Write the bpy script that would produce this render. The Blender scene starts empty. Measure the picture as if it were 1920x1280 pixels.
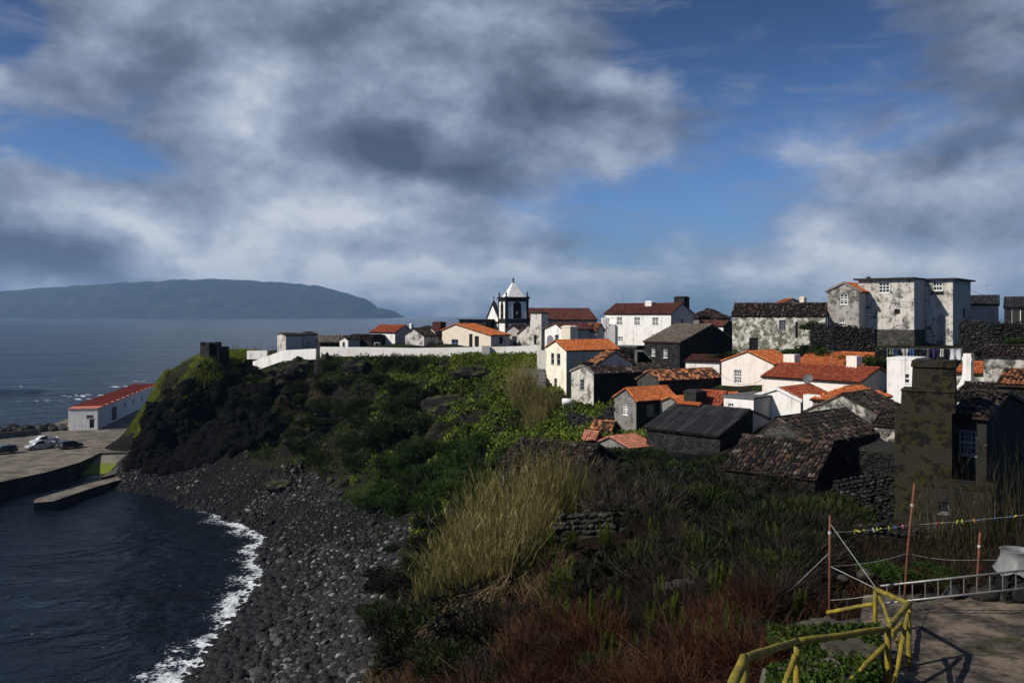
import bpy, math, random
import numpy as np
from mathutils import Vector, Matrix, noise as mnoise
from mathutils.geometry import tessellate_polygon

random.seed(11)
RNG = np.random.default_rng(11)
scene = bpy.context.scene
COL = scene.collection
R = math.radians

# ------------------------------------------------------------------ camera
F, CX, HY, HC = 1600.0, 960.0, 590.0, 27.0      # focal length in photo pixels, optical axis, horizon row, eye height
cam_d = bpy.data.cameras.new('camera')
cam_d.sensor_width = 36.0
cam_d.lens = 36.0 * F / 1920.0
cam_d.shift_y = -(640.0 - HY) / 1920.0
cam_d.clip_start = 0.1
cam_d.clip_end = 60000.0
cam = bpy.data.objects.new('camera', cam_d)
cam.location = (0, 0, HC)
cam.rotation_euler = (R(90), 0, 0)
COL.objects.link(cam)
scene.camera = cam

# ------------------------------------------------------------------ light
SUN_EL, SUN_PHI = R(37), R(24)                   # sun to the left of the view, a little behind the eye
sdir = Vector((-math.cos(SUN_PHI) * math.cos(SUN_EL), -math.sin(SUN_PHI) * math.cos(SUN_EL), math.sin(SUN_EL)))
sun_d = bpy.data.lights.new('sun', 'SUN')
sun_d.energy = 5.0
sun_d.angle = R(0.53)
sun_d.color = (1.0, 0.93, 0.82)
sun = bpy.data.objects.new('sun', sun_d)
sun.rotation_euler = sdir.to_track_quat('Z', 'Y').to_euler()
sun.location = (-60, -30, 90)
COL.objects.link(sun)

scene.view_settings.view_transform = 'Standard'
scene.view_settings.look = 'None'
scene.view_settings.gamma = 1.0
scene.view_settings.exposure = 0.0
scene.view_settings.use_curve_mapping = False
scene.cycles.max_bounces = 5
scene.cycles.diffuse_bounces = 2
scene.cycles.glossy_bounces = 2
scene.cycles.transmission_bounces = 2
scene.cycles.volume_bounces = 0
scene.cycles.transparent_max_bounces = 6
scene.cycles.use_adaptive_sampling = True
scene.cycles.adaptive_threshold = 0.02
scene.cycles.use_denoising = True
scene.cycles.sample_clamp_indirect = 4.0

# ------------------------------------------------------------------ sky: NISHITA with a broken cloud deck
world = bpy.data.worlds.new('World')
scene.world = world
world.use_nodes = True


class NT:
    """tiny node-tree writer"""
    def __init__(s, tree):
        s.t = tree
        s.t.nodes.clear()

    def n(s, typ, ins=None, **kw):
        nd = s.t.nodes.new(typ)
        for k, v in kw.items():
            setattr(nd, k, v)
        for k, v in (ins or {}).items():
            if isinstance(v, bpy.types.NodeSocket):
                s.t.links.new(v, nd.inputs[k])
            else:
                nd.inputs[k].default_value = v
        return nd

    def math(s, op, a, b=0.0, c=None, clamp=False):
        ins = {0: a, 1: b}
        if c is not None:
            ins[2] = c
        return s.n('ShaderNodeMath', ins, operation=op, use_clamp=clamp).outputs[0]

    def noise(s, vec, scale, detail=4.0, rough=0.55, dist=0.0, dim='3D'):
        return s.n('ShaderNodeTexNoise', {'Vector': vec, 'Scale': scale, 'Detail': detail, 'Roughness': rough, 'Distortion': dist},
                   noise_dimensions=dim).outputs['Fac']

    def ramp(s, fac, stops, interp='LINEAR'):
        nd = s.n('ShaderNodeValToRGB', {'Fac': fac})
        nd.color_ramp.interpolation = interp
        el = nd.color_ramp.elements
        while len(el) < len(stops):
            el.new(0.5)
        for e, (p, c) in zip(el, stops):
            e.position = p
            e.color = (c[0], c[1], c[2], 1.0) if not isinstance(c, (int, float)) else (c, c, c, 1.0)
        return nd.outputs['Color']

    def mix(s, fac, a, b, blend='MIX'):
        nd = s.n('ShaderNodeMix', data_type='RGBA', blend_type=blend)
        for k, v in ((0, fac), (6, a), (7, b)):
            if isinstance(v, bpy.types.NodeSocket):
                s.t.links.new(v, nd.inputs[k])
            elif isinstance(v, (int, float)):
                nd.inputs[k].default_value = v
            else:
                nd.inputs[k].default_value = (v[0], v[1], v[2], 1.0)
        return nd.outputs[2]

    def smooth(s, v, lo, hi, a=0.0, b=1.0):
        return s.n('ShaderNodeMapRange', {'Value': v, 'From Min': lo, 'From Max': hi, 'To Min': a, 'To Max': b},
                   interpolation_type='SMOOTHSTEP').outputs['Result']


def build_sky():
    w = NT(world.node_tree)
    out = w.n('ShaderNodeOutputWorld')
    bg = w.n('ShaderNodeBackground', {'Strength': 0.070})
    sky = w.n('ShaderNodeTexSky', sky_type='NISHITA')
    sky.sun_disc = False
    sky.sun_elevation = SUN_EL
    sky.sun_rotation = math.atan2(sdir.x, sdir.y)
    sky.altitude = 30
    sky.air_density = 1.0
    sky.dust_density = 1.2
    sky.ozone_density = 3.0
    d = w.n('ShaderNodeTexCoord').outputs['Generated']
    sep = w.n('ShaderNodeSeparateXYZ', {0: d})
    az = w.math('ARCTAN2', sep.outputs[0], sep.outputs[1])
    el = w.math('ARCSINE', sep.outputs[2])
    P = w.n('ShaderNodeCombineXYZ', {0: az, 1: el, 2: 0.0}).outputs[0]
    # warped coordinates keep the cloud edges ragged
    sc = w.n('ShaderNodeVectorMath', {0: d, 1: (1.0, 1.0, 1.5)}, operation='MULTIPLY').outputs[0]
    wn = w.n('ShaderNodeTexNoise', {'Vector': sc, 'Scale': 5.0, 'Detail': 4.0, 'Roughness': 0.6}).outputs['Color']
    wv = w.n('ShaderNodeVectorMath', {0: wn, 1: (0.5, 0.5, 0.5)}, operation='SUBTRACT').outputs[0]
    wv = w.n('ShaderNodeVectorMath', {0: wv, 1: (0.17, 0.10, 0.0)}, operation='MULTIPLY').outputs[0]
    PW = w.n('ShaderNodeVectorMath', {0: P, 1: wv}, operation='ADD').outputs[0]

    def blob(px, py, sx, sy, rot, amp):
        dx = (px - CX) / F
        loc = (math.atan(dx), math.atan((HY - py) / F / math.hypot(1, dx)), 0)
        m = w.n('ShaderNodeMapping', {'Vector': PW, 'Location': loc, 'Rotation': (0, 0, R(rot)), 'Scale': (sx / F, sy / F, 1)}, vector_type='TEXTURE')
        l = w.n('ShaderNodeVectorMath', {0: m.outputs[0]}, operation='LENGTH').outputs['Value']
        return w.smooth(l, 0.0, 1.0, amp, 0.0)

    def total(lst, start):
        s = start
        for b in lst:
            s = w.math('ADD', s, blob(*b))
        return s
    # where there is cloud (+) and where the blue shows (-)
    cover = total([
        (420, 90, 760, 320, -8, .80), (640, 330, 560, 230, -22, .75), (930, 130, 540, 220, -12, .80), (110, 440, 420, 160, -18, 1.1),
        (380, 515, 560, 80, -8, .85), (620, 430, 560, 140, 0, .60), (1820, 360, 480, 260, 0, .30), (1860, 80, 320, 240, 0, .42), (1320, 480, 800, 110, 0, .22),
        (1100, 290, 300, 140, 0, .42), (1480, 492, 180, 26, 0, .40), (1450, 215, 420, 60, -14, .10),
        (1400, 80, 360, 130, -10, -.65), (1300, 330, 330, 130, -12, -.42), (60, 265, 260, 80, 0, -.60), (270, 170, 130, 60, 20, -.45),
        (10, 30, 110, 90, 0, -.9), (1130, 385, 330, 70, 0, -.22)], 0.28)
    n1 = w.noise(sc, 3.4, 7.0, 0.59)
    cover = w.math('ADD', cover, w.math('MULTIPLY', w.math('SUBTRACT', n1, 0.5), 1.7))
    stv = w.n('ShaderNodeVectorMath', {0: d, 1: (1.6, 1.6, 6.5)}, operation='MULTIPLY').outputs[0]
    n4 = w.noise(stv, 3.0, 6.0, 0.62, 0.6)
    cover = w.math('ADD', cover, w.math('MULTIPLY', w.math('SUBTRACT', n4, 0.5), 1.3))
    mask = w.smooth(cover, 0.14, 0.80, 0.0, 0.95)
    # how bright the cloud is: sunlit tops, grey bases
    lum = total([
        (420, 120, 330, 150, -40, 0.161), (455, 225, 150, 150, -40, 0.341), (470, 60, 220, 90, 0, 0.062), (600, 175, 220, 80, -25, 0.136),
        (110, 360, 230, 75, -18, 0.372), (300, 425, 190, 55, -25, 0.341), (620, 345, 280, 90, 0, 0.099), (500, 400, 360, 110, 0, 0.211),
        (800, 20, 200, 60, 0, 0.099), (900, 248, 220, 40, -8, 0.186), (560, 440, 420, 90, 0, 0.186), (1800, 400, 360, 160, 0, 0.099), (1200, 500, 800, 110, 0, 0.248), (1160, 300, 200, 70, 0, 0.112),
        (740, 285, 260, 85, -10, -.34), (870, 345, 210, 50, -5, -.22), (1020, 160, 340, 80, -12, -.34), (960, 555, 1900, 110, 0, 0.62), (110, 495, 460, 75, -12, -.62),
        (480, 558, 440, 36, -6, -.34), (620, 30, 260, 70, 0, -.14), (1240, 10, 300, 80, 0, -.24), (1790, 300, 120, 55, 20, -.30), (1860, 100, 300, 200, 0, -.22),
        (120, 30, 240, 90, 0, -.12)], 0.45)
    n2 = w.noise(sc, 6.5, 6.0, 0.56)
    off = w.n('ShaderNodeVectorMath', {0: sc, 1: (-0.03, 0.0, 0.05)}, operation='ADD').outputs[0]
    n3 = w.noise(off, 6.5, 6.0, 0.56)
    lum = w.math('ADD', lum, w.math('MULTIPLY', w.math('SUBTRACT', n2, n3), 1.25))
    lum = w.math('ADD', lum, w.math('MULTIPLY', w.math('SUBTRACT', n2, 0.5), 0.35))
    lum = w.math('ADD', lum, w.math('MULTIPLY', w.math('SUBTRACT', n1, 0.5), 0.55))
    ccol = w.ramp(lum, [(0.0, (1.0, 1.3, 2.0)), (0.30, (2.0, 2.5, 3.6)), (0.55, (3.7, 4.4, 6.0)), (0.80, (6.2, 7.0, 8.6)), (1.0, (9.6, 10.0, 11.0))])
    deep = w.n('ShaderNodeVectorMath', {0: sky.outputs[0], 1: (0.60, 0.86, 1.32)}, operation='MULTIPLY').outputs[0]
    dk = w.smooth(el, 0.10, 0.36, 1.12, 0.55)
    deep = w.n('ShaderNodeVectorMath', {0: deep, 3: dk}, operation='SCALE').outputs[0]
    wisp = w.smooth(w.noise(stv, 5.5, 6.0, 0.66, 0.8), 0.47, 0.78, 0.0, 0.55)
    deep = w.mix(wisp, deep, (3.0, 3.7, 5.3))
    col = w.mix(mask, deep, ccol)
    w.t.links.new(col, bg.inputs['Color'])
    w.t.links.new(bg.outputs[0], out.inputs['Surface'])


build_sky()
world.cycles.sampling_method = 'MANUAL'
world.cycles.sample_map_resolution = 256


# ------------------------------------------------------------------ helpers
def PT(px, py, Y):
    """photo pixel at a chosen distance -> place in the world"""
    return Vector(((px - CX) / F * Y, Y, HC - (py - HY) / F * Y))


def PZ(px, py, z):
    Y = F * (HC - z) / (py - HY)
    return Vector(((px - CX) / F * Y, Y, z))


class MB:
    def __init__(s):
        s.v, s.f, s.m = [], [], []

    def add(s, verts, faces, mi=0):
        b = len(s.v)
        s.v.extend([tuple(p) for p in verts])
        for f in faces:
            s.f.append([i + b for i in f])
            s.m.append(mi)
        return s

    def box(s, x0, x1, y0, y1, z0, z1, mi=0):
        return s.add([(x0, y0, z0), (x1, y0, z0), (x1, y1, z0), (x0, y1, z0), (x0, y0, z1), (x1, y0, z1), (x1, y1, z1), (x0, y1, z1)],
                     [(0, 3, 2, 1), (4, 5, 6, 7), (0, 1, 5, 4), (1, 2, 6, 5), (2, 3, 7, 6), (3, 0, 4, 7)], mi)

    def frustum(s, b, t, mi=0):
        """b,t = (x0,x1,y0,y1,z)"""
        (a0, a1, a2, a3, az), (c0, c1, c2, c3, cz) = b, t
        return s.add([(a0, a2, az), (a1, a2, az), (a1, a3, az), (a0, a3, az), (c0, c2, cz), (c1, c2, cz), (c1, c3, cz), (c0, c3, cz)],
                     [(0, 3, 2, 1), (4, 5, 6, 7), (0, 1, 5, 4), (1, 2, 6, 5), (2, 3, 7, 6), (3, 0, 4, 7)], mi)

    def tube(s, pts, rad, n=6, mi=0, cap=True):
        pts = [Vector(p) for p in pts]
        if isinstance(rad, (int, float)):
            rad = [rad] * len(pts)
        b = len(s.v)
        for i, p in enumerate(pts):
            d = (pts[min(i + 1, len(pts) - 1)] - pts[max(i - 1, 0)])
            d = d.normalized() if d.length > 1e-9 else Vector((0, 0, 1))
            a = d.cross(Vector((0, 0, 1)) if abs(d.z) < 0.9 else Vector((1, 0, 0))).normalized()
            c = d.cross(a)
            for k in range(n):
                t = 2 * math.pi * k / n
                s.v.append(tuple(p + (a * math.cos(t) + c * math.sin(t)) * rad[i]))
        for i in range(len(pts) - 1):
            for k in range(n):
                k2 = (k + 1) % n
                s.f.append([b + i * n + k, b + i * n + k2, b + (i + 1) * n + k2, b + (i + 1) * n + k])
                s.m.append(mi)
        if cap:
            s.f.append([b + k for k in range(n)][::-1]); s.m.append(mi)
            e = b + (len(pts) - 1) * n
            s.f.append([e + k for k in range(n)]); s.m.append(mi)
        return s

    def lathe(s, prof, n=12, cx=0, cy=0, mi=0):
        b = len(s.v)
        for r_, z in prof:
            for k in range(n):
                t = 2 * math.pi * k / n
                s.v.append((cx + r_ * math.cos(t), cy + r_ * math.sin(t), z))
        for i in range(len(prof) - 1):
            for k in range(n):
                k2 = (k + 1) % n
                s.f.append([b + i * n + k, b + i * n + k2, b + (i + 1) * n + k2, b + (i + 1) * n + k]); s.m.append(mi)
        s.f.append([b + k for k in range(n)][::-1]); s.m.append(mi)
        e = b + (len(prof) - 1) * n
        s.f.append([e + k for k in range(n)]); s.m.append(mi)
        return s

    def mesh(s, name, mats, smooth=False):
        me = bpy.data.meshes.new(name)
        me.from_pydata(s.v, [], s.f)
        if not isinstance(mats, (list, tuple)):
            mats = [mats]
        for m in mats:
            me.materials.append(m)
        if len(mats) > 1:
            me.polygons.foreach_set('material_index', np.array(s.m, dtype=np.int32))
        if smooth:
            me.polygons.foreach_set('use_smooth', np.ones(len(me.polygons), dtype=bool))
        me.update()
        return me


def link(name, me, parent=None, **props):
    o = bpy.data.objects.new(name, me)
    COL.objects.link(o)
    if parent is not None:
        o.parent = parent
    for k, v in props.items():
        if v is not None:
            o[k] = v
    return o


def obj(name, mb, mats, parent=None, smooth=False, **props):
    return link(name, mb.mesh(name, mats, smooth), parent, **props)


def thing(name, label, cat, loc=(0, 0, 0), rz=0.0, group=None):
    o = link(name, None, None, label=label, category=cat, group=group)
    o.location = loc
    o.rotation_euler = (0, 0, rz)
    return o


def np_mesh(name, V, Fq, mats, smooth=False, attr=None, dom='FACE'):
    """fast mesh from numpy arrays; Fq is (n,3) or (n,4)"""
    me = bpy.data.meshes.new(name)
    V = np.ascontiguousarray(V, dtype=np.float32)
    Fq = np.ascontiguousarray(Fq, dtype=np.int32)
    n, k = Fq.shape
    me.vertices.add(len(V))
    me.vertices.foreach_set('co', V.ravel())
    me.loops.add(n * k)
    me.loops.foreach_set('vertex_index', Fq.ravel())
    me.polygons.add(n)
    me.polygons.foreach_set('loop_start', np.arange(0, n * k, k, dtype=np.int32))
    me.polygons.foreach_set('loop_total', np.full(n, k, dtype=np.int32))
    if smooth:
        me.polygons.foreach_set('use_smooth', np.ones(n, dtype=bool))
    me.update(calc_edges=True)
    for m in (mats if isinstance(mats, (list, tuple)) else [mats]):
        me.materials.append(m)
    for an, arr in (attr or {}).items():
        a = me.attributes.new(an, 'FLOAT', dom)
        a.data.foreach_set('value', np.ascontiguousarray(arr, dtype=np.float32))
    return me


# ------------------------------------------------------------------ materials
def new_mat(name):
    m = bpy.data.materials.new(name)
    m.use_nodes = True
    w = NT(m.node_tree)
    out = w.n('ShaderNodeOutputMaterial')
    b = w.n('ShaderNodeBsdfPrincipled')
    w.t.links.new(b.outputs[0], out.inputs[0])
    return m, w, b


def setb(w, b, col=None, rough=None, spec=None, metal=None, bump=None, bstr=0.4, bdist=0.05):
    for key, v in (('Base Color', col), ('Roughness', rough), ('Specular IOR Level', spec), ('Metallic', metal)):
        if v is None:
            continue
        if isinstance(v, bpy.types.NodeSocket):
            w.t.links.new(v, b.inputs[key])
        elif isinstance(v, (int, float)):
            b.inputs[key].default_value = v
        else:
            b.inputs[key].default_value = (v[0], v[1], v[2], 1)
    if bump is not None:
        bn = w.n('ShaderNodeBump', {'Height': bump, 'Strength': bstr, 'Distance': bdist})
        w.t.links.new(bn.outputs[0], b.inputs['Normal'])


def coords(w):
    return w.n('ShaderNodeTexCoord').outputs['Object']


def plain(name, c1, c2=None, scale=3.0, rough=0.8, spec=0.3, metal=0.0, bstr=0.25):
    m, w, b = new_mat(name)
    c2 = c2 or tuple(x * 0.7 for x in c1)
    n = w.noise(coords(w), scale, 5.0, 0.6)
    setb(w, b, w.mix(w.smooth(n, 0.35, 0.65), c1, c2), rough, spec, metal, n, bstr, 0.02)
    return m


def plaster(name, base, stain, amt=0.3, scale=0.9, dark=None, darkamt=0.0, streak=0.35, bare=None):
    """limewash: large stains, vertical runs below eaves and sills, optional lost patches with the rubble showing"""
    m, w, b = new_mat(name)
    c = coords(w)
    n = w.noise(c, scale, 7.0, 0.62, 0.4)
    st = w.n('ShaderNodeVectorMath', {0: c, 1: (2.6, 2.6, 0.18)}, operation='MULTIPLY').outputs[0]
    ns = w.noise(st, 1.2, 4.0, 0.6)
    fine = w.noise(c, 9.0, 5.0, 0.65)
    f = w.math('ADD', w.math('MULTIPLY', n, 1.0 - streak), w.math('MULTIPLY', ns, streak))
    mask = w.smooth(f, 0.62 - 0.30 * amt, 0.80 - 0.26 * amt)
    col = w.mix(mask, base, stain)
    col = w.mix(w.smooth(fine, 0.35, 0.75, 0.0, 0.16), col, tuple(x * 0.72 for x in base))
    hgt = fine
    if darkamt > 0:
        n2 = w.noise(c, scale * 2.3, 9.0, 0.72, 0.6)
        m2 = w.smooth(w.math('ADD', n2, w.math('MULTIPLY', w.math('SUBTRACT', n, 0.5), 0.7)), 0.70 - 0.28 * darkamt, 0.76 - 0.26 * darkamt)
        dk = dark or (0.05, 0.05, 0.048)
        if bare:
            vo = w.n('ShaderNodeTexVoronoi', {'Vector': c, 'Scale': 3.2}, feature='F1')
            dk = w.mix(w.smooth(vo.outputs['Distance'], 0.15, 0.5), dk, bare)
        col = w.mix(m2, col, dk)
        hgt = w.math('SUBTRACT', fine, w.math('MULTIPLY', m2, 0.8))
    setb(w, b, col, 0.92, 0.15, 0, hgt, 0.35, 0.03)
    return m


def rubble(name, c1, c2, mortar, scale=2.6, bstr=0.9, mw=0.06, lichen=None):
    m, w, b = new_mat(name)
    c = coords(w)
    wn = w.n('ShaderNodeTexNoise', {'Vector': c, 'Scale': 2.5, 'Detail': 3.0}).outputs['Color']
    cc = w.n('ShaderNodeVectorMath', {0: wn, 1: (0.12, 0.12, 0.12)}, operation='MULTIPLY').outputs[0]
    cc = w.n('ShaderNodeVectorMath', {0: c, 1: cc}, operation='ADD').outputs[0]
    cc = w.n('ShaderNodeVectorMath', {0: cc, 1: (1.0, 1.0, 1.35)}, operation='MULTIPLY').outputs[0]
    vo = w.n('ShaderNodeTexVoronoi', {'Vector': cc, 'Scale': scale}, feature='F1')
    ve = w.n('ShaderNodeTexVoronoi', {'Vector': cc, 'Scale': scale}, feature='DISTANCE_TO_EDGE')
    sp = w.n('ShaderNodeSeparateXYZ', {0: vo.outputs['Color']})
    col = w.mix(sp.outputs[0], c1, c2)
    n = w.noise(c, 1.1, 5.0, 0.6)
    edge = w.smooth(ve.outputs['Distance'], 0.0, mw)
    mm = w.math('MULTIPLY', w.math('SUBTRACT', 1.0, edge), w.smooth(n, 0.40, 0.62))
    col = w.mix(mm, col, mortar)
    fine = w.noise(c, 14.0, 4.0, 0.6)
    if lichen:
        col = w.mix(w.smooth(w.noise(c, 2.0, 8.0, 0.7), 0.56, 0.66), col, lichen)
    col = w.mix(w.smooth(fine, 0.4, 0.8, 0, 0.4), col, tuple(x * 1.8 for x in c2))
    hh = w.math('ADD', w.smooth(ve.outputs['Distance'], 0.0, 0.16), w.math('MULTIPLY', fine, 0.3))
    setb(w, b, col, 0.9, 0.2, 0, hh, bstr, 0.10)
    return m


def attr_mat(name, stops, an='rnd', nscale=1.5, namt=0.35, rough=0.85, spec=0.2, lichen=None, lamt=0.5, sub=0.0):
    """colour picked per piece (face attribute) plus a slow drift over the object"""
    m, w, b = new_mat(name)
    c = coords(w)
    a = w.n('ShaderNodeAttribute', attribute_name=an).outputs['Fac']
    n = w.noise(c, nscale, 5.0, 0.6)
    f = w.math('ADD', a, w.math('MULTIPLY', w.math('SUBTRACT', n, 0.5), namt * 2.0))
    col = w.ramp(f, stops)
    if lichen:
        ln = w.noise(c, 2.2, 9.0, 0.72, 0.5)
        col = w.mix(w.smooth(ln, 0.70 - 0.3 * lamt, 0.80 - 0.3 * lamt), col, lichen)
    fine = w.noise(c, 18.0, 4.0, 0.6)
    setb(w, b, col, rough, spec, 0, fine, 0.3, 0.02)
    return m


M = {}
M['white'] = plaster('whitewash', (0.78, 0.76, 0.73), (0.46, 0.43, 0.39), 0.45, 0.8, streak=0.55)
M['cream'] = plaster('cream_wash', (0.80, 0.75, 0.62), (0.55, 0.48, 0.34), 0.50, 0.7, streak=0.55)
M['pinkwhite'] = plaster('pinkish_wash', (0.78, 0.70, 0.64), (0.52, 0.45, 0.40), 0.42, 0.7, streak=0.55)
M['beige'] = plaster('beige_wash', (0.66, 0.58, 0.47), (0.46, 0.40, 0.32), 0.35)
M['grey_and_shade'] = plaster('grey_and_shade_wash', (0.45, 0.43, 0.40), (0.28, 0.27, 0.25), 0.45, 1.1)  # grey paint, and the painted-in shade on right faces of pale houses
M['stained'] = plaster('stained_wash', (0.56, 0.53, 0.48), (0.24, 0.23, 0.21), 0.62, 0.7, (0.05, 0.05, 0.046), 0.62, 0.4, (0.13, 0.13, 0.12))
M['stained_dark'] = plaster('stained_grey_wash', (0.36, 0.34, 0.31), (0.15, 0.145, 0.13), 0.7, 0.8, (0.04, 0.04, 0.037), 0.72, 0.4, (0.10, 0.10, 0.09))
M['ruined'] = plaster('ruined_wash', (0.50, 0.47, 0.42), (0.16, 0.15, 0.13), 0.75, 0.8, (0.022, 0.022, 0.020), 0.85, 0.3, (0.09, 0.088, 0.08))
M['lichened'] = plaster('lichened_wash', (0.66, 0.64, 0.58), (0.17, 0.165, 0.11), 0.75, 1.0, (0.05, 0.052, 0.026), 0.80, 0.2, (0.16, 0.15, 0.12))
M['cement'] = plaster('bare_cement', (0.21, 0.20, 0.185), (0.10, 0.098, 0.09), 0.6, 1.0, (0.045, 0.045, 0.04), 0.35, 0.45)
M['mossy'] = plaster('mossy_render', (0.026, 0.024, 0.018), (0.036, 0.029, 0.004), 0.70, 1.1, (0.008, 0.008, 0.007), 0.72, 0.15)
M['moss_and_shade'] = plaster('moss_and_shade_render', (0.026, 0.025, 0.021), (0.009, 0.009, 0.008), 0.6, 0.8, (0.085, 0.08, 0.072), 0.34, 0.15)
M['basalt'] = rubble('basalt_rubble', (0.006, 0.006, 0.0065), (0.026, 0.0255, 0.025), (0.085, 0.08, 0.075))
M['basalt_dark'] = rubble('basalt_drystone_shade', (0.005, 0.005, 0.005), (0.018, 0.0175, 0.0165), (0.002, 0.002, 0.002), 2.4, 1.0, 0.09)  # dry stone, and right faces of basalt houses with their shade painted in
M['basalt_light'] = rubble('basalt_lichen', (0.018, 0.018, 0.017), (0.07, 0.068, 0.062), (0.16, 0.15, 0.13), 3.0, 0.8, 0.07, (0.13, 0.125, 0.10))
M['black_trim'] = plain('basalt_trim', (0.018, 0.018, 0.020), (0.010, 0.010, 0.011), 4, 0.7)
M['roof_slab'] = plain('roof_underside', (0.05, 0.028, 0.02), (0.02, 0.014, 0.012), 2)
M['flatroof'] = plain('cement_roof', (0.13, 0.13, 0.135), (0.09, 0.09, 0.092), 1.4)
M['darkroof'] = plain('bitumen_roof', (0.022, 0.022, 0.024), (0.014, 0.014, 0.015), 2)
M['frame_white'] = plain('window_paint', (0.80, 0.80, 0.78), (0.7, 0.7, 0.68), 6, 0.5)
M['frame_grey'] = plain('grey_window_paint', (0.20, 0.21, 0.22), (0.15, 0.155, 0.16), 6, 0.5)
M['frame_green'] = plain('green_window_paint', (0.16, 0.22, 0.17), (0.12, 0.17, 0.13), 6, 0.5)
M['frame_blue'] = plain('blue_window_paint', (0.10, 0.16, 0.34), (0.08, 0.13, 0.28), 6, 0.5)
M['door_dark'] = plain('dark_door_paint', (0.03, 0.025, 0.022), (0.02, 0.017, 0.015), 5, 0.6)
M['door_grey'] = plain('weathered_door', (0.16, 0.15, 0.14), (0.09, 0.085, 0.08), 5, 0.7)
m, w, b = new_mat('window_glass')
setb(w, b, (0.012, 0.015, 0.02), 0.08, 0.6)
M['glass'] = m
M['void'] = plain('interior_shade', (0.006, 0.006, 0.006), (0.004, 0.004, 0.004), 2)  # near-black that paints the shade inside openings
M['t_orange'] = attr_mat('tiles_orange', [(0.0, (0.34, 0.090, 0.026)), (0.5, (0.45, 0.125, 0.036)), (1.0, (0.55, 0.18, 0.06))], namt=0.25, lichen=(0.10, 0.05, 0.03), lamt=0.25)
M['t_deep'] = attr_mat('tiles_deep_red', [(0.0, (0.20, 0.045, 0.02)), (0.5, (0.28, 0.064, 0.027)), (1.0, (0.34, 0.09, 0.038))], namt=0.25, lichen=(0.07, 0.03, 0.024), lamt=0.25)
M['t_brown'] = attr_mat('tiles_brown_red', [(0.0, (0.055, 0.020, 0.017)), (0.5, (0.10, 0.032, 0.025)), (1.0, (0.15, 0.055, 0.042))], namt=0.3, lichen=(0.05, 0.035, 0.03), lamt=0.3)
M['t_mixed'] = attr_mat('tiles_mixed', [(0.0, (0.018, 0.015, 0.013)), (0.38, (0.05, 0.03, 0.022)), (0.55, (0.25, 0.085, 0.034)), (1.0, (0.48, 0.20, 0.09))], nscale=0.7, namt=0.75)
M['t_old'] = attr_mat('tiles_blackened', [(0.0, (0.007, 0.006, 0.006)), (0.6, (0.024, 0.018, 0.015)), (0.85, (0.06, 0.032, 0.024)), (1.0, (0.15, 0.12, 0.10))], nscale=0.8, namt=0.4, lichen=(0.018, 0.018, 0.008), lamt=0.35)
M['t_ruin'] = attr_mat('tiles_ruinous', [(0.0, (0.006, 0.006, 0.0055)), (0.5, (0.020, 0.017, 0.014)), (0.78, (0.050, 0.038, 0.030)), (0.92, (0.085, 0.045, 0.03)), (1.0, (0.13, 0.11, 0.09))], nscale=0.8, namt=0.3, lichen=(0.02, 0.02, 0.008), lamt=0.3)
M['t_grey'] = attr_mat('tiles_greybrown', [(0.0, (0.10, 0.085, 0.07)), (0.5, (0.15, 0.125, 0.10)), (1.0, (0.20, 0.17, 0.14))], namt=0.3)
M['t_black'] = attr_mat('sheets_black', [(0.0, (0.016, 0.016, 0.017)), (0.7, (0.028, 0.028, 0.030)), (1.0, (0.05, 0.05, 0.052))], namt=0.3, rough=0.7)
M['t_pink'] = attr_mat('tiles_pinkish', [(0.0, (0.28, 0.10, 0.06)), (0.5, (0.36, 0.135, 0.085)), (1.0, (0.44, 0.18, 0.12))], namt=0.25)

# ------------------------------------------------------------------ terrain height field
def fbm(x, y, oct=4, seed=0.0, gain=0.5):
    """cheap value-noise fbm on numpy arrays, range about -1..1"""
    out = np.zeros_like(x, dtype=np.float64)
    amp, tot = 1.0, 0.0
    for o in range(oct):
        f = 2.0 ** o
        X, Yv = x * f + seed * 17.3 + o * 5.7, y * f + seed * 9.1 - o * 3.3
        xi, yi = np.floor(X), np.floor(Yv)
        fx, fy = X - xi, Yv - yi
        fx, fy = fx * fx * (3 - 2 * fx), fy * fy * (3 - 2 * fy)

        def h(a, b_):
            s_ = np.sin(a * 127.1 + b_ * 311.7 + seed * 74.7) * 43758.5453
            return s_ - np.floor(s_)
        v = (h(xi, yi) * (1 - fx) + h(xi + 1, yi) * fx) * (1 - fy) + (h(xi, yi + 1) * (1 - fx) + h(xi + 1, yi + 1) * fx) * fy
        out += amp * (v * 2 - 1)
        tot += amp
        amp *= gain
    return out / tot


SHORE = [(-60, 130), (-51.6, 126), (-40, 115), (-29.6, 103), (-25.3, 88), (-24.5, 80), (-23.9, 72), (-23.7, 65.5), (-24.6, 58), (-26, 45), (-28, 30)]
CP = [(x, y, -0.05) for x, y in SHORE]
CP += [(-80, 128, -3), (-62, 118, -3), (-50, 100, -3), (-38, 88, -2.5), (-37, 72, -2.5), (-38, 55, -3), (-42, 35, -3), (-70, 90, -4), (-90, 100, -4), (-60, 60, -4)]
FOOT = [(256, 872, 3.0), (330, 862, 3.0), (400, 850, 3.3), (450, 842, 3.4), (515, 845, 3.6), (548, 848, 5), (600, 885, 5), (650, 930, 5), (700, 962, 4.8), (760, 975, 5), (830, 958, 6),
        (790, 1010, 5), (772, 1075, 5), (722, 1150, 5), (703, 1230, 5), (693, 1300, 5)]
CP += [tuple(PZ(*p)) for p in FOOT]
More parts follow.
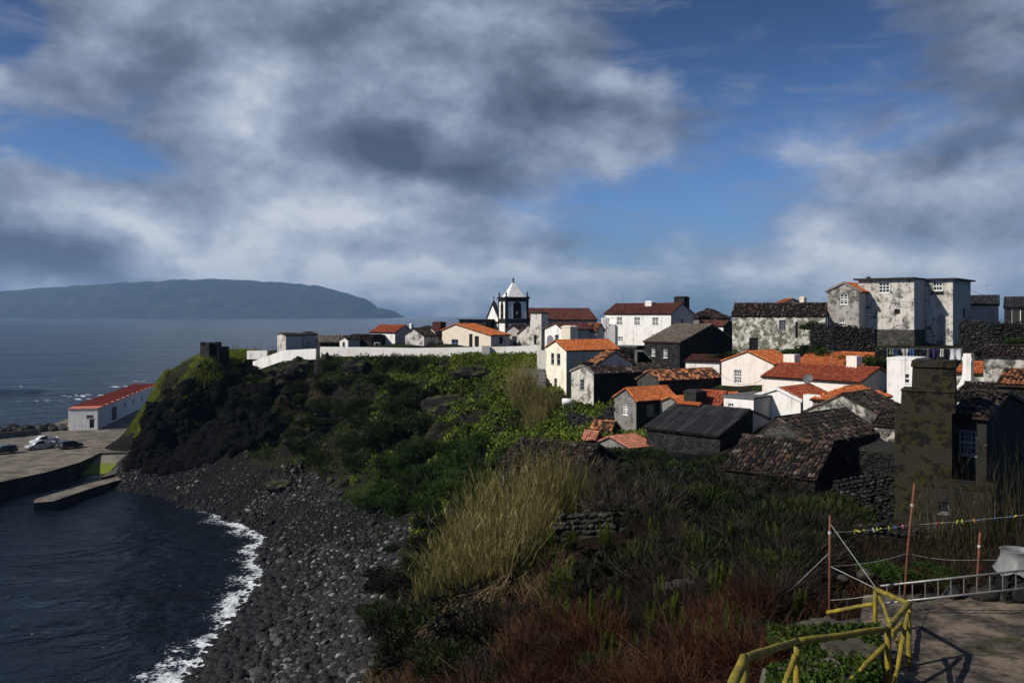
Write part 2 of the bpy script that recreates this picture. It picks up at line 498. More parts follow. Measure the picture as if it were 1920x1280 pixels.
PP = [  # photo column, row, distance: ground as seen
    (392, 674, 150), (290, 800, 138.5), (340, 766, 143), (420, 745, 148.3), (500, 728, 152.6), (420, 705, 151), (460, 695, 154), (400, 681, 149.5), (376, 676, 149), (412, 678, 151), (375, 668, 158), (335, 684, 159), (306, 703, 160), (290, 728, 160), (281, 750, 160), (330, 740, 150), (290, 770, 146),
    (265, 830, 140), (478, 688, 156), (300, 830, 139), (440, 790, 150.5), (440, 672, 156), (560, 690, 145),
    (476, 690, 144), (530, 664, 142), (600, 668, 139), (800, 665, 135), (1010, 665, 129), (900, 665, 132), (700, 668, 137),
    (600, 722, 133), (700, 745, 124), (800, 735, 124), (850, 800, 112), (900, 850, 103), (950, 800, 104), (900, 712, 122), (600, 820, 125), (700, 880, 109),
    (800, 905, 101), (880, 925, 90), (980, 770, 106), (1000, 702, 119), (520, 765, 144), (560, 805, 135), (660, 800, 121), (760, 840, 111),
    (1040, 746, 112), (1062, 746, 112), (1092, 779, 103), (1080, 805, 95), (1180, 822, 88), (1150, 800, 93), (1300, 868, 72), (1225, 858, 73), (1150, 862, 76), (1450, 795, 76),
    (1430, 748, 92), (1640, 752, 84), (1250, 705, 118), (1200, 664, 140), (1600, 838, 62), (1480, 935, 52), (1620, 945, 52), (1760, 1005, 42), (1890, 1005, 42), (1920, 900, 58),
    (1680, 648, 105), (1500, 660, 109), (1400, 662, 109), (1860, 700, 92), (1720, 700, 92), (1560, 672, 101), (1330, 690, 108), (1380, 720, 100), (1900, 780, 70),
    (1030, 915, 58), (930, 905, 63), (1150, 905, 55), (1300, 905, 50), (1400, 910, 46), (1820, 800, 66), (1000, 850, 78),
    (1110, 1025, 35), (875, 1135, 33), (1000, 1055, 36), (800, 1130, 36), (1230, 960, 41), (960, 960, 45), (860, 1000, 44),
    (730, 1290, 28), (900, 1285, 22), (1100, 1285, 18), (1100, 1155, 25), (1300, 1105, 26), (1300, 1285, 15), (1450, 1152, 19.3), (1560, 1152, 18.8), (1500, 1064, 26),
    (1700, 1130, 21.2), (1900, 1110, 22), (1700, 1025, 30), (1850, 1005, 33), (1400, 985, 40), (1600, 985, 40), (1000, 1180, 27), (1200, 1200, 21.5)]
CP += [tuple(PT(*p)) for p in PP]
CP += [(-6, 45, 9), (-7, 36, 9.5), (-10.5, 45, 4.5), (-10.5, 30, 5), (-9, 20, 6), (0, 6, 18.5), (6, 8, 20.5), (9, 13, 19.4), (14, 15, 19.4), (12, 19.5, 19.4), (18, 20, 19.4), (9.3, 18, 19.5), (24, 20, 19.4), (-6, 10, 13), (0, 12, 17.5), (20, 12, 20), (28, 26, 19.7),
       (-45, 165, 20.3), (-25, 160, 20.8), (0, 160, 21), (20, 170, 21), (50, 165, 21.5), (80, 165, 22), (70, 115, 24), (95, 110, 24.5), (85, 85, 22), (60, 60, 19), (60, 40, 18), (45, 30, 18.5),
       (-55, 170, 17.5), (-63, 172, 14), (-67.5, 153, 2.3), (-73.5, 167, 2.3), (-80, 183, 2.3), (-87, 199, 2.0), (-71, 150, 1), (-64.5, 138, .4), (-67, 145, .6), (-63, 132, -.6), (-66, 136, -.8), (-70, 140, -1.5), (-79, 163, 1), (-86, 178, 1), (-80, 150, .5), (-100, 180, 0.5), (-66, 195, 10), (-62, 220, 2), (-85, 215, 1.5),
       (-45, 200, 14), (-20, 205, 16), (10, 210, 17), (50, 210, 18), (100, 200, 20), (-30, 240, -4), (10, 245, -4), (60, 245, -4), (110, 240, -2), (-70, 240, -4), (120, 150, 24), (120, 60, 20), (-95, 140, -3), (-110, 150, -4), (-110, 200, -4)]
CPA = np.array(CP, dtype=np.float64)


def solve_rbf():
    d = np.hypot(CPA[:, None, 0] - CPA[None, :, 0], CPA[:, None, 1] - CPA[None, :, 1])
    n = len(CPA)
    A = np.zeros((n + 3, n + 3))
    A[:n, :n] = -d + np.eye(n) * 0.4
    A[:n, n] = 1; A[:n, n + 1] = CPA[:, 0]; A[:n, n + 2] = CPA[:, 1]
    A[n:, :n] = A[:n, n:].T
    return np.linalg.solve(A, np.concatenate([CPA[:, 2], np.zeros(3)]))


RBW = solve_rbf()


def base_h(x, y):
    x = np.asarray(x, dtype=np.float64); y = np.asarray(y, dtype=np.float64)
    sh = x.shape
    x, y = x.ravel(), y.ravel()
    out = np.empty_like(x)
    for i in range(0, len(x), 20000):
        xs, ys = x[i:i + 20000], y[i:i + 20000]
        d = np.hypot(xs[:, None] - CPA[None, :, 0], ys[:, None] - CPA[None, :, 1])
        out[i:i + 20000] = -d @ RBW[:-3] + RBW[-3] + RBW[-2] * xs + RBW[-1] * ys
    return out.reshape(sh)


def rough_of(x, y, h):
    """craggy on the cliff between beach and town, gentle elsewhere"""
    k = np.clip((h - 4.0) / 3.0, 0, 1) * np.clip((19.0 - h) / 3.5, 0, 1) * np.where((x < -52) & (y > 145), .35, 1.0) * np.clip((15 - x) / 14.0, 0, 1) * np.clip((y - 48) / 20, 0, 1)
    return k


def ground(x, y):
    x = np.asarray(x, dtype=np.float64); y = np.asarray(y, dtype=np.float64)
    h = base_h(x, y)
    k = rough_of(x, y, h)
    crag = 1.0 - np.abs(fbm(x / 7.0, y / 7.0, 4, 3.0)) * 2.0
    h2 = h + k * (2.7 * (crag - 0.35) + 1.3 * fbm(x / 2.6, y / 2.6, 3, 5.0))
    h2 += 0.18 * fbm(x / 3.0, y / 3.0, 3, 1.0) * np.clip(h / 4.0, 0, 1)
    # headland: bluff towards the bay
    return h2


def gz(x, y):
    return float(ground(np.array([x]), np.array([y]))[0])


def build_terrain():
    xs = np.concatenate([np.arange(-116, -76, 2.0), np.arange(-76, 36, 0.62), np.arange(36, 124, 1.6)])
    ys = np.concatenate([np.arange(2, 176, 0.62), np.arange(176, 250, 2.5)])
    gx, gy = np.meshgrid(xs, ys)
    hz = ground(gx, gy)
    lava = np.clip((-38 - gx) / 3, 0, 1) * np.clip((gy - 131) / 3, 0, 1) * np.clip((154.5 - gy) / 2, 0, 1) * np.clip((14.5 + 1.5 * fbm(gx / 2, gy / 2, 2, 61) - hz) / 1.5, 0, 1) * np.clip((hz - 2.8) / .6, 0, 1)  # region mask: the bluff's shade, painted on as black rock
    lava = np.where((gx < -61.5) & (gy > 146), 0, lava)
    dirt = np.clip((50 - gy) / 8, 0, 1)
    # keep clear of the concrete quay area
    nx, ny = len(xs), len(ys)
    V = np.stack([gx.ravel(), gy.ravel(), hz.ravel()], 1)
    # sideways jitter breaks up the vertical grain of steep faces
    k = rough_of(gx, gy, base_h(gx, gy)).ravel()
    V[:, 0] += k * 0.55 * fbm(gx.ravel() / 1.7 + hz.ravel() * .35, gy.ravel() / 1.7, 2, 8.0)
    V[:, 1] += k * 0.75 * fbm(gx.ravel() / 1.9, gy.ravel() / 1.9 + hz.ravel() * .5, 2, 9.0)
    idx = np.arange(nx * ny).reshape(ny, nx)
    Fq = np.stack([idx[:-1, :-1].ravel(), idx[:-1, 1:].ravel(), idx[1:, 1:].ravel(), idx[1:, :-1].ravel()], 1)
    m, w, b = new_mat('volcanic_ground')
    c = coords(w)
    geo = w.n('ShaderNodeNewGeometry')
    nz = w.n('ShaderNodeSeparateXYZ', {0: geo.outputs['Normal']}).outputs[2]
    pz = w.n('ShaderNodeSeparateXYZ', {0: c}).outputs[2]
    n1 = w.noise(c, 0.22, 8.0, 0.62, 0.3)
    n2 = w.noise(c, 1.6, 8.0, 0.65)
    n3 = w.noise(c, 7.0, 5.0, 0.6)
    rock = w.ramp(n2, [(0.3, (0.006, 0.006, 0.006)), (0.55, (0.015, 0.014, 0.012)), (0.72, (0.05, 0.045, 0.04)), (0.85, (0.11, 0.10, 0.09))])
    soil = w.mix(n3, (0.016, 0.010, 0.006), (0.050, 0.032, 0.019))
    grass = w.mix(w.smooth(n3, 0.3, 0.7), (0.010, 0.016, 0.004), (0.036, 0.050, 0.012))
    pebb = w.mix(n3, (0.004, 0.004, 0.004), (0.020, 0.020, 0.020))
    steep = w.smooth(w.math('ADD', nz, w.math('MULTIPLY', w.math('SUBTRACT', n2, 0.5), 0.5)), 0.45, 0.75)
    bluff_shade = w.n('ShaderNodeAttribute', attribute_name='lava').outputs['Fac']
    dr = w.n('ShaderNodeAttribute', attribute_name='dirt').outputs['Fac']
    g = w.math('MULTIPLY', steep, w.smooth(n1, 0.42, 0.60))
    g = w.math('MULTIPLY', g, w.math('SUBTRACT', 1.0, w.math('MULTIPLY', dr, 0.85)))
    col = w.mix(w.smooth(n1, 0.50, 0.66), rock, soil)
    col = w.mix(g, col, grass)
    col = w.mix(w.math('MULTIPLY', dr, 0.8), col, w.mix(n3, (0.008, 0.005, 0.003), (0.030, 0.018, 0.010)))
    col = w.mix(bluff_shade, col, w.ramp(n2, [(0.35, (0.0015, 0.0015, 0.0015)), (0.62, (0.004, 0.0038, 0.0036)), (0.8, (0.014, 0.0125, 0.011))]))  # shade of the bluff put into the rock colour
    col = w.mix(w.smooth(pz, 4.2, 5.6), w.mix(bluff_shade, pebb, (0.004, 0.004, 0.004)), col)
    setb(w, b, col, 0.95, 0.02, 0, w.math('ADD', w.math('MULTIPLY', n2, 1.0), w.math('MULTIPLY', n3, 0.4)), 0.9, 0.35)
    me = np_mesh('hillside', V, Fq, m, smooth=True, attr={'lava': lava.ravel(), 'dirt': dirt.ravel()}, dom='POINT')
    link('hillside', me, kind='structure')


build_terrain()


# ------------------------------------------------------------------ sea
def build_sea():
    r = [22.0]
    while r[-1] < 10400:
        q = r[-1]
        if q < 58: st = 0.9
        elif q < 136: st = 0.5
        elif q < 230: st = 0.9
        else: st = max(1.2, q * 0.018)
        r.append(q + st)
    r = np.array(r)
    a = np.concatenate([np.radians(np.arange(-180, -44, 4.0)), np.radians(np.arange(-44, 6, 0.16)), np.radians(np.arange(6, 46, 0.6)), np.radians(np.arange(46, 184, 4.0))])
    rr, aa = np.meshgrid(r, a)
    x, y = rr * np.sin(aa), rr * np.cos(aa)
    sp = np.maximum(np.gradient(r)[None, :], 0.3)
    z = np.zeros_like(x)
    for lam, amp, dx, dy, sd in ((38, .30, .5, .9, 1.), (17, .20, .75, .65, 2.), (8, .13, .3, .95, 3.), (3.6, .075, .9, .4, 4.)):
        att = np.clip((lam / sp - 3.0) / 6.0, 0, 1)
        ph = (x * dx + y * dy) / lam * 2 * np.pi + 3.2 * fbm(x / lam / 1.6, y / lam / 1.6, 2, sd)
        wv = np.sin(ph)
        z += amp * att * (wv + 0.35 * np.cos(2 * ph)) * (0.7 + 0.6 * fbm(x / lam / 4, y / lam / 4, 2, sd + 7))
    # quieter water inside the bay
    bay = np.clip((y - 118 + (x + 60) * 0.25) / 25, 0, 1)
    z *= 0.35 + 0.65 * np.where(rr < 400, np.maximum(bay, np.clip((-x - 95) / 20, 0, 1)), 1.0)
    near = (rr < 260) & (np.abs(np.degrees(aa)) < 60)
    hb = np.full_like(x, -9.0)
    hb[near] = base_h(x[near], y[near])
    brk = fbm(x / 5.0, y / 5.0, 4, 21.0)
    brk2 = fbm(x / 1.3, y / 1.3, 3, 22.0)
    foam = np.clip(1.0 - np.abs(hb + 0.05) / (0.75 + 1.15 * np.clip(brk + 0.35, 0, 1.2)), 0, 1) * (0.9 + 0.8 * brk2)
    foam *= np.clip((118 - y) / 18 + 0.35, 0.2, 1) * (x < 0)
    # surf outside the harbour wall, by the boathouses

    def surf(px, py, sx, sy, amp):
        c = PZ(px, py, 0)
        return amp * np.exp(-((x - c.x) / sx) ** 2 - ((y - c.y) / sy) ** 2) * np.clip(0.55 + 1.3 * brk2, 0, 1.3)
    for a_ in ((160, 741, 8, 5, 1.3), (75, 752, 10, 3.5, .7), (228, 724, 6, 5, 1.1), (262, 715, 4, 3, .9), (20, 724, 9, 1.6, .7), (140, 748, 9, 3, .9), (168, 872, 1.6, 1.0, .7), (160, 897, 3.0, 1.0, .45)):
        foam = np.maximum(foam, surf(*a_))
    # one long swell rolling in
    s0 = PZ(25, 735, 0)
    sw = np.exp(-((x - s0.x) / 22) ** 2) * np.exp(-((y - s0.y + 0.08 * (x - s0.x)) / 4.5) ** 2)
    s1 = PZ(190, 717, 0)
    sw += 0.5 * np.exp(-((x - s1.x) / 18) ** 2) * np.exp(-((y - s1.y) / 4.0) ** 2)
    z += 1.3 * sw
    z += 0.12 * np.clip(foam, 0, 1) * near
    na, nr = x.shape
    V = np.stack([x.ravel(), y.ravel(), z.ravel()], 1)
    idx = np.arange(na * nr).reshape(na, nr)
    Fq = np.stack([idx[:-1, :-1].ravel(), idx[:-1, 1:].ravel(), idx[1:, 1:].ravel(), idx[1:, :-1].ravel()], 1)[:, ::-1]
    m, w, b = new_mat('sea_water')
    c = coords(w)
    st = w.n('ShaderNodeVectorMath', {0: c, 1: (0.8, 1.0, 1.0)}, operation='MULTIPLY').outputs[0]
    n1 = w.noise(st, 0.9, 5.0, 0.6, 0.4)
    n2 = w.noise(st, 0.10, 6.0, 0.62, 0.3)
    n3 = w.noise(st, 0.012, 6.0, 0.65)
    fo = w.n('ShaderNodeAttribute', attribute_name='foam').outputs['Fac']
    fn = w.noise(c, 2.6, 7.0, 0.68, 0.6)
    fm = w.smooth(w.math('ADD', fo, w.math('MULTIPLY', w.math('SUBTRACT', fn, 0.5), 1.9)), 0.42, 0.72)
    col = w.mix(w.smooth(n2, 0.35, 0.65), (0.003, 0.005, 0.008), (0.004, 0.008, 0.013))
    col = w.mix(fm, col, (0.62, 0.65, 0.68))
    hh = w.math('ADD', w.math('MULTIPLY', n1, 0.50), w.math('ADD', w.math('MULTIPLY', n2, 2.2), w.math('MULTIPLY', n3, 9.0)))
    setb(w, b, col, w.mix(fm, (.16, .16, .16), (.9, .9, .9)), 0.34, 0, hh, 1.0, 1.0)
    b.inputs['IOR'].default_value = 1.33
    me = np_mesh('sea', V, Fq, m, smooth=True, attr={'foam': foam.ravel()}, dom='POINT')
    link('sea', me, kind='structure')


build_sea()


# ------------------------------------------------------------------ far island across the channel
def build_island():
    Y0 = 8000.0
    prof = [(-420, 560), (-200, 548), (-60, 556), (0, 548), (90, 540), (200, 533), (300, 527), (345, 524.5), (430, 523.5), (475, 526), (530, 530), (590, 535), (620, 541), (655, 552),
            (683, 560), (694, 567), (700, 574), (706, 580), (714, 577), (724, 580), (735, 583), (742, 589), (745, 592)]
    pxs = np.array([p[0] for p in prof], float); pys = np.array([p[1] for p in prof], float)
    U = np.linspace(-420, 745, 420)
    top = (HY - np.interp(U, pxs, pys)) / F * Y0 + HC
    top = np.maximum(top, 0) + 12 * fbm(U / 18, U * 0, 4, 2)
    nt = 46
    T = np.linspace(0, 1, nt)
    V = []
    for i, u in enumerate(U):
        x = (u - CX) / F * Y0
        for t in T:
            s = math.sin(min(t, .5) * math.pi) if t < .5 else math.cos((t - .5) * math.pi)
            s = max(s, 0) ** 0.75
            V.append((x * (1 + (t - .5) * 0.12), Y0 + (t - 0.5) * 2400, s))
    V = np.array(V)
    gul = fbm(V[:, 0] / 210, V[:, 1] / 300, 4, 6)
    Z = V[:, 2] * np.repeat(top, nt) * (1 + 0.34 * gul * (1 - V[:, 2])) - 4 * (V[:, 2] < 0.02)
    V[:, 2] = Z
    idx = np.arange(len(U) * nt).reshape(len(U), nt)
    Fq = np.stack([idx[:-1, :-1].ravel(), idx[1:, :-1].ravel(), idx[1:, 1:].ravel(), idx[:-1, 1:].ravel()], 1)
    m, w, b = new_mat('island_ground')
    c = coords(w)
    n = w.noise(c, 0.006, 6.0, 0.6)
    setb(w, b, w.mix(w.smooth(n, .4, .62), (0.008, 0.013, 0.009), (0.028, 0.032, 0.022)), 0.95, 0.1)
    link('island', np_mesh('island', V, Fq, m, smooth=True), kind='structure')


build_island()

# haze over the channel
HAZE_D = 7.5e-5
mb = MB().box(-11000, 11000, -11000, 11000, -12, 390)
m = bpy.data.materials.new('sea_haze')
m.use_nodes = True
w = NT(m.node_tree)
out = w.n('ShaderNodeOutputMaterial')
pv = w.n('ShaderNodeVolumePrincipled', {'Color': (0.38, 0.63, 1.0, 1), 'Density': HAZE_D, 'Anisotropy': 0.1})
w.t.links.new(pv.outputs[0], out.inputs['Volume'])
obj('haze', mb, m, kind='stuff')

# ------------------------------------------------------------------ building kit
def tile_arrays(e0, e1, r0, r1, per=0.23, row=0.42, jit=0.0, rad=None, seg=3, miss=0.0):
    """half-round cover tiles laid over a (trapezoid) roof plane; returns verts, quads, per-quad random"""
    e0, e1, r0, r1 = [np.array(p, float) for p in (e0, e1, r0, r1)]
    e = e1 - e0
    W = np.linalg.norm(e); e /= W
    up = r0 - e0; up = up - e * up.dot(e)
    S = np.linalg.norm(up); up /= S
    nrm = np.cross(e, up)
    if nrm[2] < 0: nrm = -nrm
    l0, l1 = (r0 - e0).dot(e), (r1 - e0).dot(e)       # ridge ends along the eave axis
    ns, nt = max(2, int(round(W / per))), max(2, int(round(S / row)))
    ds, dt = W / ns, S / nt
    smin, smax = min(0, l0), max(W, l1)
    si = np.arange(math.floor(smin / ds), math.ceil(smax / ds))
    ss, tt = np.meshgrid((si + .5) * ds, (np.arange(nt) + .5) * dt)
    ss, tt = ss.ravel(), tt.ravel()
    f = tt / S
    keep = (ss > l0 * f) & (ss < W + (l1 - W) * f)
    if miss > 0:
        keep &= RNG.random(len(ss)) > miss
    ss, tt = ss[keep], tt[keep]
    n = len(ss)
    if n == 0:
        return np.zeros((0, 3)), np.zeros((0, 4), int), np.zeros(0)
    rad = rad or ds * 0.47
    ang = np.linspace(0, math.pi, seg + 1)
    cs, sn = np.cos(ang) * rad, np.sin(ang) * rad
    js = RNG.normal(0, 1, (n, 4)) * jit
    base = e0 + np.outer(ss + js[:, 0] * ds * .35, e) + np.outer(tt + js[:, 1] * dt * .35, up) + np.outer(0.01 + np.abs(js[:, 2]) * 0.04, nrm)
    yaw = js[:, 3] * 0.22
    V = np.zeros((n, 2, seg + 1, 3))
    for k, (sgn, lift, sc) in enumerate(((-.56, 0.035, 1.0), (.5, 0.0, .9))):
        ax = np.cos(yaw)[:, None] * up + np.sin(yaw)[:, None] * e
        cr = np.cos(yaw)[:, None] * e - np.sin(yaw)[:, None] * up
        ctr = base + ax * (sgn * dt) + nrm * lift
        V[:, k] = ctr[:, None, :] + cr[:, None, :] * (cs * sc)[None, :, None] + nrm[None, None, :] * (sn * sc)[None, :, None]
    b0 = (np.arange(n) * 2 * (seg + 1))[:, None]
    q = np.arange(seg)[None, :]
    Fq = np.stack([b0 + q, b0 + q + 1, b0 + seg + 1 + q + 1, b0 + seg + 1 + q], 2).reshape(-1, 4)
    rnd = np.repeat(RNG.random(n), seg)
    return V.reshape(-1, 3), Fq, rnd


def slab(mb, e0, e1, r0, r1, th=0.12):
    e0, e1, r0, r1 = [Vector(p) for p in (e0, e1, r0, r1)]
    nrm = (e1 - e0).cross(r0 - e0).normalized()
    if nrm.z < 0: nrm = -nrm
    top = [e0, e1, r1, r0]
    bot = [p - nrm * th for p in top]
    fl = [(0, 1, 2, 3), (7, 6, 5, 4), (0, 4, 5, 1), (1, 5, 6, 2), (2, 6, 7, 3), (3, 7, 4, 0)]
    mb.add(top + bot, fl)


class House:
    def __init__(s, name, label, cpx, Y, th, lpx, rpx=None, base=None, B=None, cat='house', A=None, parent=None, group=None):
        s.th = R(th)
        kx = (cpx - CX) / F
        s.C = Vector((kx * Y, Y, 0))
        s.u = Vector((-math.cos(s.th), math.sin(s.th), 0))
        s.vv = Vector((math.sin(s.th), math.cos(s.th), 0))
        s.A = A if A else s.hit(lpx, s.u)
        s.B = B if B else s.hit(rpx, s.vv)
        assert 0.3 < s.A < 80 and 0.3 < s.B < 80, (name, label, s.A, s.B)
        s.zb = HC - (base - HY) / F * Y
        s.deep = 2.2
        if parent is None:
            s.o = thing(name, label, cat, (s.C.x, s.C.y, s.zb), -s.th, group)
            s.oz = s.zb
            s.own = True
        else:                                    # a second volume of the same building
            s.o = parent.o
            s.oz = parent.oz
            s.own = False
        s.root_inv = (Matrix.Translation((s.o.location.x, s.o.location.y, s.oz)) @ Matrix.Rotation(s.o.rotation_euler.z, 4, 'Z')).inverted()
        s.loc2root = s.root_inv @ Matrix.Translation((s.C.x, s.C.y, 0)) @ Matrix.Rotation(-s.th, 4, 'Z')

    def hit(s, px, d):
        k = (px - CX) / F
        return (k * s.C.y - s.C.x) / (d.x - k * d.y)

    def a_of(s, px): return s.hit(px, s.u)
    def b_of(s, px): return s.hit(px, s.vv)
    def z_L(s, px, py): return HC - (py - HY) / F * (s.C + s.u * s.a_of(px)).y
    def z_R(s, px, py): return HC - (py - HY) / F * (s.C + s.vv * s.b_of(px)).y
    def zc(s, py): return HC - (py - HY) / F * s.C.y

    def put(s, mb, name, mats, parent=None, smooth=False, **props):
        """mb is in corner frame: x=-a, y=b, z=world height"""
        mb.v = [tuple(s.loc2root @ Vector(p)) for p in mb.v]
        return obj(name, mb, mats, parent or s.o, smooth, **props)

    def put_np(s, name, V, Fq, mat, rnd, parent=None):
        Mx = np.array(s.loc2root)
        V = V @ Mx[:3, :3].T + Mx[:3, 3]
        return link(name, np_mesh(name, V, Fq, mat, attr={'rnd': rnd}), parent or s.o, kind='stuff')

    def gable(s, eave, apex, ridge='y', eave2=None, eave2_z=None):
        s.ridge = ridge
        s.ze = s.zc(eave)
        if ridge == 'y':
            s.rp = s.a_of(apex[0]); s.zr = s.z_L(*apex)
            s.rp = min(max(s.rp, s.A * .12), s.A * .88)
            s.ze2 = s.z_L((s.C + s.u * s.A).x / (s.C + s.u * s.A).y * F + CX, eave2) if eave2 else s.ze
        else:
            s.rp = s.b_of(apex[0]) if apex[0] else s.B / 2
            s.rp = min(max(s.rp, s.B * .12), s.B * .88)
            s.zr = HC - (apex[1] - HY) / F * (s.C + s.vv * s.rp).y
            s.ze2 = s.ze if eave2_z is None else eave2_z
        s.zr = max(s.zr, s.ze + .25)
        s.kind = 'gable'
        return s

    def flat(s, top, par=0.0):
        s.kind = 'flat'; s.ridge = 'y'
        s.ze = s.ze2 = s.zc(top); s.zr = s.ze; s.rp = s.A / 2
        return s

    def hip(s, eave, apex_py, inset=None, ridge='x'):
        s.kind = 'hip'; s.ridge = ridge
        s.ze = s.ze2 = s.zc(eave)
        s.zr = HC - (apex_py - HY) / F * (s.C + s.vv * s.B * .5 + s.u * s.A * .5).y
        s.rp = (s.B if ridge == 'x' else s.A) / 2
        s.inset = inset or s.rp
        return s

    # ---- walls with real openings on the two seen faces
    def walls(s, mL, mR=None, wins=(), mlow=None):
        mR = mR or mL  # many callers pass a darker right face: its shade is in the colour
        A, B, z0 = s.A, s.B, s.zb - s.deep
        gy = s.kind == 'gable' and s.ridge == 'y'
        gx = s.kind == 'gable' and s.ridge == 'x'
        polyL = [(0, z0), (A, z0), (A, s.ze2 if gy else s.ze)] + ([(s.rp, s.zr)] if gy else []) + [(0, s.ze)]
        polyR = [(0, z0), (B, z0), (B, s.ze2 if gx else s.ze)] + ([(s.rp, s.zr)] if gx else []) + [(0, s.ze)]
        holes = {'L': [], 'R': []}
        for wd in wins:
            f, x0, y0, x1, y1 = wd[:5]
            pos, zf = (s.a_of, s.z_L) if f == 'L' else (s.b_of, s.z_R)
            p0, p1 = sorted((pos(x0), pos(x1)))
            xm = (x0 + x1) / 2
            q0, q1 = zf(xm, y1), zf(xm, y0)
            lim = A if f == 'L' else B
            p0, p1 = max(p0, .06), min(p1, lim - .06)
            q0 = max(q0, z0 + .05)
            if p1 - p0 < .15 or q1 - q0 < .15:
                continue
            holes[f].append((p0, p1, q0, q1) + tuple(wd[5:]))
        mb = MB()
        dp = 0.16
        for f, poly, mi in (('L', polyL, 0), ('R', polyR, 1)):
            P3 = (lambda a, z, d=0.0: (-a, d, z)) if f == 'L' else (lambda a, z, d=0.0: (-d, a, z))
            loops = [[Vector((a, z, 0)) for a, z in poly]]
            for h in holes[f]:
                loops.append([Vector((h[0], h[2], 0)), Vector((h[0], h[3], 0)), Vector((h[1], h[3], 0)), Vector((h[1], h[2], 0))])
            tris = tessellate_polygon(loops)
            pts = [p for l in loops for p in l]
            mb.add([P3(p.x, p.y) for p in pts], [t for t in tris], mi)
            for h in holes[f]:
                p0, p1, q0, q1 = h[:4]
                c = [(p0, q0), (p1, q0), (p1, q1), (p0, q1)]
                mb.add([P3(a, z) for a, z in c] + [P3(a, z, dp) for a, z in c], [(0, 1, 5, 4), (1, 2, 6, 5), (2, 3, 7, 6), (3, 0, 4, 7)], mi)
        # the two hidden faces
        b1 = [(-a, B, z) for a, z in polyL]
        mb.add(b1, [list(range(len(b1)))], 0)
        b2 = [(-A, b_, z) for b_, z in polyR]
        mb.add(b2, [list(range(len(b2)))], 1)
        s.wall = s.put(mb, 'wall', [mL, mR])
        for f in 'LR':
            for h in holes[f]:
                s.window(f, *h)
        return s

    def window(s, f, p0, p1, q0, q1, style='sash', nx=2, nz=4, fm='frame_white'):
        dp = 0.15
        Pm = (lambda a, z, d: (-a, d, z)) if f == 'L' else (lambda a, z, d: (-d, a, z))

        def bar(mb, a0, a1, z0, z1, d0, d1):
            c = [Pm(a, z, d) for d in (d0, d1) for a, z in ((a0, z0), (a1, z0), (a1, z1), (a0, z1))]
            mb.add(c, [(0, 1, 2, 3), (7, 6, 5, 4), (0, 4, 5, 1), (1, 5, 6, 2), (2, 6, 7, 3), (3, 7, 4, 0)])
        W, H = p1 - p0, q1 - q0
        t = min(0.09, W * .12)
        fr = MB()
        e = 0.002
        bar(fr, p0 + e, p0 + t, q0 + e, q1 - e, dp - .06, dp); bar(fr, p1 - t, p1 - e, q0 + e, q1 - e, dp - .06, dp)
        bar(fr, p0 + t, p1 - t, q0 + e, q0 + t, dp - .06, dp); bar(fr, p0 + t, p1 - t, q1 - t, q1 - e, dp - .06, dp)
        if style == 'door':
            o = s.put(fr, 'door', M[fm])
            pn = MB(); bar(pn, p0 + t, p1 - t, q0 + t, q1 - t, dp - .03, dp + .01)
            s.put(pn, 'panel', M['door_dark' if fm != 'door_grey' else 'door_grey'], o)
            hd = MB(); bar(hd, p0 + t + .06, p0 + t + .12, q0 + H * .45, q0 + H * .52, dp - .08, dp - .031)
            s.put(hd, 'handle', M['frame_grey'], o)
            return
        if style == 'hole':
            pn = MB(); bar(pn, p0 + e, p1 - e, q0 + e, q1 - e, dp, dp + .05)  # flat dark panel: the shade behind the opening is its colour
            s.put(pn, 'opening_shade', M['void'])
            return
        if style == 'sash':
            tm = 0.035
            for i in range(1, nx):
                x = p0 + t + (W - 2 * t) * i / nx
                bar(fr, x - tm, x + tm, q0 + t, q1 - t, dp - .045, dp - .005)
            for i in range(1, nz):
                z = q0 + t + (H - 2 * t) * i / nz
                k = 1.7 if (nz % 2 == 0 and i == nz // 2) else 1.0
                bar(fr, p0 + t, p1 - t, z - tm * k, z + tm * k, dp - .05, dp - .002)
        o = s.put(fr, 'window', M[fm])
        gl = MB(); bar(gl, p0 + t, p1 - t, q0 + t, q1 - t, dp - .02, dp + .01)
        s.put(gl, 'pane', M['glass'], o)
        sl = MB(); bar(sl, p0 - .05, p1 + .05, q0 - .07, q0 - .003, -.05, dp - .07)
        s.put(sl, 'sill', M[fm] if fm != 'frame_white' else M['white'], o)

    # ---- roof
    def roof(s, tm='t_orange', per=0.29, row=0.45, jit=0.25, oh=0.22, og=0.14, miss=0.0, coping=None, sides='both', slabm='roof_slab', sag=0.0):
        A, B = s.A, s.B
        if s.kind == 'flat':
            mb = MB().box(-A - oh, oh, -oh, B + oh, s.ze + .003, s.ze + .18)
            s.roof_o = s.put(mb, 'roof', M[slabm])
            return s
        sl = []
        if s.kind == 'gable':
            L = B if s.ridge == 'y' else A

            def pt(c, l, z):
                return (-c, l, z) if s.ridge == 'y' else (-l, c, z)
            for ce, ze in ((0.0, s.ze), (A if s.ridge == 'y' else B, s.ze2)):
                run = s.rp - ce
                k = (s.zr - ze) / abs(run)
                c_out = ce - math.copysign(oh, run)
                zo = ze - k * oh + .13
                sl.append((pt(c_out, -og, zo), pt(c_out, L + og, zo), pt(s.rp, -og, s.zr + .13), pt(s.rp, L + og, s.zr + .13)))
            ridge_seg = (sl[0][2], sl[0][3])
        else:
            i = min(s.inset, (A if s.ridge == 'x' else B) * .49)
            z0, z1 = s.ze + .10, s.zr + .13
            c = [(oh, -oh, z0), (-A - oh, -oh, z0), (-A - oh, B + oh, z0), (oh, B + oh, z0)]
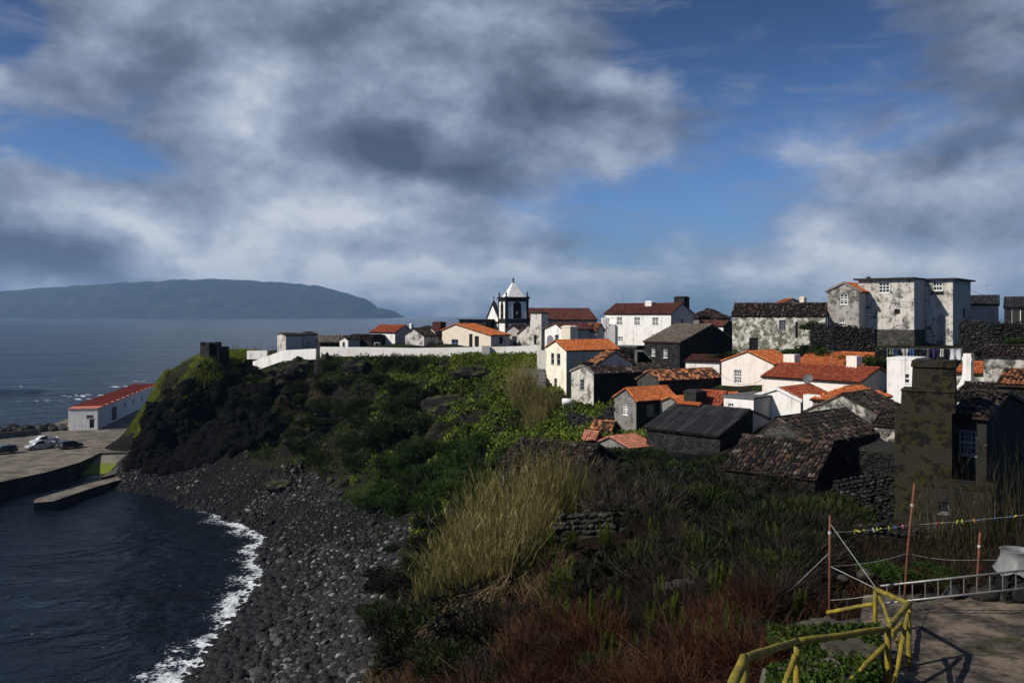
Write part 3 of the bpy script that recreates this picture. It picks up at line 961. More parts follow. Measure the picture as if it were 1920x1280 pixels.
            if s.ridge == 'x':
                r0, r1 = (-i, B / 2, z1), (-A + i, B / 2, z1)
                sl = [(c[0], c[1], r0, r1), (c[2], c[3], r1, r0), (c[3], c[0], r0, r0), (c[1], c[2], r1, r1)]
            else:
                r0, r1 = (-A / 2, i, z1), (-A / 2, B - i, z1)
                sl = [(c[0], c[1], r0, r0), (c[2], c[3], r1, r1), (c[3], c[0], r1, r0), (c[1], c[2], r0, r1)]
            ridge_seg = (r0, r1)
        mb = MB()
        for e0, e1, r0, r1 in sl:
            slab(mb, e0, e1, r0, r1, .11)
        s.roof_o = s.put(mb, 'roof', M[slabm])
        Vs, Fs, Rs, nb = [], [], [], 0
        for e0, e1, r0, r1 in sl:
            V, Fq, rn = tile_arrays(e0, e1, r0, r1, per, row, jit, miss=miss)
            if len(V) == 0: continue
            Vs.append(V); Fs.append(Fq + nb); Rs.append(rn); nb += len(V)
        # ridge caps
        a, b_ = np.array(ridge_seg[0]), np.array(ridge_seg[1])
        Lr = np.linalg.norm(b_ - a)
        if Lr > .5:
            d = (b_ - a) / Lr
            sd = np.cross(d, (0, 0, 1)); n = max(2, int(Lr / .4))
            for i in range(n):
                p = a + d * (Lr * i / n); q = a + d * (Lr * (i + 1.08) / n)
                V = []
                for pp, lf in ((p, .015), (q, 0.0)):
                    for t in np.linspace(0, math.pi, 4):
                        V.append(pp + sd * math.cos(t) * .15 + np.array((0, 0, .02 + lf + math.sin(t) * .12)))
                Vs.append(np.array(V)); Fs.append(np.array([[0, 1, 5, 4], [1, 2, 6, 5], [2, 3, 7, 6]]) + nb); Rs.append(np.full(3, RNG.random())); nb += 8
        s.put_np('tiles', np.concatenate(Vs), np.concatenate(Fs), M[tm], np.concatenate(Rs), s.roof_o)
        if coping and s.kind == 'gable':
            mb = MB()
            for e0, e1, r0, r1 in sl:
                for p, q in ((e0, r0),):
                    p, q = Vector(p), Vector(q)
                    up = Vector((0, 0, .16))
                    ax = Vector((0, .36, 0)) if s.ridge == 'y' else Vector((-.36, 0, 0))
                    o2 = Vector((0, -.03, 0)) if s.ridge == 'y' else Vector((.03, 0, 0))
                    c = [p + o2, q + o2, q + ax + o2, p + ax + o2]
                    mb.add([x - up * .6 for x in c] + [x + up for x in c], [(0, 3, 2, 1), (4, 5, 6, 7), (0, 1, 5, 4), (1, 2, 6, 5), (2, 3, 7, 6), (3, 0, 4, 7)])
            s.put(mb, 'coping', coping)
        return s

    def chimney(s, a, b, w, d, z0, z1, mat, cap=True, taper=0.0, capm=None, crown=None, nm='chimney'):
        mb = MB()
        zc_ = z1 - (.22 if cap else 0)
        mb.frustum((-a - w / 2, -a + w / 2, b - d / 2, b + d / 2, z0), (-a - w / 2 + taper, -a + w / 2 - taper, b - d / 2 + taper, b + d / 2 - taper, zc_))
        o = s.put(mb, nm, mat)
        if cap:
            k = .07 - taper
            c = MB().box(-a - w / 2 - k, -a + w / 2 + k, b - d / 2 - k, b + d / 2 + k, zc_ + .002, zc_ + .12)
            c.frustum((-a - w / 2 + taper, -a + w / 2 - taper, b - d / 2 + taper, b + d / 2 - taper, zc_ + .12), (-a - w * .32, -a + w * .32, b - d * .3, b + d * .3, z1 + .08))
            s.put(c, 'chimney_cap', capm or mat, o)
        return o

    def stack_px(s, x0, x1, y0, y1, Yc, mat, d=None, cap=True, taper=0.0, capm=None):
        """a chimney placed by where it stands: left/right columns, top/bottom rows, distance"""
        p0, p1 = PT(x0, y1, Yc), PT(x1, y0, Yc)
        ctr = (p0 + p1) / 2
        loc = Matrix.Rotation(s.th, 4, 'Z') @ (Vector((ctr.x, ctr.y, 0)) - s.C)
        wp = p1.x - p0.x
        w_ = wp / (math.cos(s.th) + math.sin(s.th)) if d is None else wp * .9
        return s.chimney(-loc.x, loc.y, w_, d or w_, p0.z, p1.z, mat, cap, taper, capm)


def H(*a, **k):
    return House(*a, **k)

# ------------------------------------------------------------------ the village
# --- big two-storey white house
h = H('white_house', 'large two-storey white house with brown-red roof and three upper sash windows', 1258, 140, 40, 1133.8, 1300, 664)
h.gable(589, (1278.7, 570), 'x').walls(M['white'], M['grey_and_shade'], [
    ('L', 1156.4, 594.4, 1166.4, 609, 'sash', 2, 4), ('L', 1189.3, 594.6, 1200, 609.6, 'sash', 2, 4), ('L', 1223.2, 595, 1234, 610, 'sash', 2, 4),
    ('L', 1158.8, 631, 1168, 639, 'sash', 2, 2), ('L', 1222, 627, 1231, 634, 'sash', 2, 2), ('R', 1277.5, 598, 1281, 607, 'hole')])
h.roof('t_brown', jit=.12)
h.stack_px(1210, 1226, 565, 575, 146, M['white'], d=1.0)
# stair and parapet against its left end
st = thing('outside_stair', 'white outside stair climbing to the left end of the large white house', 'stairs', PT(1120, 652, 147))
mb = MB()
for i in range(12):
    mb.box(-2.2 + i * .34, -2.2 + (i + 1) * .34 - .004, -.6, .6, -1.2, .15 + i * .32)
mb.box(1.9, 3.0, -.6, .6, -1.2, 4.1)
obj('steps', mb, M['white'], st)
mb = MB()
mb.add([(-2.3, -.70, .1), (2.0, -.70, 4.1), (2.0, -.70, 4.85), (-2.3, -.70, .9), (-2.3, -.605, .1), (2.0, -.605, 4.1), (2.0, -.605, 4.85), (-2.3, -.605, .9)],
       [(0, 1, 2, 3), (7, 6, 5, 4), (0, 4, 5, 1), (1, 5, 6, 2), (2, 6, 7, 3), (3, 7, 4, 0)])
obj('parapet', mb, M['white'], st)
mb = MB().tube([(-2.3, -.66, 1.15), (2.0, -.66, 5.1), (3.0, -.66, 5.1)], .035)
for i in range(5):
    x = -2.2 + i * 1.04
    mb.tube([(x, -.66, .9 + i * .96), (x, -.66, 1.25 + i * .96)], .025)
obj('handrail', mb, M['frame_grey'], st)
mb = MB().box(.9, 1.95, .65, 2.0, -1.2, 5.2)
obj('stair_tower', mb, M['white'], st)

# --- behind it
h = H('ruined_house', 'dark ruin with collapsed tile roof and big mossy chimney behind the large white house', 1342, 152, 40, 1288, B=6, base=620)
h.hip(598, 581, 2.4).walls(M['cement'], M['cement']).roof('t_old', jit=.7, miss=.06)
h.stack_px(1263.5, 1293, 556, 612, 151, M['moss_and_shade'], cap=True, capm=M['moss_and_shade'])
h = H('low_house', 'low house with rusty red sheet roof in front of the sea gap', 1356, 142, 50, 1308, 1384, 625, cat='house')
h.gable(612, (1366, 603), 'x').walls(M['white'], M['basalt']).roof('t_brown', jit=.1)

# --- black basalt house
h = H('basalt_house', 'black basalt house with grey-brown roof and two small white windows', 1274.4, 118, 52, 1208, 1378, 702)
h.gable(643.5, (1334, 610), 'x').walls(M['basalt'], M['basalt_dark'], [('L', 1221.4, 652, 1228.4, 667, 'sash', 1, 4), ('L', 1243.6, 654, 1251.2, 670.5, 'sash', 1, 4)])
h.roof('t_grey', jit=.12, per=.3)
h = H('basalt_outhouse', 'low basalt outhouse between the large white house and the black basalt house', 1194, 124, 42, 1155, 1210, 690)
h.flat(650.5).walls(M['basalt'], M['basalt_dark'], [('R', 1197, 655, 1203, 672, 'hole')]).roof(oh=.05, slabm='flatroof')
st = thing('stone_stair', 'short stone stair with pale steps beside the basalt outhouse', 'stairs', PT(1201, 678, 120))
mb = MB()
for i in range(7):
    mb.box(-.75 + i * .24, .5 + i * .24, -.4, .4, -1.5, .1 + (6 - i) * .26)
obj('steps', mb, M['cement'], st)
h = H('low_shed', 'low white-walled shed with brown sheet roof beside the black basalt house', 1349, 104, 30, 1285.5, B=6.0, base=700, cat='shed')
h.gable(680, (None, 669), 'x').walls(M['white']).roof('t_brown', jit=.15)

# --- white house with orange roof
h = H('white_house', 'tall white gabled house with bright orange roof at the cliff edge', 1061.9, 112, 58, 1024, 1160, 746)
h.gable(658.4, (1042, 640), 'y', 652).walls(M['cream'], M['grey_and_shade'], [
    ('L', 1033.2, 661.6, 1039, 683, 'sash', 1, 2, 'frame_grey'), ('L', 1044, 662.6, 1050.6, 684, 'sash', 1, 2, 'frame_grey'), ('L', 1039.2, 709, 1044.4, 727, 'sash', 1, 2, 'frame_grey')])
h.roof('t_orange', jit=.12)
h = H('white_annex', 'small white gabled annex with patched orange tiles behind the orange-roofed house', 1121, 106, 68, 1103, 1186, 700)
h.gable(683, (1154, 661), 'x').walls(M['white'], M['grey_and_shade']).roof('t_mixed', jit=.4)

# --- long weathered house
h = H('weathered_house', 'long weathered stone house with dark tile roof and peeling lit gable', 1113, 103, 60, 1071, 1264, 778)
h.gable(702.5, (1092, 687.5), 'y', 697).walls(M['stained'], M['basalt_dark'], [('L', 1088, 711, 1095.4, 731, 'sash', 2, 3, 'frame_grey'), ('L', 1091.4, 758, 1109, 777.5, 'door', 2, 2, 'door_grey')])
h.roof('t_old', jit=.35, coping=M['cement'])
h.stack_px(1078, 1108, 678, 692, 107, M['moss_and_shade'], d=1.6)
# --- mixed roof
h = H('rubble_house', 'dark rubble house with blotchy orange and black tiles', 1236, 97, 60, 1195, 1354, 738)
h.gable(714.7, (1215.6, 697), 'y', 712).walls(M['basalt_light'], M['basalt']).roof('t_mixed', jit=.35)

# --- grey house, L plan
h = H('grey_house', 'grey cement house with bright orange tiled roof and sash window in its gable', 1192.8, 88, 58, 1151.5, 1268, 820)
h.gable(753, (1174, 730), 'y', 746).walls(M['cement'], M['moss_and_shade'], [  # right wall darker than the cement gable: its shade put into the colour
    ('L', 1167.6, 757, 1177.4, 777.5, 'sash', 3, 4), ('L', 1169.7, 806, 1179, 816, 'sash', 1, 1), ('R', 1213, 759, 1227.5, 779, 'sash', 2, 3, 'frame_green')])
h.roof('t_orange', jit=.15, oh=.18)
w2 = H('', '', 1283, 86.5, 58, 1229.7, B=9.5, base=812, parent=h)
w2.gable(763, (1258, 746), 'y', 758).walls(M['cement'], M['moss_and_shade']).roof('t_orange', jit=.2)
w2.stack_px(1286, 1321.5, 731, 765, 87, M['moss_and_shade'], d=1.5, capm=M['darkroof'])
h = H('tin_house', 'small house with deep red tiles tucked beside the grey cement house', 1350, 86, 45, 1305, 1372, 790)
h.gable(765, (1361, 737), 'x').walls(M['moss_and_shade']).roof('t_deep', jit=.3)

# --- black corrugated barn
h = H('stone_barn', 'basalt barn under black corrugated sheet roof', 1350, 72, 45, 1212, 1462, 868, cat='barn')
h.gable(817, (1404, 771), 'x').walls(M['basalt'], M['basalt_dark']).roof('t_black', per=.24, row=1.6, jit=.05, oh=.35)
mb = MB()
p0, p1 = h.rp, h.zr + .24
V, Fq, rn = tile_arrays((-h.A + .4, h.rp - .7, h.zr - .02), (-h.A + 2.9, h.rp - .7, h.zr - .02), (-h.A + .4, h.rp - .1, h.zr + .24), (-h.A + 2.9, h.rp - .1, h.zr + .24), .3, .5, .1)
h.put_np('ridge_tiles', V + np.array((0, 0, .12)), Fq, M['t_orange'], rn, h.roof_o)
# --- lean-to sheds in front of the grey house
h = H('tool_shed', 'tiny black shed with sagging brown tile roof below the rubble wall', 1149, 84, 40, 1112, 1158, 826, cat='shed')
h.gable(801, (1153, 793), 'x').walls(M['basalt_dark']).roof('t_mixed', jit=.5, oh=.5)
h = H('lean_to', 'small lean-to with pale post under a faded tile roof', 1119, 80, 40, 1096, 1126, 842, cat='shed')
h.gable(820, (1122, 812.5), 'x').walls(M['basalt_dark']).roof('t_pink', jit=.4, oh=.3)
h = H('pink_roof_house', 'low house with smooth pinkish roof just in front of the grey house', 1181, 76, 58, 1106, 1228, 864)
h.gable(843, (1144, 821), 'y', 838).walls(M['cement'], M['cement']).roof('t_pink', per=.3, row=.5, jit=.08)

# --- pinkish white house with wing
h = H('white_house', 'pinkish white gabled house with orange roof, square white chimneys and long low wing', 1450.6, 96, 45, 1353, 1496, 742)
h.gable(684.5, (1402, 661), 'y', 678.6).walls(M['pinkwhite'], M['grey_and_shade'], [('L', 1375.8, 693, 1390.4, 718, 'sash', 3, 4)])
h.roof('t_orange', jit=.12, oh=.12, og=.06)
w2 = H('', '', 1613, 84, 50, 1429, 1684, 748, parent=h)
w2.gable(719, (1648, 692), 'x').walls(M['pinkwhite'], M['grey_and_shade']).roof('t_deep', jit=.1, per=.33, og=.1)
w2.stack_px(1472, 1497.5, 664, 692, 95, M['pinkwhite'], d=1.2, cap=False)
w2.stack_px(1590, 1613, 667, 694, 88.5, M['pinkwhite'], d=1.1, cap=False)
w3 = H('', '', 1616, 95, 50, 1492, B=7, base=720, parent=h)
w3.gable(688, (None, 665), 'x').walls(M['pinkwhite']).roof('t_orange', jit=.12)
# dish on the wall below the wing
d = thing('satellite_dish', 'grey satellite dish on a short mast before the long deep-red roof', 'satellite dish', PT(1515, 722, 82))
mb = MB().tube([(0, 0, -.5), (0, 0, .5)], .04)
obj('mast', mb, M['frame_grey'], d)
mb = MB()
pr = [(0.02, 0), (.2, .03), (.36, .10), (.47, .19)]
mb.lathe(pr, 16)
mb.f.pop()
o = obj('dish', mb, M['flatroof'], d, True)
o.location = (0, -.1, .55); o.rotation_euler = (R(62), 0, R(-38)); o.scale = (1, 1.1, 1)
mb = MB().tube([(0, -.1, .35), (-.22, -.55, .62)], .02).box(-.27, -.17, -.62, -.5, .57, .68)
obj('receiver_arm', mb, M['frame_grey'], d)

# --- white low house with curved gable
h = H('white_cottage', 'white cottage with swept gable and orange roof beside the flat grey-topped annex', 1501, 76, 45, 1412, 1560, 800)
h.gable(753, (1457, 731), 'y', 745).walls(M['white'], M['grey_and_shade']).roof('t_deep', jit=.2, per=.3, coping=M['white'])
w2 = H('', '', 1413, 75.8, 45, 1357, B=5.5, base=800, parent=h)
w2.flat(748.5).walls(M['white'], M['grey_and_shade'], [('L', 1365.2, 756, 1375.4, 772, 'sash', 2, 3)]).roof(oh=.12, slabm='flatroof')
h = H('terracotta_house', 'house with smooth terracotta hip roof behind the blackened stone ruins', 1602, 69, 45, 1524, 1668, 790)
h.hip(757, 727, 2.2, 'y').walls(M['cement']).roof('t_orange', per=.26, row=.5, jit=.08)
bl = obj('white_parapet', MB().box(-.75, .75, -.4, .4, -.9, .55), M['white'], None, label='short white parapet block between the two orange roofs', category='wall')
bl.location = PT(1526, 752, 72); bl.rotation_euler = (0, 0, R(-45))

# --- blackened ruins
h = H('ruined_house', 'ruined house with white-streaked black gable and dark sunken tiles', 1654, 62, 45, 1505, 1706, 842)
h.gable(783, (1579, 743), 'y', 776).walls(M['ruined'], M['basalt_dark']).roof('t_ruin', jit=.4, miss=.04, oh=.1, og=.02, per=.24)
h = H('ruined_house', 'roofed basalt ruin with rubble gable and lichened tiles before the black corrugated barn', 1525, 52, 50, 1390, 1652, 940)
h.gable(836, (1456.5, 788), 'y', 850).walls(M['basalt_light'], M['basalt_dark'], [('R', 1560, 872, 1580, 905, 'hole')]).roof('t_ruin', jit=.4, miss=.03, oh=.12, og=.03, per=.22, row=.38)
h = H('collapsed_house', 'nearest sunken tile roof half swallowed by scrub', 1528, 45, 38, 1362, B=5.4, base=975)
h.gable(897, (None, 836), 'x').walls(M['basalt_dark']).roof('t_ruin', jit=.45, miss=.04, per=.22, row=.38)
h = H('collapsed_house', 'lone collapsed tile roof above the tall reeds at the cliff edge', 1085, 58, 30, 938, B=6.4, base=915)
h.gable(884, (None, 838), 'x').walls(M['basalt_dark']).roof('t_ruin', jit=.6, miss=.06, row=.42, per=.23)

# --- mossy oven-chimney house
h = H('mossy_house', 'dark mossy house with huge stepped oven chimney and multi-pane window', 1850, 42, 42, 1784, B=8.5, base=1008)
h.gable(785, (None, 741), 'x').walls(M['moss_and_shade'], M['moss_and_shade'], [('L', 1797.5, 806, 1830.5, 853, 'sash', 4, 4, 'frame_grey')]).roof('t_ruin', jit=.55, oh=.3)
ch = H('', '', 1786, 41.6, 30, 1676, B=2.2, base=1008, parent=h)


def oven(ch, x0, x1, y0, y1, inset, dp, mat, nm):
    a1, a0 = ch.a_of(x0), ch.a_of(x1)
    z0, z1 = ch.zc(y1), ch.zc(y0)
    mb = MB().frustum((-a1, -a0, inset, inset + dp, z0), (-a1 + .04, -a0 - .04, inset + .04, inset + dp - .04, z1))
    return ch.put(mb, nm, mat)


oven(ch, 1676, 1786, 776, 1060, 0, 2.2, M['mossy'], 'oven_chimney')
oven(ch, 1688, 1791, 734.5, 775.7, .12, 1.9, M['mossy'], 'oven_chimney')
oc = oven(ch, 1708, 1791, 690.3, 734.2, .3, 1.5, M['mossy'], 'oven_chimney')
oven(ch, 1706.5, 1792.5, 678, 690, .24, 1.62, M['mossy'], 'chimney_cap')
oven(ch, 1687, 1791.5, 733.4, 736.2, .09, 1.96, M['mossy'], 'ledge')
w2 = H('', '', 1861, 38, 30, 1747, B=1.4, base=1000, parent=h)
w2.flat(922).walls(M['moss_and_shade'], M['moss_and_shade'], [('L', 1759, 940, 1780.5, 962, 'sash', 1, 1, 'frame_grey')]).roof(oh=.04, slabm='mossy')

h = H('ruined_shell', 'black roofless stone shell wedged between the lichened ruin and the mossy oven chimney', 1684, 46.5, 40, 1612, B=3.5, base=965, cat='ruin')
h.flat(852).walls(M['basalt_dark'], M['basalt_dark'], [('L', 1632, 885, 1650, 925, 'hole')]).roof(oh=.03, slabm='moss_and_shade')
h = H('stone_hut', 'low dark stone hut with tile roof squeezed behind the mossy oven chimney', 1690, 56, 42, 1640, 1720, 860, cat='hut')
h.gable(800, (1706, 778), 'x').walls(M['ruined'], M['basalt_dark']).roof('t_ruin', jit=.4, per=.24)
# --- white house and white chimney behind
h = H('white_house', 'small flat-topped white house right behind the mossy oven chimney', 1716, 80, 40, 1663, B=4, base=735)
h.flat(675).walls(M['white'], M['grey_and_shade'], [('L', 1697, 701, 1705, 718, 'sash', 1, 2)]).roof(oh=.03, slabm='white')
h = H('orange_roof_house', 'house with orange roof and tall flared white chimney', 1850, 76, 45, 1792, 1882, 760)
h.gable(703, (None, 683), 'x').walls(M['stained']).roof('t_orange', jit=.2)
mb = MB()
c0 = PT(1814.5, 726, 72)
prof = [(-.85, -1.6), (-.82, .0), (-.55, .35), (-.38, .8), (-.30, 1.4), (-.28, 2.2), (-.34, 2.25), (-.34, 2.55), (-.26, 2.6), (-.26, 2.85)]
right = .34
vs = []
for x, z in prof:
    vs += [(x, -.4, z), (right + (.05 if 2.2 < z < 2.58 else 0), -.4, z), (right + (.05 if 2.2 < z < 2.58 else 0), .55, z), (x, .55, z)]
fs = []
for i in range(len(prof) - 1):
    for k in range(4):
        fs.append((i * 4 + k, i * 4 + (k + 1) % 4, i * 4 + 4 + (k + 1) % 4, i * 4 + 4 + k))
fs.append([(len(prof) - 1) * 4 + k for k in range(4)])
mb.add(vs, fs)
Mx = h.root_inv @ Matrix.Translation(c0) @ Matrix.Rotation(-R(42), 4, 'Z')
mb.v = [tuple(Mx @ Vector(p)) for p in mb.v]
obj('chimney', mb, M['white'], h.o)
h = H('dark_roof_house', 'low dark-roofed house against the right of the mossy oven chimney', 1870, 62, 42, 1789, B=7, base=800)
h.gable(752, (None, 724), 'x').walls(M['stained'], M['basalt']).roof('t_ruin', jit=.4)
h = H('weathered_house', 'stained white house with dark roof at the right edge above orange tiles', 1950, 68, 35, 1844, B=6, base=760)
h.gable(671, (None, 652), 'x').walls(M['ruined']).roof('t_old', jit=.4)
h = H('orange_roof_house', 'black-walled house with striped orange tiles at the right edge', 1975, 55, 40, 1870, B=6.5, base=790)
h.gable(728, (None, 700), 'x').walls(M['basalt_dark']).roof('t_mixed', jit=.15, per=.3)

# --- ruined mansion on the rise
h = H('mansion', 'big blotched flat-roofed mansion on the rise with two stepped blocks', 1713.9, 105, 40, 1609.6, 1734.5, 646)
h.flat(523).walls(M['stained'], M['grey_and_shade'], [('L', 1647.4, 529, 1668, 549, 'sash', 3, 3), ('L', 1626, 580, 1638, 588.8, 'sash', 2, 2), ('L', 1676.7, 580, 1687.7, 588.5, 'hole')])
mb = MB().box(-h.A - .05, .05, -.05, h.B, h.zb - 2, h.zc(618))
h.put(mb, 'stone_base', M['basalt_light'])
mb = MB().box(-h.A - .5, .1, -.5, h.B + .3, h.ze + .003, h.ze + .22)
h.put(mb, 'roof', M['darkroof'])
mb = MB().box(-h.A * .86, -h.A * .80, .1, .5, h.ze + .223, h.ze + .45)
h.put(mb, 'roof_vent', M['darkroof'])
mb = MB().box(-h.A - .03, .03, -.03, .1, h.zc(566), h.zc(564.6))
h.put(mb, 'string_course', M['grey_and_shade'])
k = h.C + h.vv * h.B
kk = (1786.6 - CX) / F
s_ = (kk * k.y - k.x) / (-h.u.x + kk * h.u.y)
c2 = k - h.u * s_
w2 = H('', '', 1786.6, c2.y, 40, 1700, 1820, 690, A=s_ + 2.0, parent=h)
w2.ze = w2.ze2 = h.ze; w2.zr = h.ze; w2.kind = 'flat'; w2.ridge = 'y'; w2.rp = w2.A / 2
w2.walls(M['stained'], M['grey_and_shade'], [('L', 1748.6, 528, 1767, 545, 'sash', 3, 2), ('R', 1806, 578, 1811, 596, 'hole')])
mb = MB().box(-w2.A, .5, -.45, w2.B + .5, h.ze + .006, h.ze + .20)
w2.put(mb, 'roof', M['darkroof'])
mb = MB().box(-w2.a_of(1748) - .05, -w2.a_of(1767) + .05, -.28, -.003, w2.z_L(1757, 549.5), w2.z_L(1757, 546))
w2.put(mb, 'window_box', M['black_trim'])
g = H('', '', 1611, 106.5, 40, 1552, B=7.5, base=650, parent=h)
g.gable(547, (1582, 532), 'y', 547).walls(M['stained_dark'], M['grey_and_shade'], [('L', 1574.5, 551.5, 1589.5, 570.5, 'sash', 2, 4), ('L', 1573, 599, 1583.6, 611, 'sash', 2, 2)]).roof('t_orange', jit=.15, oh=.3, coping=M['cement'])

# --- lichened barn
h = H('lichened_barn', 'long lichen-blotched white barn with blackened tile roof and dark doorway', 1548, 108, 22, 1373, B=6.5, base=664, cat='barn')
h.gable(594, (None, 570.5), 'x').walls(M['lichened'], M['lichened'], [('L', 1460.8, 600, 1473.4, 618.5, 'sash', 3, 4, 'frame_grey'), ('L', 1404.8, 633, 1421.5, 662, 'hole'), ('L', 1491.5, 603, 1496, 634, 'hole')]).roof('t_old', jit=.6, oh=.12)
h = H('far_house', 'far house with orange roof and pale chimney peeping over the lichened barn', 1462, 132, 45, 1449, 1512, 600)
h.gable(572, (1486, 562), 'x').walls(M['white']).roof('t_orange', jit=.1)
h.stack_px(1500.5, 1510.6, 557, 575, 133, M['beige'], d=.8)
# --- right edge
h = H('grey_house', 'plain grey-white house with low black roof right of the mansion', 1872, 116, 30, 1815, B=7, base=612)
h.gable(572, (None, 556), 'x').walls(M['grey_and_shade']).roof('t_black', row=1.2, jit=.1)
h = H('dark_house', 'dark house with white door at the right edge of the rise', 1945, 108, 32, 1883, B=6, base=612)
h.gable(577, (None, 559), 'x').walls(M['basalt'], M['basalt'], [('L', 1896, 579, 1914, 609, 'door', 1, 1)]).roof('t_black', row=1.2, jit=.1)

# --- row behind the white sea wall
h = H('weathered_house', 'grey roofless-looking house with peeling narrow gable at the west end of the row', 535.8, 148, 62, 520, 566, 658)
h.gable(630.5, (527, 626.5), 'y').walls(M['stained'], M['grey_and_shade']).roof('t_old', oh=.02, og=.02)
w2 = H('', '', 567, 150, 55, 561, 595, 656, parent=h)
w2.hip(628.5, 623.5, .8, 'y').walls(M['grey_and_shade'], M['grey_and_shade'], [('R', 575, 640, 583, 652, 'sash', 2, 2)]).roof('t_black', jit=.1)
h = H('stone_barn', 'low dark barn with sagging mossy tile roof behind the sea wall', 600, 146, 70, 594, 646, 656, cat='barn')
h.gable(643, (597, 631), 'y').walls(M['basalt']).roof('t_grey', jit=.5)
h = H('white_porch', 'tiny white gabled porch with dark door set against the dark barn', 652.5, 144, 25, 637, B=3.5, base=656)
h.gable(638, (645, 632), 'y').walls(M['white'], M['grey_and_shade'], [('L', 642, 641, 646.8, 652, 'door', 1, 1)]).roof('t_old', oh=.05)
h = H('stone_barn', 'flat dark rubble barn between the tiny porch and the red-roofed white house', 697, 147, 20, 648, B=6, base=656, cat='barn')
h.gable(634, (None, 629), 'x').walls(M['basalt']).roof('t_old', jit=.4)
h = H('white_house', 'small white house with bright red roof behind the white sea wall', 740.6, 150, 35, 695, 771, 654)
h.gable(624, (759.8, 611), 'x').walls(M['white'], M['grey_and_shade'], [('L', 706.8, 627.5, 712.6, 637.5, 'sash', 2, 3), ('L', 717.8, 628.5, 722.4, 648, 'door', 1, 1)]).roof('t_deep', jit=.1)
h.stack_px(769, 774, 607, 622, 153, M['white'], d=.6)
tb = thing('garden_table', 'small pale table before the red-roofed white house', 'table', PT(707, 650, 147))
obj('table_top', MB().box(-.5, .5, -.3, .3, .68, .74), M['white'], tb)
for sx in (-.42, .42):
    for sy in (-.22, .22):
        obj('leg', MB().box(sx - .03, sx + .03, sy - .03, sy + .03, 0, .68), M['white'], tb)
h = H('weathered_house', 'stained white gable house beside the red-roofed white house', 795, 142, 35, 760, B=6, base=655)
h.gable(631, (775.4, 617), 'y', 628).walls(M['stained']).roof('t_old')
h = H('cream_house', 'cream gable cottage with broad brown chimney in the row behind the sea wall', 815.5, 145, 40, 802.7, 829, 655)
h.gable(622, (808.5, 615.8), 'y').walls(M['cream'], M['beige'], [('R', 820, 638, 826, 649, 'sash', 1, 2)]).roof('t_brown')
h.stack_px(812, 835, 603.5, 628, 149, M['t_brown'], d=1.4, capm=M['t_brown'])
h.stack_px(793, 808, 611, 632, 152, M['basalt'], d=1.2, capm=M['darkroof'])
h = H('beige_house', 'beige house with long orange catslide roof and blue window behind the sea wall', 920.4, 137, 42, 829, 956, 654)
h.gable(630, (854, 609), 'y', 620).walls(M['beige'], M['grey_and_shade'], [('L', 846.5, 636, 859, 651, 'sash', 2, 2, 'frame_blue'), ('L', 890, 630, 898, 650, 'hole'), ('L', 879.5, 626, 886, 650, 'hole'), ('R', 936, 631.5, 943, 644, 'hole')]).roof('t_orange', jit=.12)
h = H('grey_cottage', 'small grey cottage with blue-white door between orange roof and white oven house', 974, 142, 20, 950, B=5, base=655)
h.gable(620, (962, 611), 'y').walls(M['grey_and_shade'], M['grey_and_shade'], [('L', 960, 630, 970, 650, 'door', 1, 1)]).roof('t_old')
h = H('pavilion', 'dark open-fronted flat pavilion left of the church', 911, 170, 25, 861, B=4, base=616, cat='pavilion')
h.flat(600).walls(M['basalt'], M['basalt'], [('L', 863, 602, 869, 612, 'hole'), ('L', 880, 602, 906, 611, 'hole')]).roof(oh=.3, slabm='darkroof')
h = H('oven_house', 'weathered white oven house with massive cracked bread-oven chimney', 1015, 138, 40, 972, B=5, base=656)
h.gable(623, (990, 610), 'y', 626).walls(M['stained'], M['grey_and_shade'], [('L', 1001, 626, 1006, 646, 'hole')]).roof('t_old')
h.stack_px(996, 1027, 585.5, 628, 136, M['stained'], d=2.0, taper=.12, capm=M['moss_and_shade'])
h = H('arched_house', 'small white gable house with arched doorway near the church', 1053.7, 130, 48, 1021.5, B=6.5, base=655)
h.gable(618, (1042, 607.5), 'y', 617).walls(M['white'], M['grey_and_shade'], [('L', 1040.4, 627.5, 1047.5, 640, 'sash', 1, 2, 'frame_grey')]).roof('t_brown')
mb = MB()
a0, a1 = h.a_of(1038), h.a_of(1025.6)
zt, zb_ = h.z_L(1032, 628), h.z_L(1032, 652)
rr_ = (a1 - a0) / 2
pl = [(a0, zb_), (a1, zb_)] + [((a0 + a1) / 2 + rr_ * math.cos(t), zt - rr_ + rr_ * math.sin(t)) for t in np.linspace(0, math.pi, 9)]
mb.add([(-a, -.03, z) for a, z in pl] + [(-a, -.002, z) for a, z in pl], [list(range(len(pl)))] + [(i, (i + 1) % len(pl), len(pl) + (i + 1) % len(pl), len(pl) + i) for i in range(len(pl))])
h.put(mb, 'arched_door', M['frame_grey'])
h.stack_px(1055, 1081, 611, 645, 129, M['beige'], d=1.7)
h = H('low_house', 'low white house with brown roof between the arched house and the outside stair', 1118, 134, 20, 1079, B=5.5, base=655)
h.gable(622.5, (None, 608), 'x').walls(M['grey_and_shade']).roof('t_mixed', jit=.2)

# --- church
TH = 71
nv = H('church', 'white church with black-trimmed bell tower, pyramid spire and long brown nave roof', 948.5, 165, TH, 934.6, 989.5, 640, cat='church')
CH = nv
A, B, zb = nv.A, nv.B, nv.zb
A = B = max(min(A, 5.2), 4.2)
z_c = nv.zc(556.5); z_b0 = nv.zc(597.5); z_b1 = nv.zc(562)


def ring(z0, z1, o, nm, mat, par=None):
    return nv.put(MB().box(-A - o, o, -o, B + o, z0, z1), nm, mat, par)


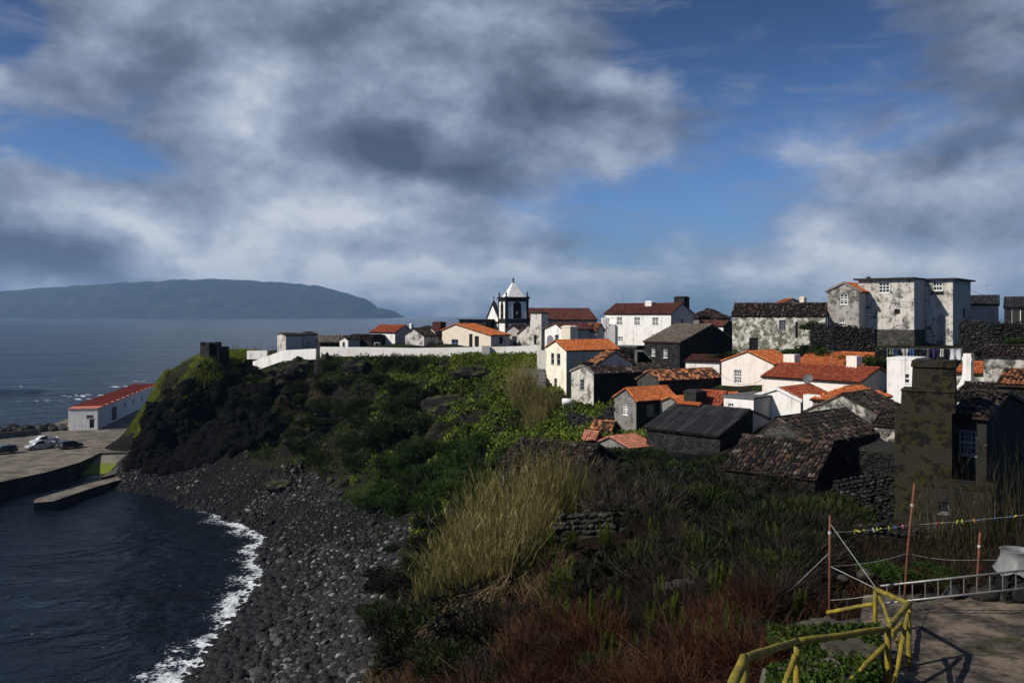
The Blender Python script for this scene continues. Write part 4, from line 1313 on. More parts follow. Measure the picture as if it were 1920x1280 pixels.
body = ring(zb - 2, z_c - .9, 0, 'tower', M['white'])
for (x, y) in ((0, 0), (-A, 0), (0, B), (-A, B)):
    nv.put(MB().box(x - .42 if x == 0 else x - .06, x + .06 if x == 0 else x + .42, y - .06 if y == 0 else y - .42, y + .42 if y == 0 else y + .06, zb - 2, z_c - .85), 'corner_pilaster', M['black_trim'])
ring(z_c - .88, z_c - .30, .08, 'frieze', M['black_trim'])
ring(z_c - .298, z_c, .30, 'cornice', M['black_trim'])
ring(nv.zc(606), z_b0, .075, 'band', M['black_trim'])
for f in 'LR':
    n_ = A if f == 'L' else B
    c_ = n_ / 2
    hw = .62
    z0, z1 = z_b0 + .25, z_b1 - .55
    P3 = (lambda a, z, d: (-a, -d, z)) if f == 'L' else (lambda a, z, d: (d, a, z))

    def arch(w_, z0_, z1_, d0, d1):
        pl = [(c_ - w_, z0_), (c_ + w_, z0_)] + [(c_ + w_ * math.cos(t), z1_ - w_ + w_ * math.sin(t)) for t in np.linspace(0, math.pi, 11)]
        n = len(pl)
        return MB().add([P3(a, z, d1) for a, z in pl] + [P3(a, z, d0) for a, z in pl], [list(range(n))] + [(i, (i + 1) % n, n + (i + 1) % n, n + i) for i in range(n)])
    nv.put(arch(hw + .22, z0 - .2, z1 + .22, .002, .06), 'arch_surround', M['black_trim'])
    nv.put(arch(hw, z0, z1, .061, .075), 'bell_opening_shade', M['void'])  # dark plate on the wall, painted as the shade inside the arch
    bl = MB().lathe([(.34, 0), (.30, .12), (.22, .3), (.16, .5), (.05, .56)], 10)
    q = P3(c_, z0 + .7, .10)
    bl.v = [(x * .5 + q[0], y * .5 + q[1], z * .9 + q[2]) for x, y, z in bl.v]
    nv.put(bl, 'bell', plain('bell_bronze', (.16, .13, .07), None, 4, .45, .5, .6) if 'bell_bronze' not in bpy.data.materials else bpy.data.materials['bell_bronze'])
za = nv.zc(528)
nv.put(MB().frustum((-A + .55, -.55, .55, B - .55, z_c + .002), (-A / 2 - .12, -A / 2 + .12, B / 2 - .12, B / 2 + .12, za)), 'spire', M['white'])


def finial(x, y, z, s_):
    mb = MB().lathe([(r_ * s_, z + h_ * s_) for r_, h_ in ((.30, 0), (.30, .22), (.14, .3), (.12, .45), (.26, .62), (.28, .78), (.16, .98), (.06, 1.05), (.10, 1.18), (.03, 1.4))], 8, x, y)
    nv.put(mb, 'finial', M['black_trim'], None, True)


finial(-A / 2, B / 2, za - .1, .8)
for (x, y) in ((-.15, .15), (-A + .15, .15), (-.15, B - .15), (-A + .15, B - .15)):
    finial(x, y, z_c + .003, .82)
# nave and front gable behind the tower
cn = nv.C + nv.u * (A + .6) + nv.vv * .9
n2 = H('', '', CX + F * cn.x / cn.y, cn.y, TH, None, 1119, 645, A=8.6, parent=nv)
n2.kind = 'gable'; n2.ridge = 'y'; n2.rp = 4.3
n2.ze = n2.ze2 = HC - (600 - HY) / F * 166; n2.zr = HC + (590 - 579) / F * 172
n2.walls(M['white'], M['grey_and_shade']).roof('t_brown', jit=.1, oh=.35)
zg = HC + 19 / F * 170
mb = MB()
pl = [(-.2, zb - 2), (8.8, zb - 2), (8.8, n2.ze - .3), (4.3, zg), (-.2, n2.ze - .3)]
mb.add([(-a, -.5, z) for a, z in pl] + [(-a, -.02, z) for a, z in pl], [list(range(5))[::-1], [5, 6, 7, 8, 9]] + [(i, (i + 1) % 5, 5 + (i + 1) % 5, 5 + i) for i in range(5)])
n2.put(mb, 'front_gable', M['white'])
mb = MB()
for (a0, z0), (a1, z1) in ((pl[2], pl[3]), (pl[4], pl[3])):
    mb.add([(-a0, -.62, z0 - .02), (-a1, -.62, z1 - .02), (-a1, -.62, z1 + .55), (-a0, -.62, z0 + .55), (-a0, .12, z0 - .02), (-a1, .12, z1 - .02), (-a1, .12, z1 + .55), (-a0, .12, z0 + .55)],
           [(0, 1, 2, 3), (7, 6, 5, 4), (0, 4, 5, 1), (1, 5, 6, 2), (2, 6, 7, 3), (3, 7, 4, 0)])
mb.box(-8.9, .3, -.6, -.51, n2.ze - .75, n2.ze - .32)
n2.put(mb, 'gable_trim', M['black_trim'])
mb = MB().lathe([(.3, zg + .45), (.2, zg + .8), (.08, zg + .95), (.07, zg + 1.9)], 8, -4.3, -.3)
mb.box(-4.65, -3.95, -.36, -.24, zg + 1.4, zg + 1.54)
n2.put(mb, 'cross', M['black_trim'])

# --- street lamp by the large white house
sl = thing('street_lamp', 'grey street lamp leaning out in front of the large white house', 'street lamp', PT(1137, 652, 134))
mb = MB().tube([(0, 0, -1), (0, 0, 4.6), (-.15, 0, 4.9), (-.85, 0, 5.05)], [.06, .05, .04, .035])
obj('pole', mb, M['frame_grey'], sl)
mb = MB().frustum((-1.25, -.75, -.11, .11, 4.98), (-1.15, -.8, -.06, .06, 5.12))
obj('lamp_head', mb, M['frame_grey'], sl)
mb = MB().box(.05, .5, -.04, -.01, .7, 1.1)
obj('plate', mb, M['white'], sl)

# ------------------------------------------------------------------ harbour
def concrete(name, c1, c2, algae=False, stain=0.35):
    m, w, b = new_mat(name)
    c = coords(w)
    n = w.noise(c, 0.35, 8.0, 0.62, 0.4)
    n2 = w.noise(c, 5.0, 6.0, 0.65)
    col = w.mix(w.smooth(n, 0.40, 0.62), c1, c2)
    col = w.mix(w.smooth(n2, 0.45, 0.75, 0, stain), col, tuple(x * .35 for x in c2))
    if algae:
        pz = w.n('ShaderNodeSeparateXYZ', {0: c}).outputs[2]
        g = w.math('SUBTRACT', 1.0, w.smooth(w.math('ADD', pz, w.math('MULTIPLY', w.math('SUBTRACT', n2, .5), 1.2)), 1.0, 1.7))
        col = w.mix(g, col, w.mix(n2, (0.10, 0.14, 0.01), (0.19, 0.22, 0.02)))
    setb(w, b, col, 0.9, 0.2, 0, n2, 0.5, 0.04)
    return m


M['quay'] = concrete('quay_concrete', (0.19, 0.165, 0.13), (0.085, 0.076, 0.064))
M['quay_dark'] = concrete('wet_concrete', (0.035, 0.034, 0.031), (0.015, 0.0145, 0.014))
M['slip'] = concrete('slipway_concrete', (0.22, 0.20, 0.17), (0.12, 0.11, 0.10), True)


def prism(name, pts, z0, z1, mat_top, mat_side, **props):
    """pts world xy polygon; z1 number or list"""
    n = len(pts)
    zt = [z1] * n if isinstance(z1, (int, float)) else z1
    mb = MB()
    mb.add([(p[0], p[1], z) for p, z in zip(pts, zt)] + [(p[0], p[1], z0) for p in pts], [], 0)
    mb.f.append(list(range(n))); mb.m.append(0)
    for i in range(n):
        mb.f.append([i, n + i, n + (i + 1) % n, (i + 1) % n]); mb.m.append(1)
    return obj(name, mb, [mat_top, mat_side], **props)


q = [PZ(-120, 945, 2.5), PZ(0, 903, 2.5), PZ(90, 884, 2.5), PZ(150, 866, 2.5), PZ(188, 849, 2.5), PZ(254, 847, 2.5)]
q = [(p.x, p.y) for p in q] + [(-67.5, 162), (-68, 190), (-80, 262), (-118, 262), (-101, 183), (-96, 174), (-101, 167), (-128, 160)]
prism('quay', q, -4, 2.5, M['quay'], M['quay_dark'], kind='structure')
# slipway: sloping slab with a weedy foot
sp = [PZ(189, 853, 2.2), PZ(252, 851, 2.2), PZ(214, 890, .1), PZ(200, 908, -.5), PZ(96, 908, -.5)]
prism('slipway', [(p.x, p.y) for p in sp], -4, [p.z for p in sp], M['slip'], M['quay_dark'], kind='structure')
jt = [PZ(63, 942, 1.2), PZ(100, 939, 1.2), PZ(170, 915, 1.2), PZ(246, 893, 1.2), PZ(243, 887, 1.2), PZ(165, 906, 1.2), PZ(66, 935, 1.2)]
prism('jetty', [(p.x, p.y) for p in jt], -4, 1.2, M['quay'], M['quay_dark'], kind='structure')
jb = [PZ(62, 945, .55), PZ(122, 940, .55), PZ(122, 925, .55), PZ(64, 934, .55)]
ramp = [PZ(190, 895, 1.2), PZ(216, 889, 1.2), PZ(252, 857, 2.45), PZ(241, 860, 2.45)]
prism('ramp', [(p.x, p.y) for p in ramp], -4, [1.25, 1.25, 2.46, 2.46], M['quay'], M['quay_dark'], kind='structure')

# low parapet behind the parked cars
pw = [PZ(-80, 824, 3.6), PZ(0, 811, 3.6), PZ(72, 804, 3.6)]
mb = MB()
for a_, b_ in zip(pw[:-1], pw[1:]):
    d_ = (b_ - a_).normalized(); nn = Vector((-d_.y, d_.x, 0)) * .35
    mb.add([(a_.x, a_.y, 2.4), (b_.x, b_.y, 2.4), (b_.x + nn.x, b_.y + nn.y, 2.4), (a_.x + nn.x, a_.y + nn.y, 2.4), (a_.x, a_.y, 3.6), (b_.x, b_.y, 3.6), (b_.x + nn.x, b_.y + nn.y, 3.6), (a_.x + nn.x, a_.y + nn.y, 3.6)],
           [(0, 3, 2, 1), (4, 5, 6, 7), (0, 1, 5, 4), (1, 2, 6, 5), (2, 3, 7, 6), (3, 0, 4, 7)])
obj('harbour_parapet', mb, M['quay'], label='low concrete parapet along the quay behind the parked cars', category='wall')

# boathouse row
M['red_roof_shade'] = plain('red_roof_shade_paint', (0.17, 0.026, 0.018), (0.13, 0.022, 0.015), 1.5, .6)  # darker red: the weak light on the step fronts is painted in
h = H('boathouse', 'long white boathouse with stepped red roof along the quay', 183, 182, -12, 128, B=66, base=803, cat='warehouse')
h.flat(766)
dw = [('L', 162, 778, 175, 783.5, 'sash', 2, 1, 'frame_grey'), ('L', 167.5, 785.5, 177.5, 803, 'door', 1, 1, 'frame_white'), ('R', 209.5, 762, 219, 787, 'door', 1, 1, 'frame_grey')]
for x in (233, 249, 265):
    y0 = 766 - (x - 183) * .40 + 6
    dw.append(('R', x, y0 + 3, x + 2.6, y0 + 12, 'door', 1, 1, 'frame_white'))
h.walls(M['white'], M['white'], dw)
nb = 13
M['red_roof_lit'] = plain('red_roof_lit_sheet', (0.56, 0.20, 0.12), (0.46, 0.15, 0.09), 1.5, .6)  # paler red of the same roof: sunlit tops painted in
h.put(MB().box(-h.A - .15, .15, -.15, 66.2, h.ze + .003, h.ze + .16), 'roof', M['red_roof_lit'])
for i in range(1, nb):
    y0 = i * 66 / nb
    h.put(MB().box(-h.A - .2, .2, y0 - .3, y0 + .3, h.ze + .163, h.ze + .56), 'roof_upstand', M['red_roof_shade'])

# yellow floating pontoons beside it
M['yellow'] = plain('yellow_plastic', (0.50, 0.30, 0.012), (0.38, 0.22, 0.01), 4, .45, .4)
yo = thing('pontoon_stack', 'stack of yellow plastic boxes by the corner of the boathouse', 'boxes', PZ(137, 804, 2.5), R(-8))
for i in range(3):
    obj('box', MB().frustum((-1.9 + .25 * i, 1.2 + .25 * i, -.5 + .45 * i, -.1 + .45 * i, .003), (-1.7 + .25 * i, 1.0 + .25 * i, -.5 + .45 * i, -.1 + .45 * i, .75 + .08 * i)), M['yellow'], yo)
obj('pole', MB().tube([(1.7, .2, 0), (1.9, .1, 1.3)], .03), M['frame_grey'], yo)

# ------------------------------------------------------------------ cars
M['tyre'] = plain('tyre_rubber', (0.012, 0.012, 0.012), (0.008, 0.008, 0.008), 8, .85)
M['rim'] = plain('wheel_metal', (0.35, 0.35, 0.36), (0.25, 0.25, 0.26), 8, .4, .5, .7)


def car_paint(name, c):
    m, w, b = new_mat(name)
    setb(w, b, c, 0.28, 0.5)
    b.inputs['Coat Weight'].default_value = 0.6
    return m


M['p_white'] = car_paint('white_car_paint', (0.62, 0.62, 0.62))
M['p_silver'] = car_paint('silver_car_paint', (0.40, 0.41, 0.43))
M['p_black'] = car_paint('black_car_paint', (0.012, 0.013, 0.015))
M['p_green'] = car_paint('dark_green_car_paint', (0.012, 0.022, 0.020))
M['lamp_glass'] = plain('headlamp_glass', (0.55, 0.56, 0.56), (0.45, 0.45, 0.45), 8, .15, .6)


def car(name, label, loc, rz, paint, kind='hatch', cat='car'):
    t = thing(name, label, cat, loc, rz)
    L, W = (4.9, 1.75) if kind == 'pickup' else (4.0, 1.7)
    low = [(-L / 2, .38), (-L / 2 + .05, .75), (-L / 2 + .15, .92), (L / 2 - 1.15, .98), (L / 2 - .15, .80), (L / 2, .62), (L / 2, .35)]
    secs = []
    mb = MB()
    for x, zt in low:
        k = .94 if abs(x) > L / 2 - .12 else 1.0
        secs.append([(x, -W / 2 * k, .30), (x, -W / 2 * k, zt - .12), (x, -W / 2 * k + .10, zt), (x, W / 2 * k - .10, zt), (x, W / 2 * k, zt - .12), (x, W / 2 * k, .30)])

    def loft(mb, secs):
        b0 = len(mb.v); n = len(secs[0])
        for s_ in secs: mb.v.extend(s_)
        for i in range(len(secs) - 1):
            for k in range(n):
                mb.f.append([b0 + i * n + k, b0 + i * n + (k + 1) % n, b0 + (i + 1) * n + (k + 1) % n, b0 + (i + 1) * n + k]); mb.m.append(0)
        mb.f.append([b0 + k for k in range(n)][::-1]); mb.m.append(0)
        mb.f.append([b0 + (len(secs) - 1) * n + k for k in range(n)]); mb.m.append(0)
    loft(mb, secs)
    body = obj('body', mb, M[paint], t, True)
    if kind == 'pickup':
        c0, c1, c2, c3 = -.55, -.35, .75, 1.45
        for sy in (-1, 1):
            obj('bed_side', MB().box(-L / 2 + .05, -.6, sy * (W / 2 - .08) - .04, sy * (W / 2 - .08) + .04, .93, 1.12), M[paint], t)
        obj('tailgate', MB().box(-L / 2 + .02, -L / 2 + .09, -W / 2 + .1, W / 2 - .1, .80, 1.12), M[paint], t)
    else:
        c0, c1, c2, c3 = -L / 2 + .08, -L / 2 + .45, .45, 1.15
    zt = 1.62 if kind == 'pickup' else 1.45
    mb = MB(); loft(mb, [[(x, -W / 2 + i_, z0), (x, -W / 2 + i_ + .12 * j, zz), (x, W / 2 - i_ - .12 * j, zz), (x, W / 2 - i_, z0)] for x, i_, j, z0, zz in
                         ((c0, .06, .2, .90, 1.0), (c1, .06, 1, .90, zt - .04), ((c1 + c2) / 2, .05, 1, .92, zt), (c2, .06, 1, .94, zt - .05), (c3, .08, .2, .94, 1.0))])
    cb = obj('cabin', mb, M[paint], t, True)
    for sy in (-1, 1):                       # side glass, proud of the cabin skin
        y0, y1 = sy * (W / 2 - .045), sy * (W / 2 - .145)
        obj('side_window', MB().add([(c1 - .02, y0, 1.0), (c2 + .30, y0, 1.02), (c2 - .02, y1, zt - .13), (c1 + .08, y1, zt - .13)], [(0, 1, 2, 3)]).add(
            [(c1 - .02, y0 * .97, 1.0), (c2 + .30, y0 * .97, 1.02), (c2 - .02, y1 * .97, zt - .13), (c1 + .08, y1 * .97, zt - .13)], [(0, 1, 2, 3)]), M['glass'], cb)
    yw = W / 2 - .2
    obj('windscreen', MB().add([(c3 - .06, -yw, 1.03), (c3 - .06, yw, 1.03), (c2 + .06, yw - .06, zt - .10), (c2 + .06, -yw + .06, zt - .10)], [(0, 1, 2, 3)]), M['glass'], cb)
    obj('rear_window', MB().add([(c0 - .01, -yw, 1.05), (c0 - .01, yw, 1.05), (c1 - .06, yw - .06, zt - .12), (c1 - .06, -yw + .06, zt - .12)], [(0, 1, 2, 3)]), M['glass'], cb)
    for sx in (-L / 2 + .75, L / 2 - .75):
        for sy in (-1, 1):
            wv_ = MB().tube([(sx, sy * (W / 2 - .2), .31), (sx, sy * (W / 2 + .02), .31)], .31, 14)
            wo = obj('wheel', wv_, M['tyre'], t)
            obj('rim', MB().tube([(sx, sy * (W / 2 + .021), .31), (sx, sy * (W / 2 + .035), .31)], .18, 10), M['rim'], wo)
    for sy in (-1, 1):
        obj('headlight', MB().box(L / 2 - .04, L / 2 + .015, sy * .58 - .16, sy * .58 + .16, .58, .72), M['lamp_glass'], t)
    obj('bumper', MB().box(L / 2 - .1, L / 2 + .05, -W / 2 + .08, W / 2 - .08, .32, .48), M['flatroof'] if kind == 'pickup' else M[paint], t)
    return t


car('pickup_truck', 'white pickup truck parked behind the silver pickup on the quay', PZ(83, 832, 2.503), R(228), 'p_white', 'pickup', 'pickup')
car('pickup_truck', 'silver pickup truck parked nearest the quay edge', PZ(76, 841, 2.503), R(232), 'p_silver', 'pickup', 'pickup')
car('parked_car', 'black hatchback parked on the quay right of the pickups', PZ(132, 840, 2.503), R(55), 'p_black')
car('parked_car', 'dark green car cut by the left edge on the quay', PZ(8, 850, 2.503), R(230), 'p_green')

# ------------------------------------------------------------------ stones
def ico(sub):
    import bmesh
    bm = bmesh.new()
    bmesh.ops.create_icosphere(bm, subdivisions=sub, radius=1.0)
    V = np.array([v.co[:] for v in bm.verts]); Fq = np.array([[v.index for v in f.verts] for f in bm.faces])
    bm.free()
    return V, Fq


I1, I2, I4 = ico(1), ico(2), ico(4)


def stone_v(base, seed, rough=.22):
    V = base[0].copy()
    r_ = np.random.default_rng(seed)
    # a few random planes cut the sphere into a water-worn block
    for _ in range(7):
        n = r_.normal(size=3); n /= np.linalg.norm(n)
        d = r_.uniform(.55, .9)
        o = V @ n
        V -= np.outer(np.clip(o - d, 0, None) * .85, n)
    f = 1 + rough * .5 * r_.normal(size=len(V)) * (0.5 if len(V) > 50 else .6)
    return V * f[:, None]


def stone_mat(name, stops, lich=None):
    m, w, b = new_mat(name)
    c = coords(w)
    oi = w.n('ShaderNodeObjectInfo').outputs['Random']
    a = w.n('ShaderNodeAttribute', attribute_name='rnd').outputs['Fac']
    n = w.noise(c, 2.0, 6.0, 0.62)
    f = w.math('ADD', w.math('FRACT', w.math('ADD', oi, a)), w.math('MULTIPLY', w.math('SUBTRACT', n, .5), .5))
    col = w.ramp(f, stops)
    if lich:
        col = w.mix(w.smooth(w.noise(c, 3.0, 8.0, .7), .55, .68), col, lich)
    setb(w, b, col, .8, .3, 0, n, .5, .05)
    return m


M['beach_stone'] = stone_mat('beach_stone', [(0, (.0035, .0035, .004)), (.55, (.010, .010, .0105)), (.82, (.026, .026, .026)), (.94, (.070, .070, .067)), (1, (.20, .19, .18))])
M['wall_stone'] = stone_mat('wall_stone', [(0, (.006, .006, .006)), (.6, (.018, .017, .015)), (1, (.045, .042, .036))], (.060, .048, .008))
M['dark_stone'] = stone_mat('dark_stone', [(0, (.005, .005, .005)), (.6, (.013, .0125, .0115)), (.9, (.028, .027, .025)), (1, (.06, .057, .052))])


def batch_stones(P, S, base, mat, name, flat=.7, nvar=8, rnd=None, rough=.22):
    """many stones in one mesh: P centres (n,3), S sizes (n,)"""
    n = len(P)
    var = [stone_v(base, 100 + i, rough) for i in range(nvar)]
    nv = len(base[0]); nf = len(base[1])
    V = np.zeros((n, nv, 3))
    a = RNG.random((n, 3)) * 6.283
    tilt = RNG.normal(0, .35, n)
    asp = RNG.uniform(.75, 1.3, (n, 2))
    pick = RNG.integers(0, nvar, n)
    for k in range(nvar):
        i = np.where(pick == k)[0]
        if len(i) == 0: continue
        v = var[k][None] * np.stack([asp[i, 0], asp[i, 1], np.full(len(i), flat)], 1)[:, None, :]
        ct, st_ = np.cos(tilt[i])[:, None], np.sin(tilt[i])[:, None]
        y, z = v[..., 1] * ct - v[..., 2] * st_, v[..., 1] * st_ + v[..., 2] * ct
        ca, sa = np.cos(a[i, 0])[:, None], np.sin(a[i, 0])[:, None]
        V[i, :, 0] = v[..., 0] * ca - y * sa
        V[i, :, 1] = v[..., 0] * sa + y * ca
        V[i, :, 2] = z
    V = V * S[:, None, None] + P[:, None, :]
    Fq = (base[1][None] + (np.arange(n) * nv)[:, None, None]).reshape(-1, 3)
    r_ = RNG.random(n) if rnd is None else rnd
    return np_mesh(name, V.reshape(-1, 3), Fq, mat, smooth=True, attr={'rnd': np.repeat(r_, nf)})


# armour rocks outside the parapet
am = [link('tmp', batch_stones(np.zeros((1, 3)), np.ones(1), I2, M['dark_stone'], 'rock', .8, 1)) for _ in range(4)]
meshes = [o.data for o in am]
for o in am: bpy.data.objects.remove(o)
for i in range(30):
    px = -20 + i * 5.0 + random.uniform(-2, 2)
    p = PZ(px, 806 - max(0, (px - 60)) * .08 + random.uniform(-4, 5), 2.6)
    o = link('breakwater_rock', random.choice(meshes), label='rough boulder of the breakwater behind the harbour parapet', category='rock', group='breakwater boulders')
    o.location = p; o.scale = [random.uniform(.9, 1.6) for _ in range(3)]; o.rotation_euler = (random.random(), random.random(), random.random() * 6)


# beach: shore-to-foot strip
def beach_points(n, seed):
    r_ = np.random.default_rng(seed)
    x = r_.uniform(-68, -3, n); y = r_.uniform(36, 148, n)
    h_ = base_h(x, y)
    lo = -.55 + .35 * fbm(x / 3, y / 3, 2, 31)
    hi = np.where(x < -41, 4.4, 5.3) + 0.9 * fbm(x / 6, y / 6, 2, 33)
    k = (h_ > lo) & (h_ < hi) & (np.abs(x / y) < .62)
    return x[k], y[k], h_[k]


x, y, hh = beach_points(70000, 5)
zone = fbm(x / 9, y / 9, 3, 41)                                    # patches of finer shingle
near = np.clip((112 - y) / 60, 0, 1)
size = (.13 + .20 * RNG.random(len(x)) ** 2.4 + .12 * near) * np.where((zone > .05) & (y > 92), .62, 1.0) * (1 + .4 * np.clip((1.2 - hh) / 1.2, 0, 1))
big = size > .30
P = np.stack([x, y, hh + size * .12], 1)
tone = RNG.random(len(x)) ** 1.15
tone = np.where(hh < .9, tone * .45, tone)                          # wet stones by the water are darker
o = link('beach_shingle', batch_stones(P[big], size[big], I2, M['beach_stone'], 'beach_shingle', .72, 12, tone[big]), kind='stuff', label='dark rounded shingle and cobbles covering the beach')
o2 = link('fine_shingle', batch_stones(P[~big], size[~big] * 1.12, I1 if False else (I1[0], I1[1]), M['beach_stone'], 'fine_shingle', .7, 8, tone[~big]), kind='stuff', label='finer dark shingle between the beach cobbles')
# 300 largest boulders, each its own object
bvar = [batch_stones(np.zeros((1, 3)), np.ones(1), I2, M['beach_stone'], 'boulder', .75, 1) for _ in range(1)]
bvar = []
for i in range(10):
    bvar.append(np_mesh('boulder', stone_v(I2, 500 + i, .10), I2[1], M['beach_stone'], smooth=True))
xb, yb, hb_ = beach_points(9000, 77)
wgt = (1.4 - np.clip((yb - 45) / 100, 0, 1)) * (1 + 1.6 * (hb_ < 1.4)) * RNG.random(len(xb))
sel = np.argsort(-wgt)[:290]
for i in sel:
    s_ = (.30 + .30 * random.random() ** 2) * (1.15 if hb_[i] < .8 else 1)
    o = link('beach_boulder', random.choice(bvar), label='large dark rounded boulder among the beach shingle', category='boulder', group='boulders on the beach')
    o.location = (xb[i], yb[i], hb_[i] + s_ * .22)
    o.scale = (s_ * random.uniform(.8, 1.3), s_ * random.uniform(.8, 1.3), s_ * random.uniform(.6, .9))
    o.rotation_euler = (random.uniform(-.4, .4), random.uniform(-.4, .4), random.random() * 6.28)
for px, py, z, s_ in ((735, 1018, 4.2, .5), (720, 955, 5, .6), (640, 925, 5, .7), (545, 903, 4.2, .7), (830, 965, 6, .8), (700, 970, 5, .7), (480, 862, 3.6, .6)):
    p = PZ(px, py, z)
    o = link('beach_boulder', random.choice(bvar), label='large dark rounded boulder among the beach shingle', category='boulder', group='boulders on the beach')
    o.location = (p.x, p.y, gz(p.x, p.y) + s_ * .2); o.scale = (s_ * 1.3, s_, s_ * .7); o.rotation_euler = (.2, .1, random.random() * 6)

# ------------------------------------------------------------------ sea wall and headland things
M['seawall'] = plaster('sea_wall_wash', (0.74, 0.72, 0.69), (0.60, 0.50, 0.42), .45, .25)


def wall_line(name, label, pts, hgt, th, mat, cat='wall', foot=1.2, parent=None):
    mb = MB()
    for a_, b_ in zip(pts[:-1], pts[1:]):
        d_ = (b_ - a_); d_.z = 0; d_.normalize(); nn = Vector((-d_.y, d_.x, 0)) * th
        c = [a_, b_, b_ + nn, a_ + nn]
        mb.add([(p.x, p.y, p.z - hgt - foot) for p in c] + [tuple(p) for p in c], [(0, 3, 2, 1), (4, 5, 6, 7), (0, 1, 5, 4), (1, 2, 6, 5), (2, 3, 7, 6), (3, 0, 4, 7)])
    return obj(name, mb, mat, parent, label=label, category=cat)


wall_line('sea_wall', 'white sea wall stepping down to the left along the cliff top', [PT(474, 677.5, 146), PT(531, 656.5, 142.5), PT(592, 653.5, 140)], 1.25, .4, M['white'], foot=.5)
wall_line('sea_wall', 'long straight white sea wall along the cliff top below the row of houses', [PT(600, 650, 139.5), PT(700, 651, 137), PT(775, 652.3, 135), PT(905, 650.5, 132), PT(1014, 648, 129)], 1.3, .4, M['seawall'], foot=.6)
wall_line('low_wall', 'short white wall block left of the narrow peeling gable', [PT(463, 657.5, 152), PT(500, 657, 151)], 1.0, .4, M['white'], foot=.5)
o = obj('wall_buttress', MB().box(-.6, .6, -.5, .3, -1.6, .15), M['grey_and_shade'], label='grey buttress on the long sea wall', category='buttress')
o.location = PT(911, 650, 131.4)
wall_line('garden_wall', 'pale wall stub dropping beside the tall orange-roofed house', [PT(1007, 656, 121), PT(1024, 657, 118)], 2.3, .4, M['grey_and_shade'], foot=.5)
st = thing('cliff_steps', 'broad dark steps descending left of the tall orange-roofed house', 'steps', PT(1000, 722, 114))
for i in range(5):
    obj('step', MB().box(-1.8, 1.7, -.5 + i * .75, .25 + i * .75, -2 + i * .01, .05 + i * .48), M['cement'], st)

h = H('lookout_ruin', 'small dark roofless stone ruin on the grassy headland', 392, 150, 35, 375, B=2.6, base=676, cat='ruin')
h.flat(644).walls(M['basalt'], M['basalt_dark']).roof(oh=.02, slabm='basalt')
w2 = H('', '', 410, 150.5, 35, 393, B=2.2, base=676, parent=h)
w2.flat(652).walls(M['basalt'], M['basalt_dark'], [('L', 399, 658, 404, 671, 'hole')]).roof(oh=.02, slabm='basalt')

rr2 = np.random.default_rng(4)
n_ = 60
Pq = np.stack([rr2.uniform(-3.2, .3, n_), rr2.uniform(-.2, 2.4, n_), np.where(rr2.random(n_) < .5, h.ze + .1, w2.ze + .2)], 1)
Pq[:, 2] -= rr2.random(n_) * .35
Pw = np.array([tuple(h.loc2root @ Vector(p)) for p in Pq])
link('broken_top', batch_stones(Pw, rr2.uniform(.12, .34, n_), I2, M['dark_stone'], 'broken_top', .7, 6, None, .4), h.o, kind='stuff')
fc = thing('wire_fence', 'thin post-and-wire fence on the headland beyond the dark ruin', 'fence', PT(445, 664, 154))
fx = [PT(px, py, 154 + i) for i, (px, py) in enumerate(((412, 658), (424, 656), (437, 656), (445, 658), (462, 660), (478, 661), (490, 661), (512, 660)))]
for p in fx:
    q_ = p - fc.location
    obj('post', MB().tube([q_ - Vector((0, 0, .6)), q_ + Vector((0, 0, 1.3))], .05, 5), M['door_grey'], fc)
for hgt in (.5, 1.1):
    obj('wire', MB().tube([p - fc.location + Vector((0, 0, hgt)) for p in fx], .012, 4), M['frame_grey'], fc)


m, w, b = new_mat('lava_rock')
c = coords(w)
n = w.noise(c, 1.6, 8.0, .65)
g = w.n('ShaderNodeSeparateXYZ', {0: w.n('ShaderNodeNewGeometry').outputs['Normal']}).outputs[2]
col = w.ramp(n, [(.3, (.006, .006, .006)), (.55, (.020, .018, .017)), (.72, (.06, .055, .048)), (.85, (.12, .11, .10))])
col = w.mix(w.math('MULTIPLY', w.smooth(g, .35, .8), w.smooth(w.noise(c, 1.1, 6.0, .6), .42, .58)), col, (.05, .06, .015))
setb(w, b, col, .92, .15, 0, n, 1.0, .3)
M['lava'] = m


def rock(name, label, loc, sc, mat='lava', seed=3, rz=0):
    V = stone_v(I4, seed, .02)
    d = V / np.linalg.norm(V, axis=1)[:, None]
    n = 1 - np.abs(fbm(d[:, 0] * 1.9 + d[:, 2] * .7 + seed, d[:, 1] * 1.9 + d[:, 2] * 1.3, 5, seed)) * 2
    n2 = fbm(d[:, 0] * 5 + d[:, 2] * 3, d[:, 1] * 5 - d[:, 2] * 4, 3, seed + 5)
    V *= (.72 + .38 * n + .12 * n2)[:, None]
    o = link(name, np_mesh(name, V, I4[1], M[mat], smooth=True), label=label, category='rock')
    loc = Vector(loc); loc.z = gz(loc.x, loc.y) + sc[2] * .25
    o.location = loc; o.scale = sc; o.rotation_euler = (0, 0, rz)
    return o


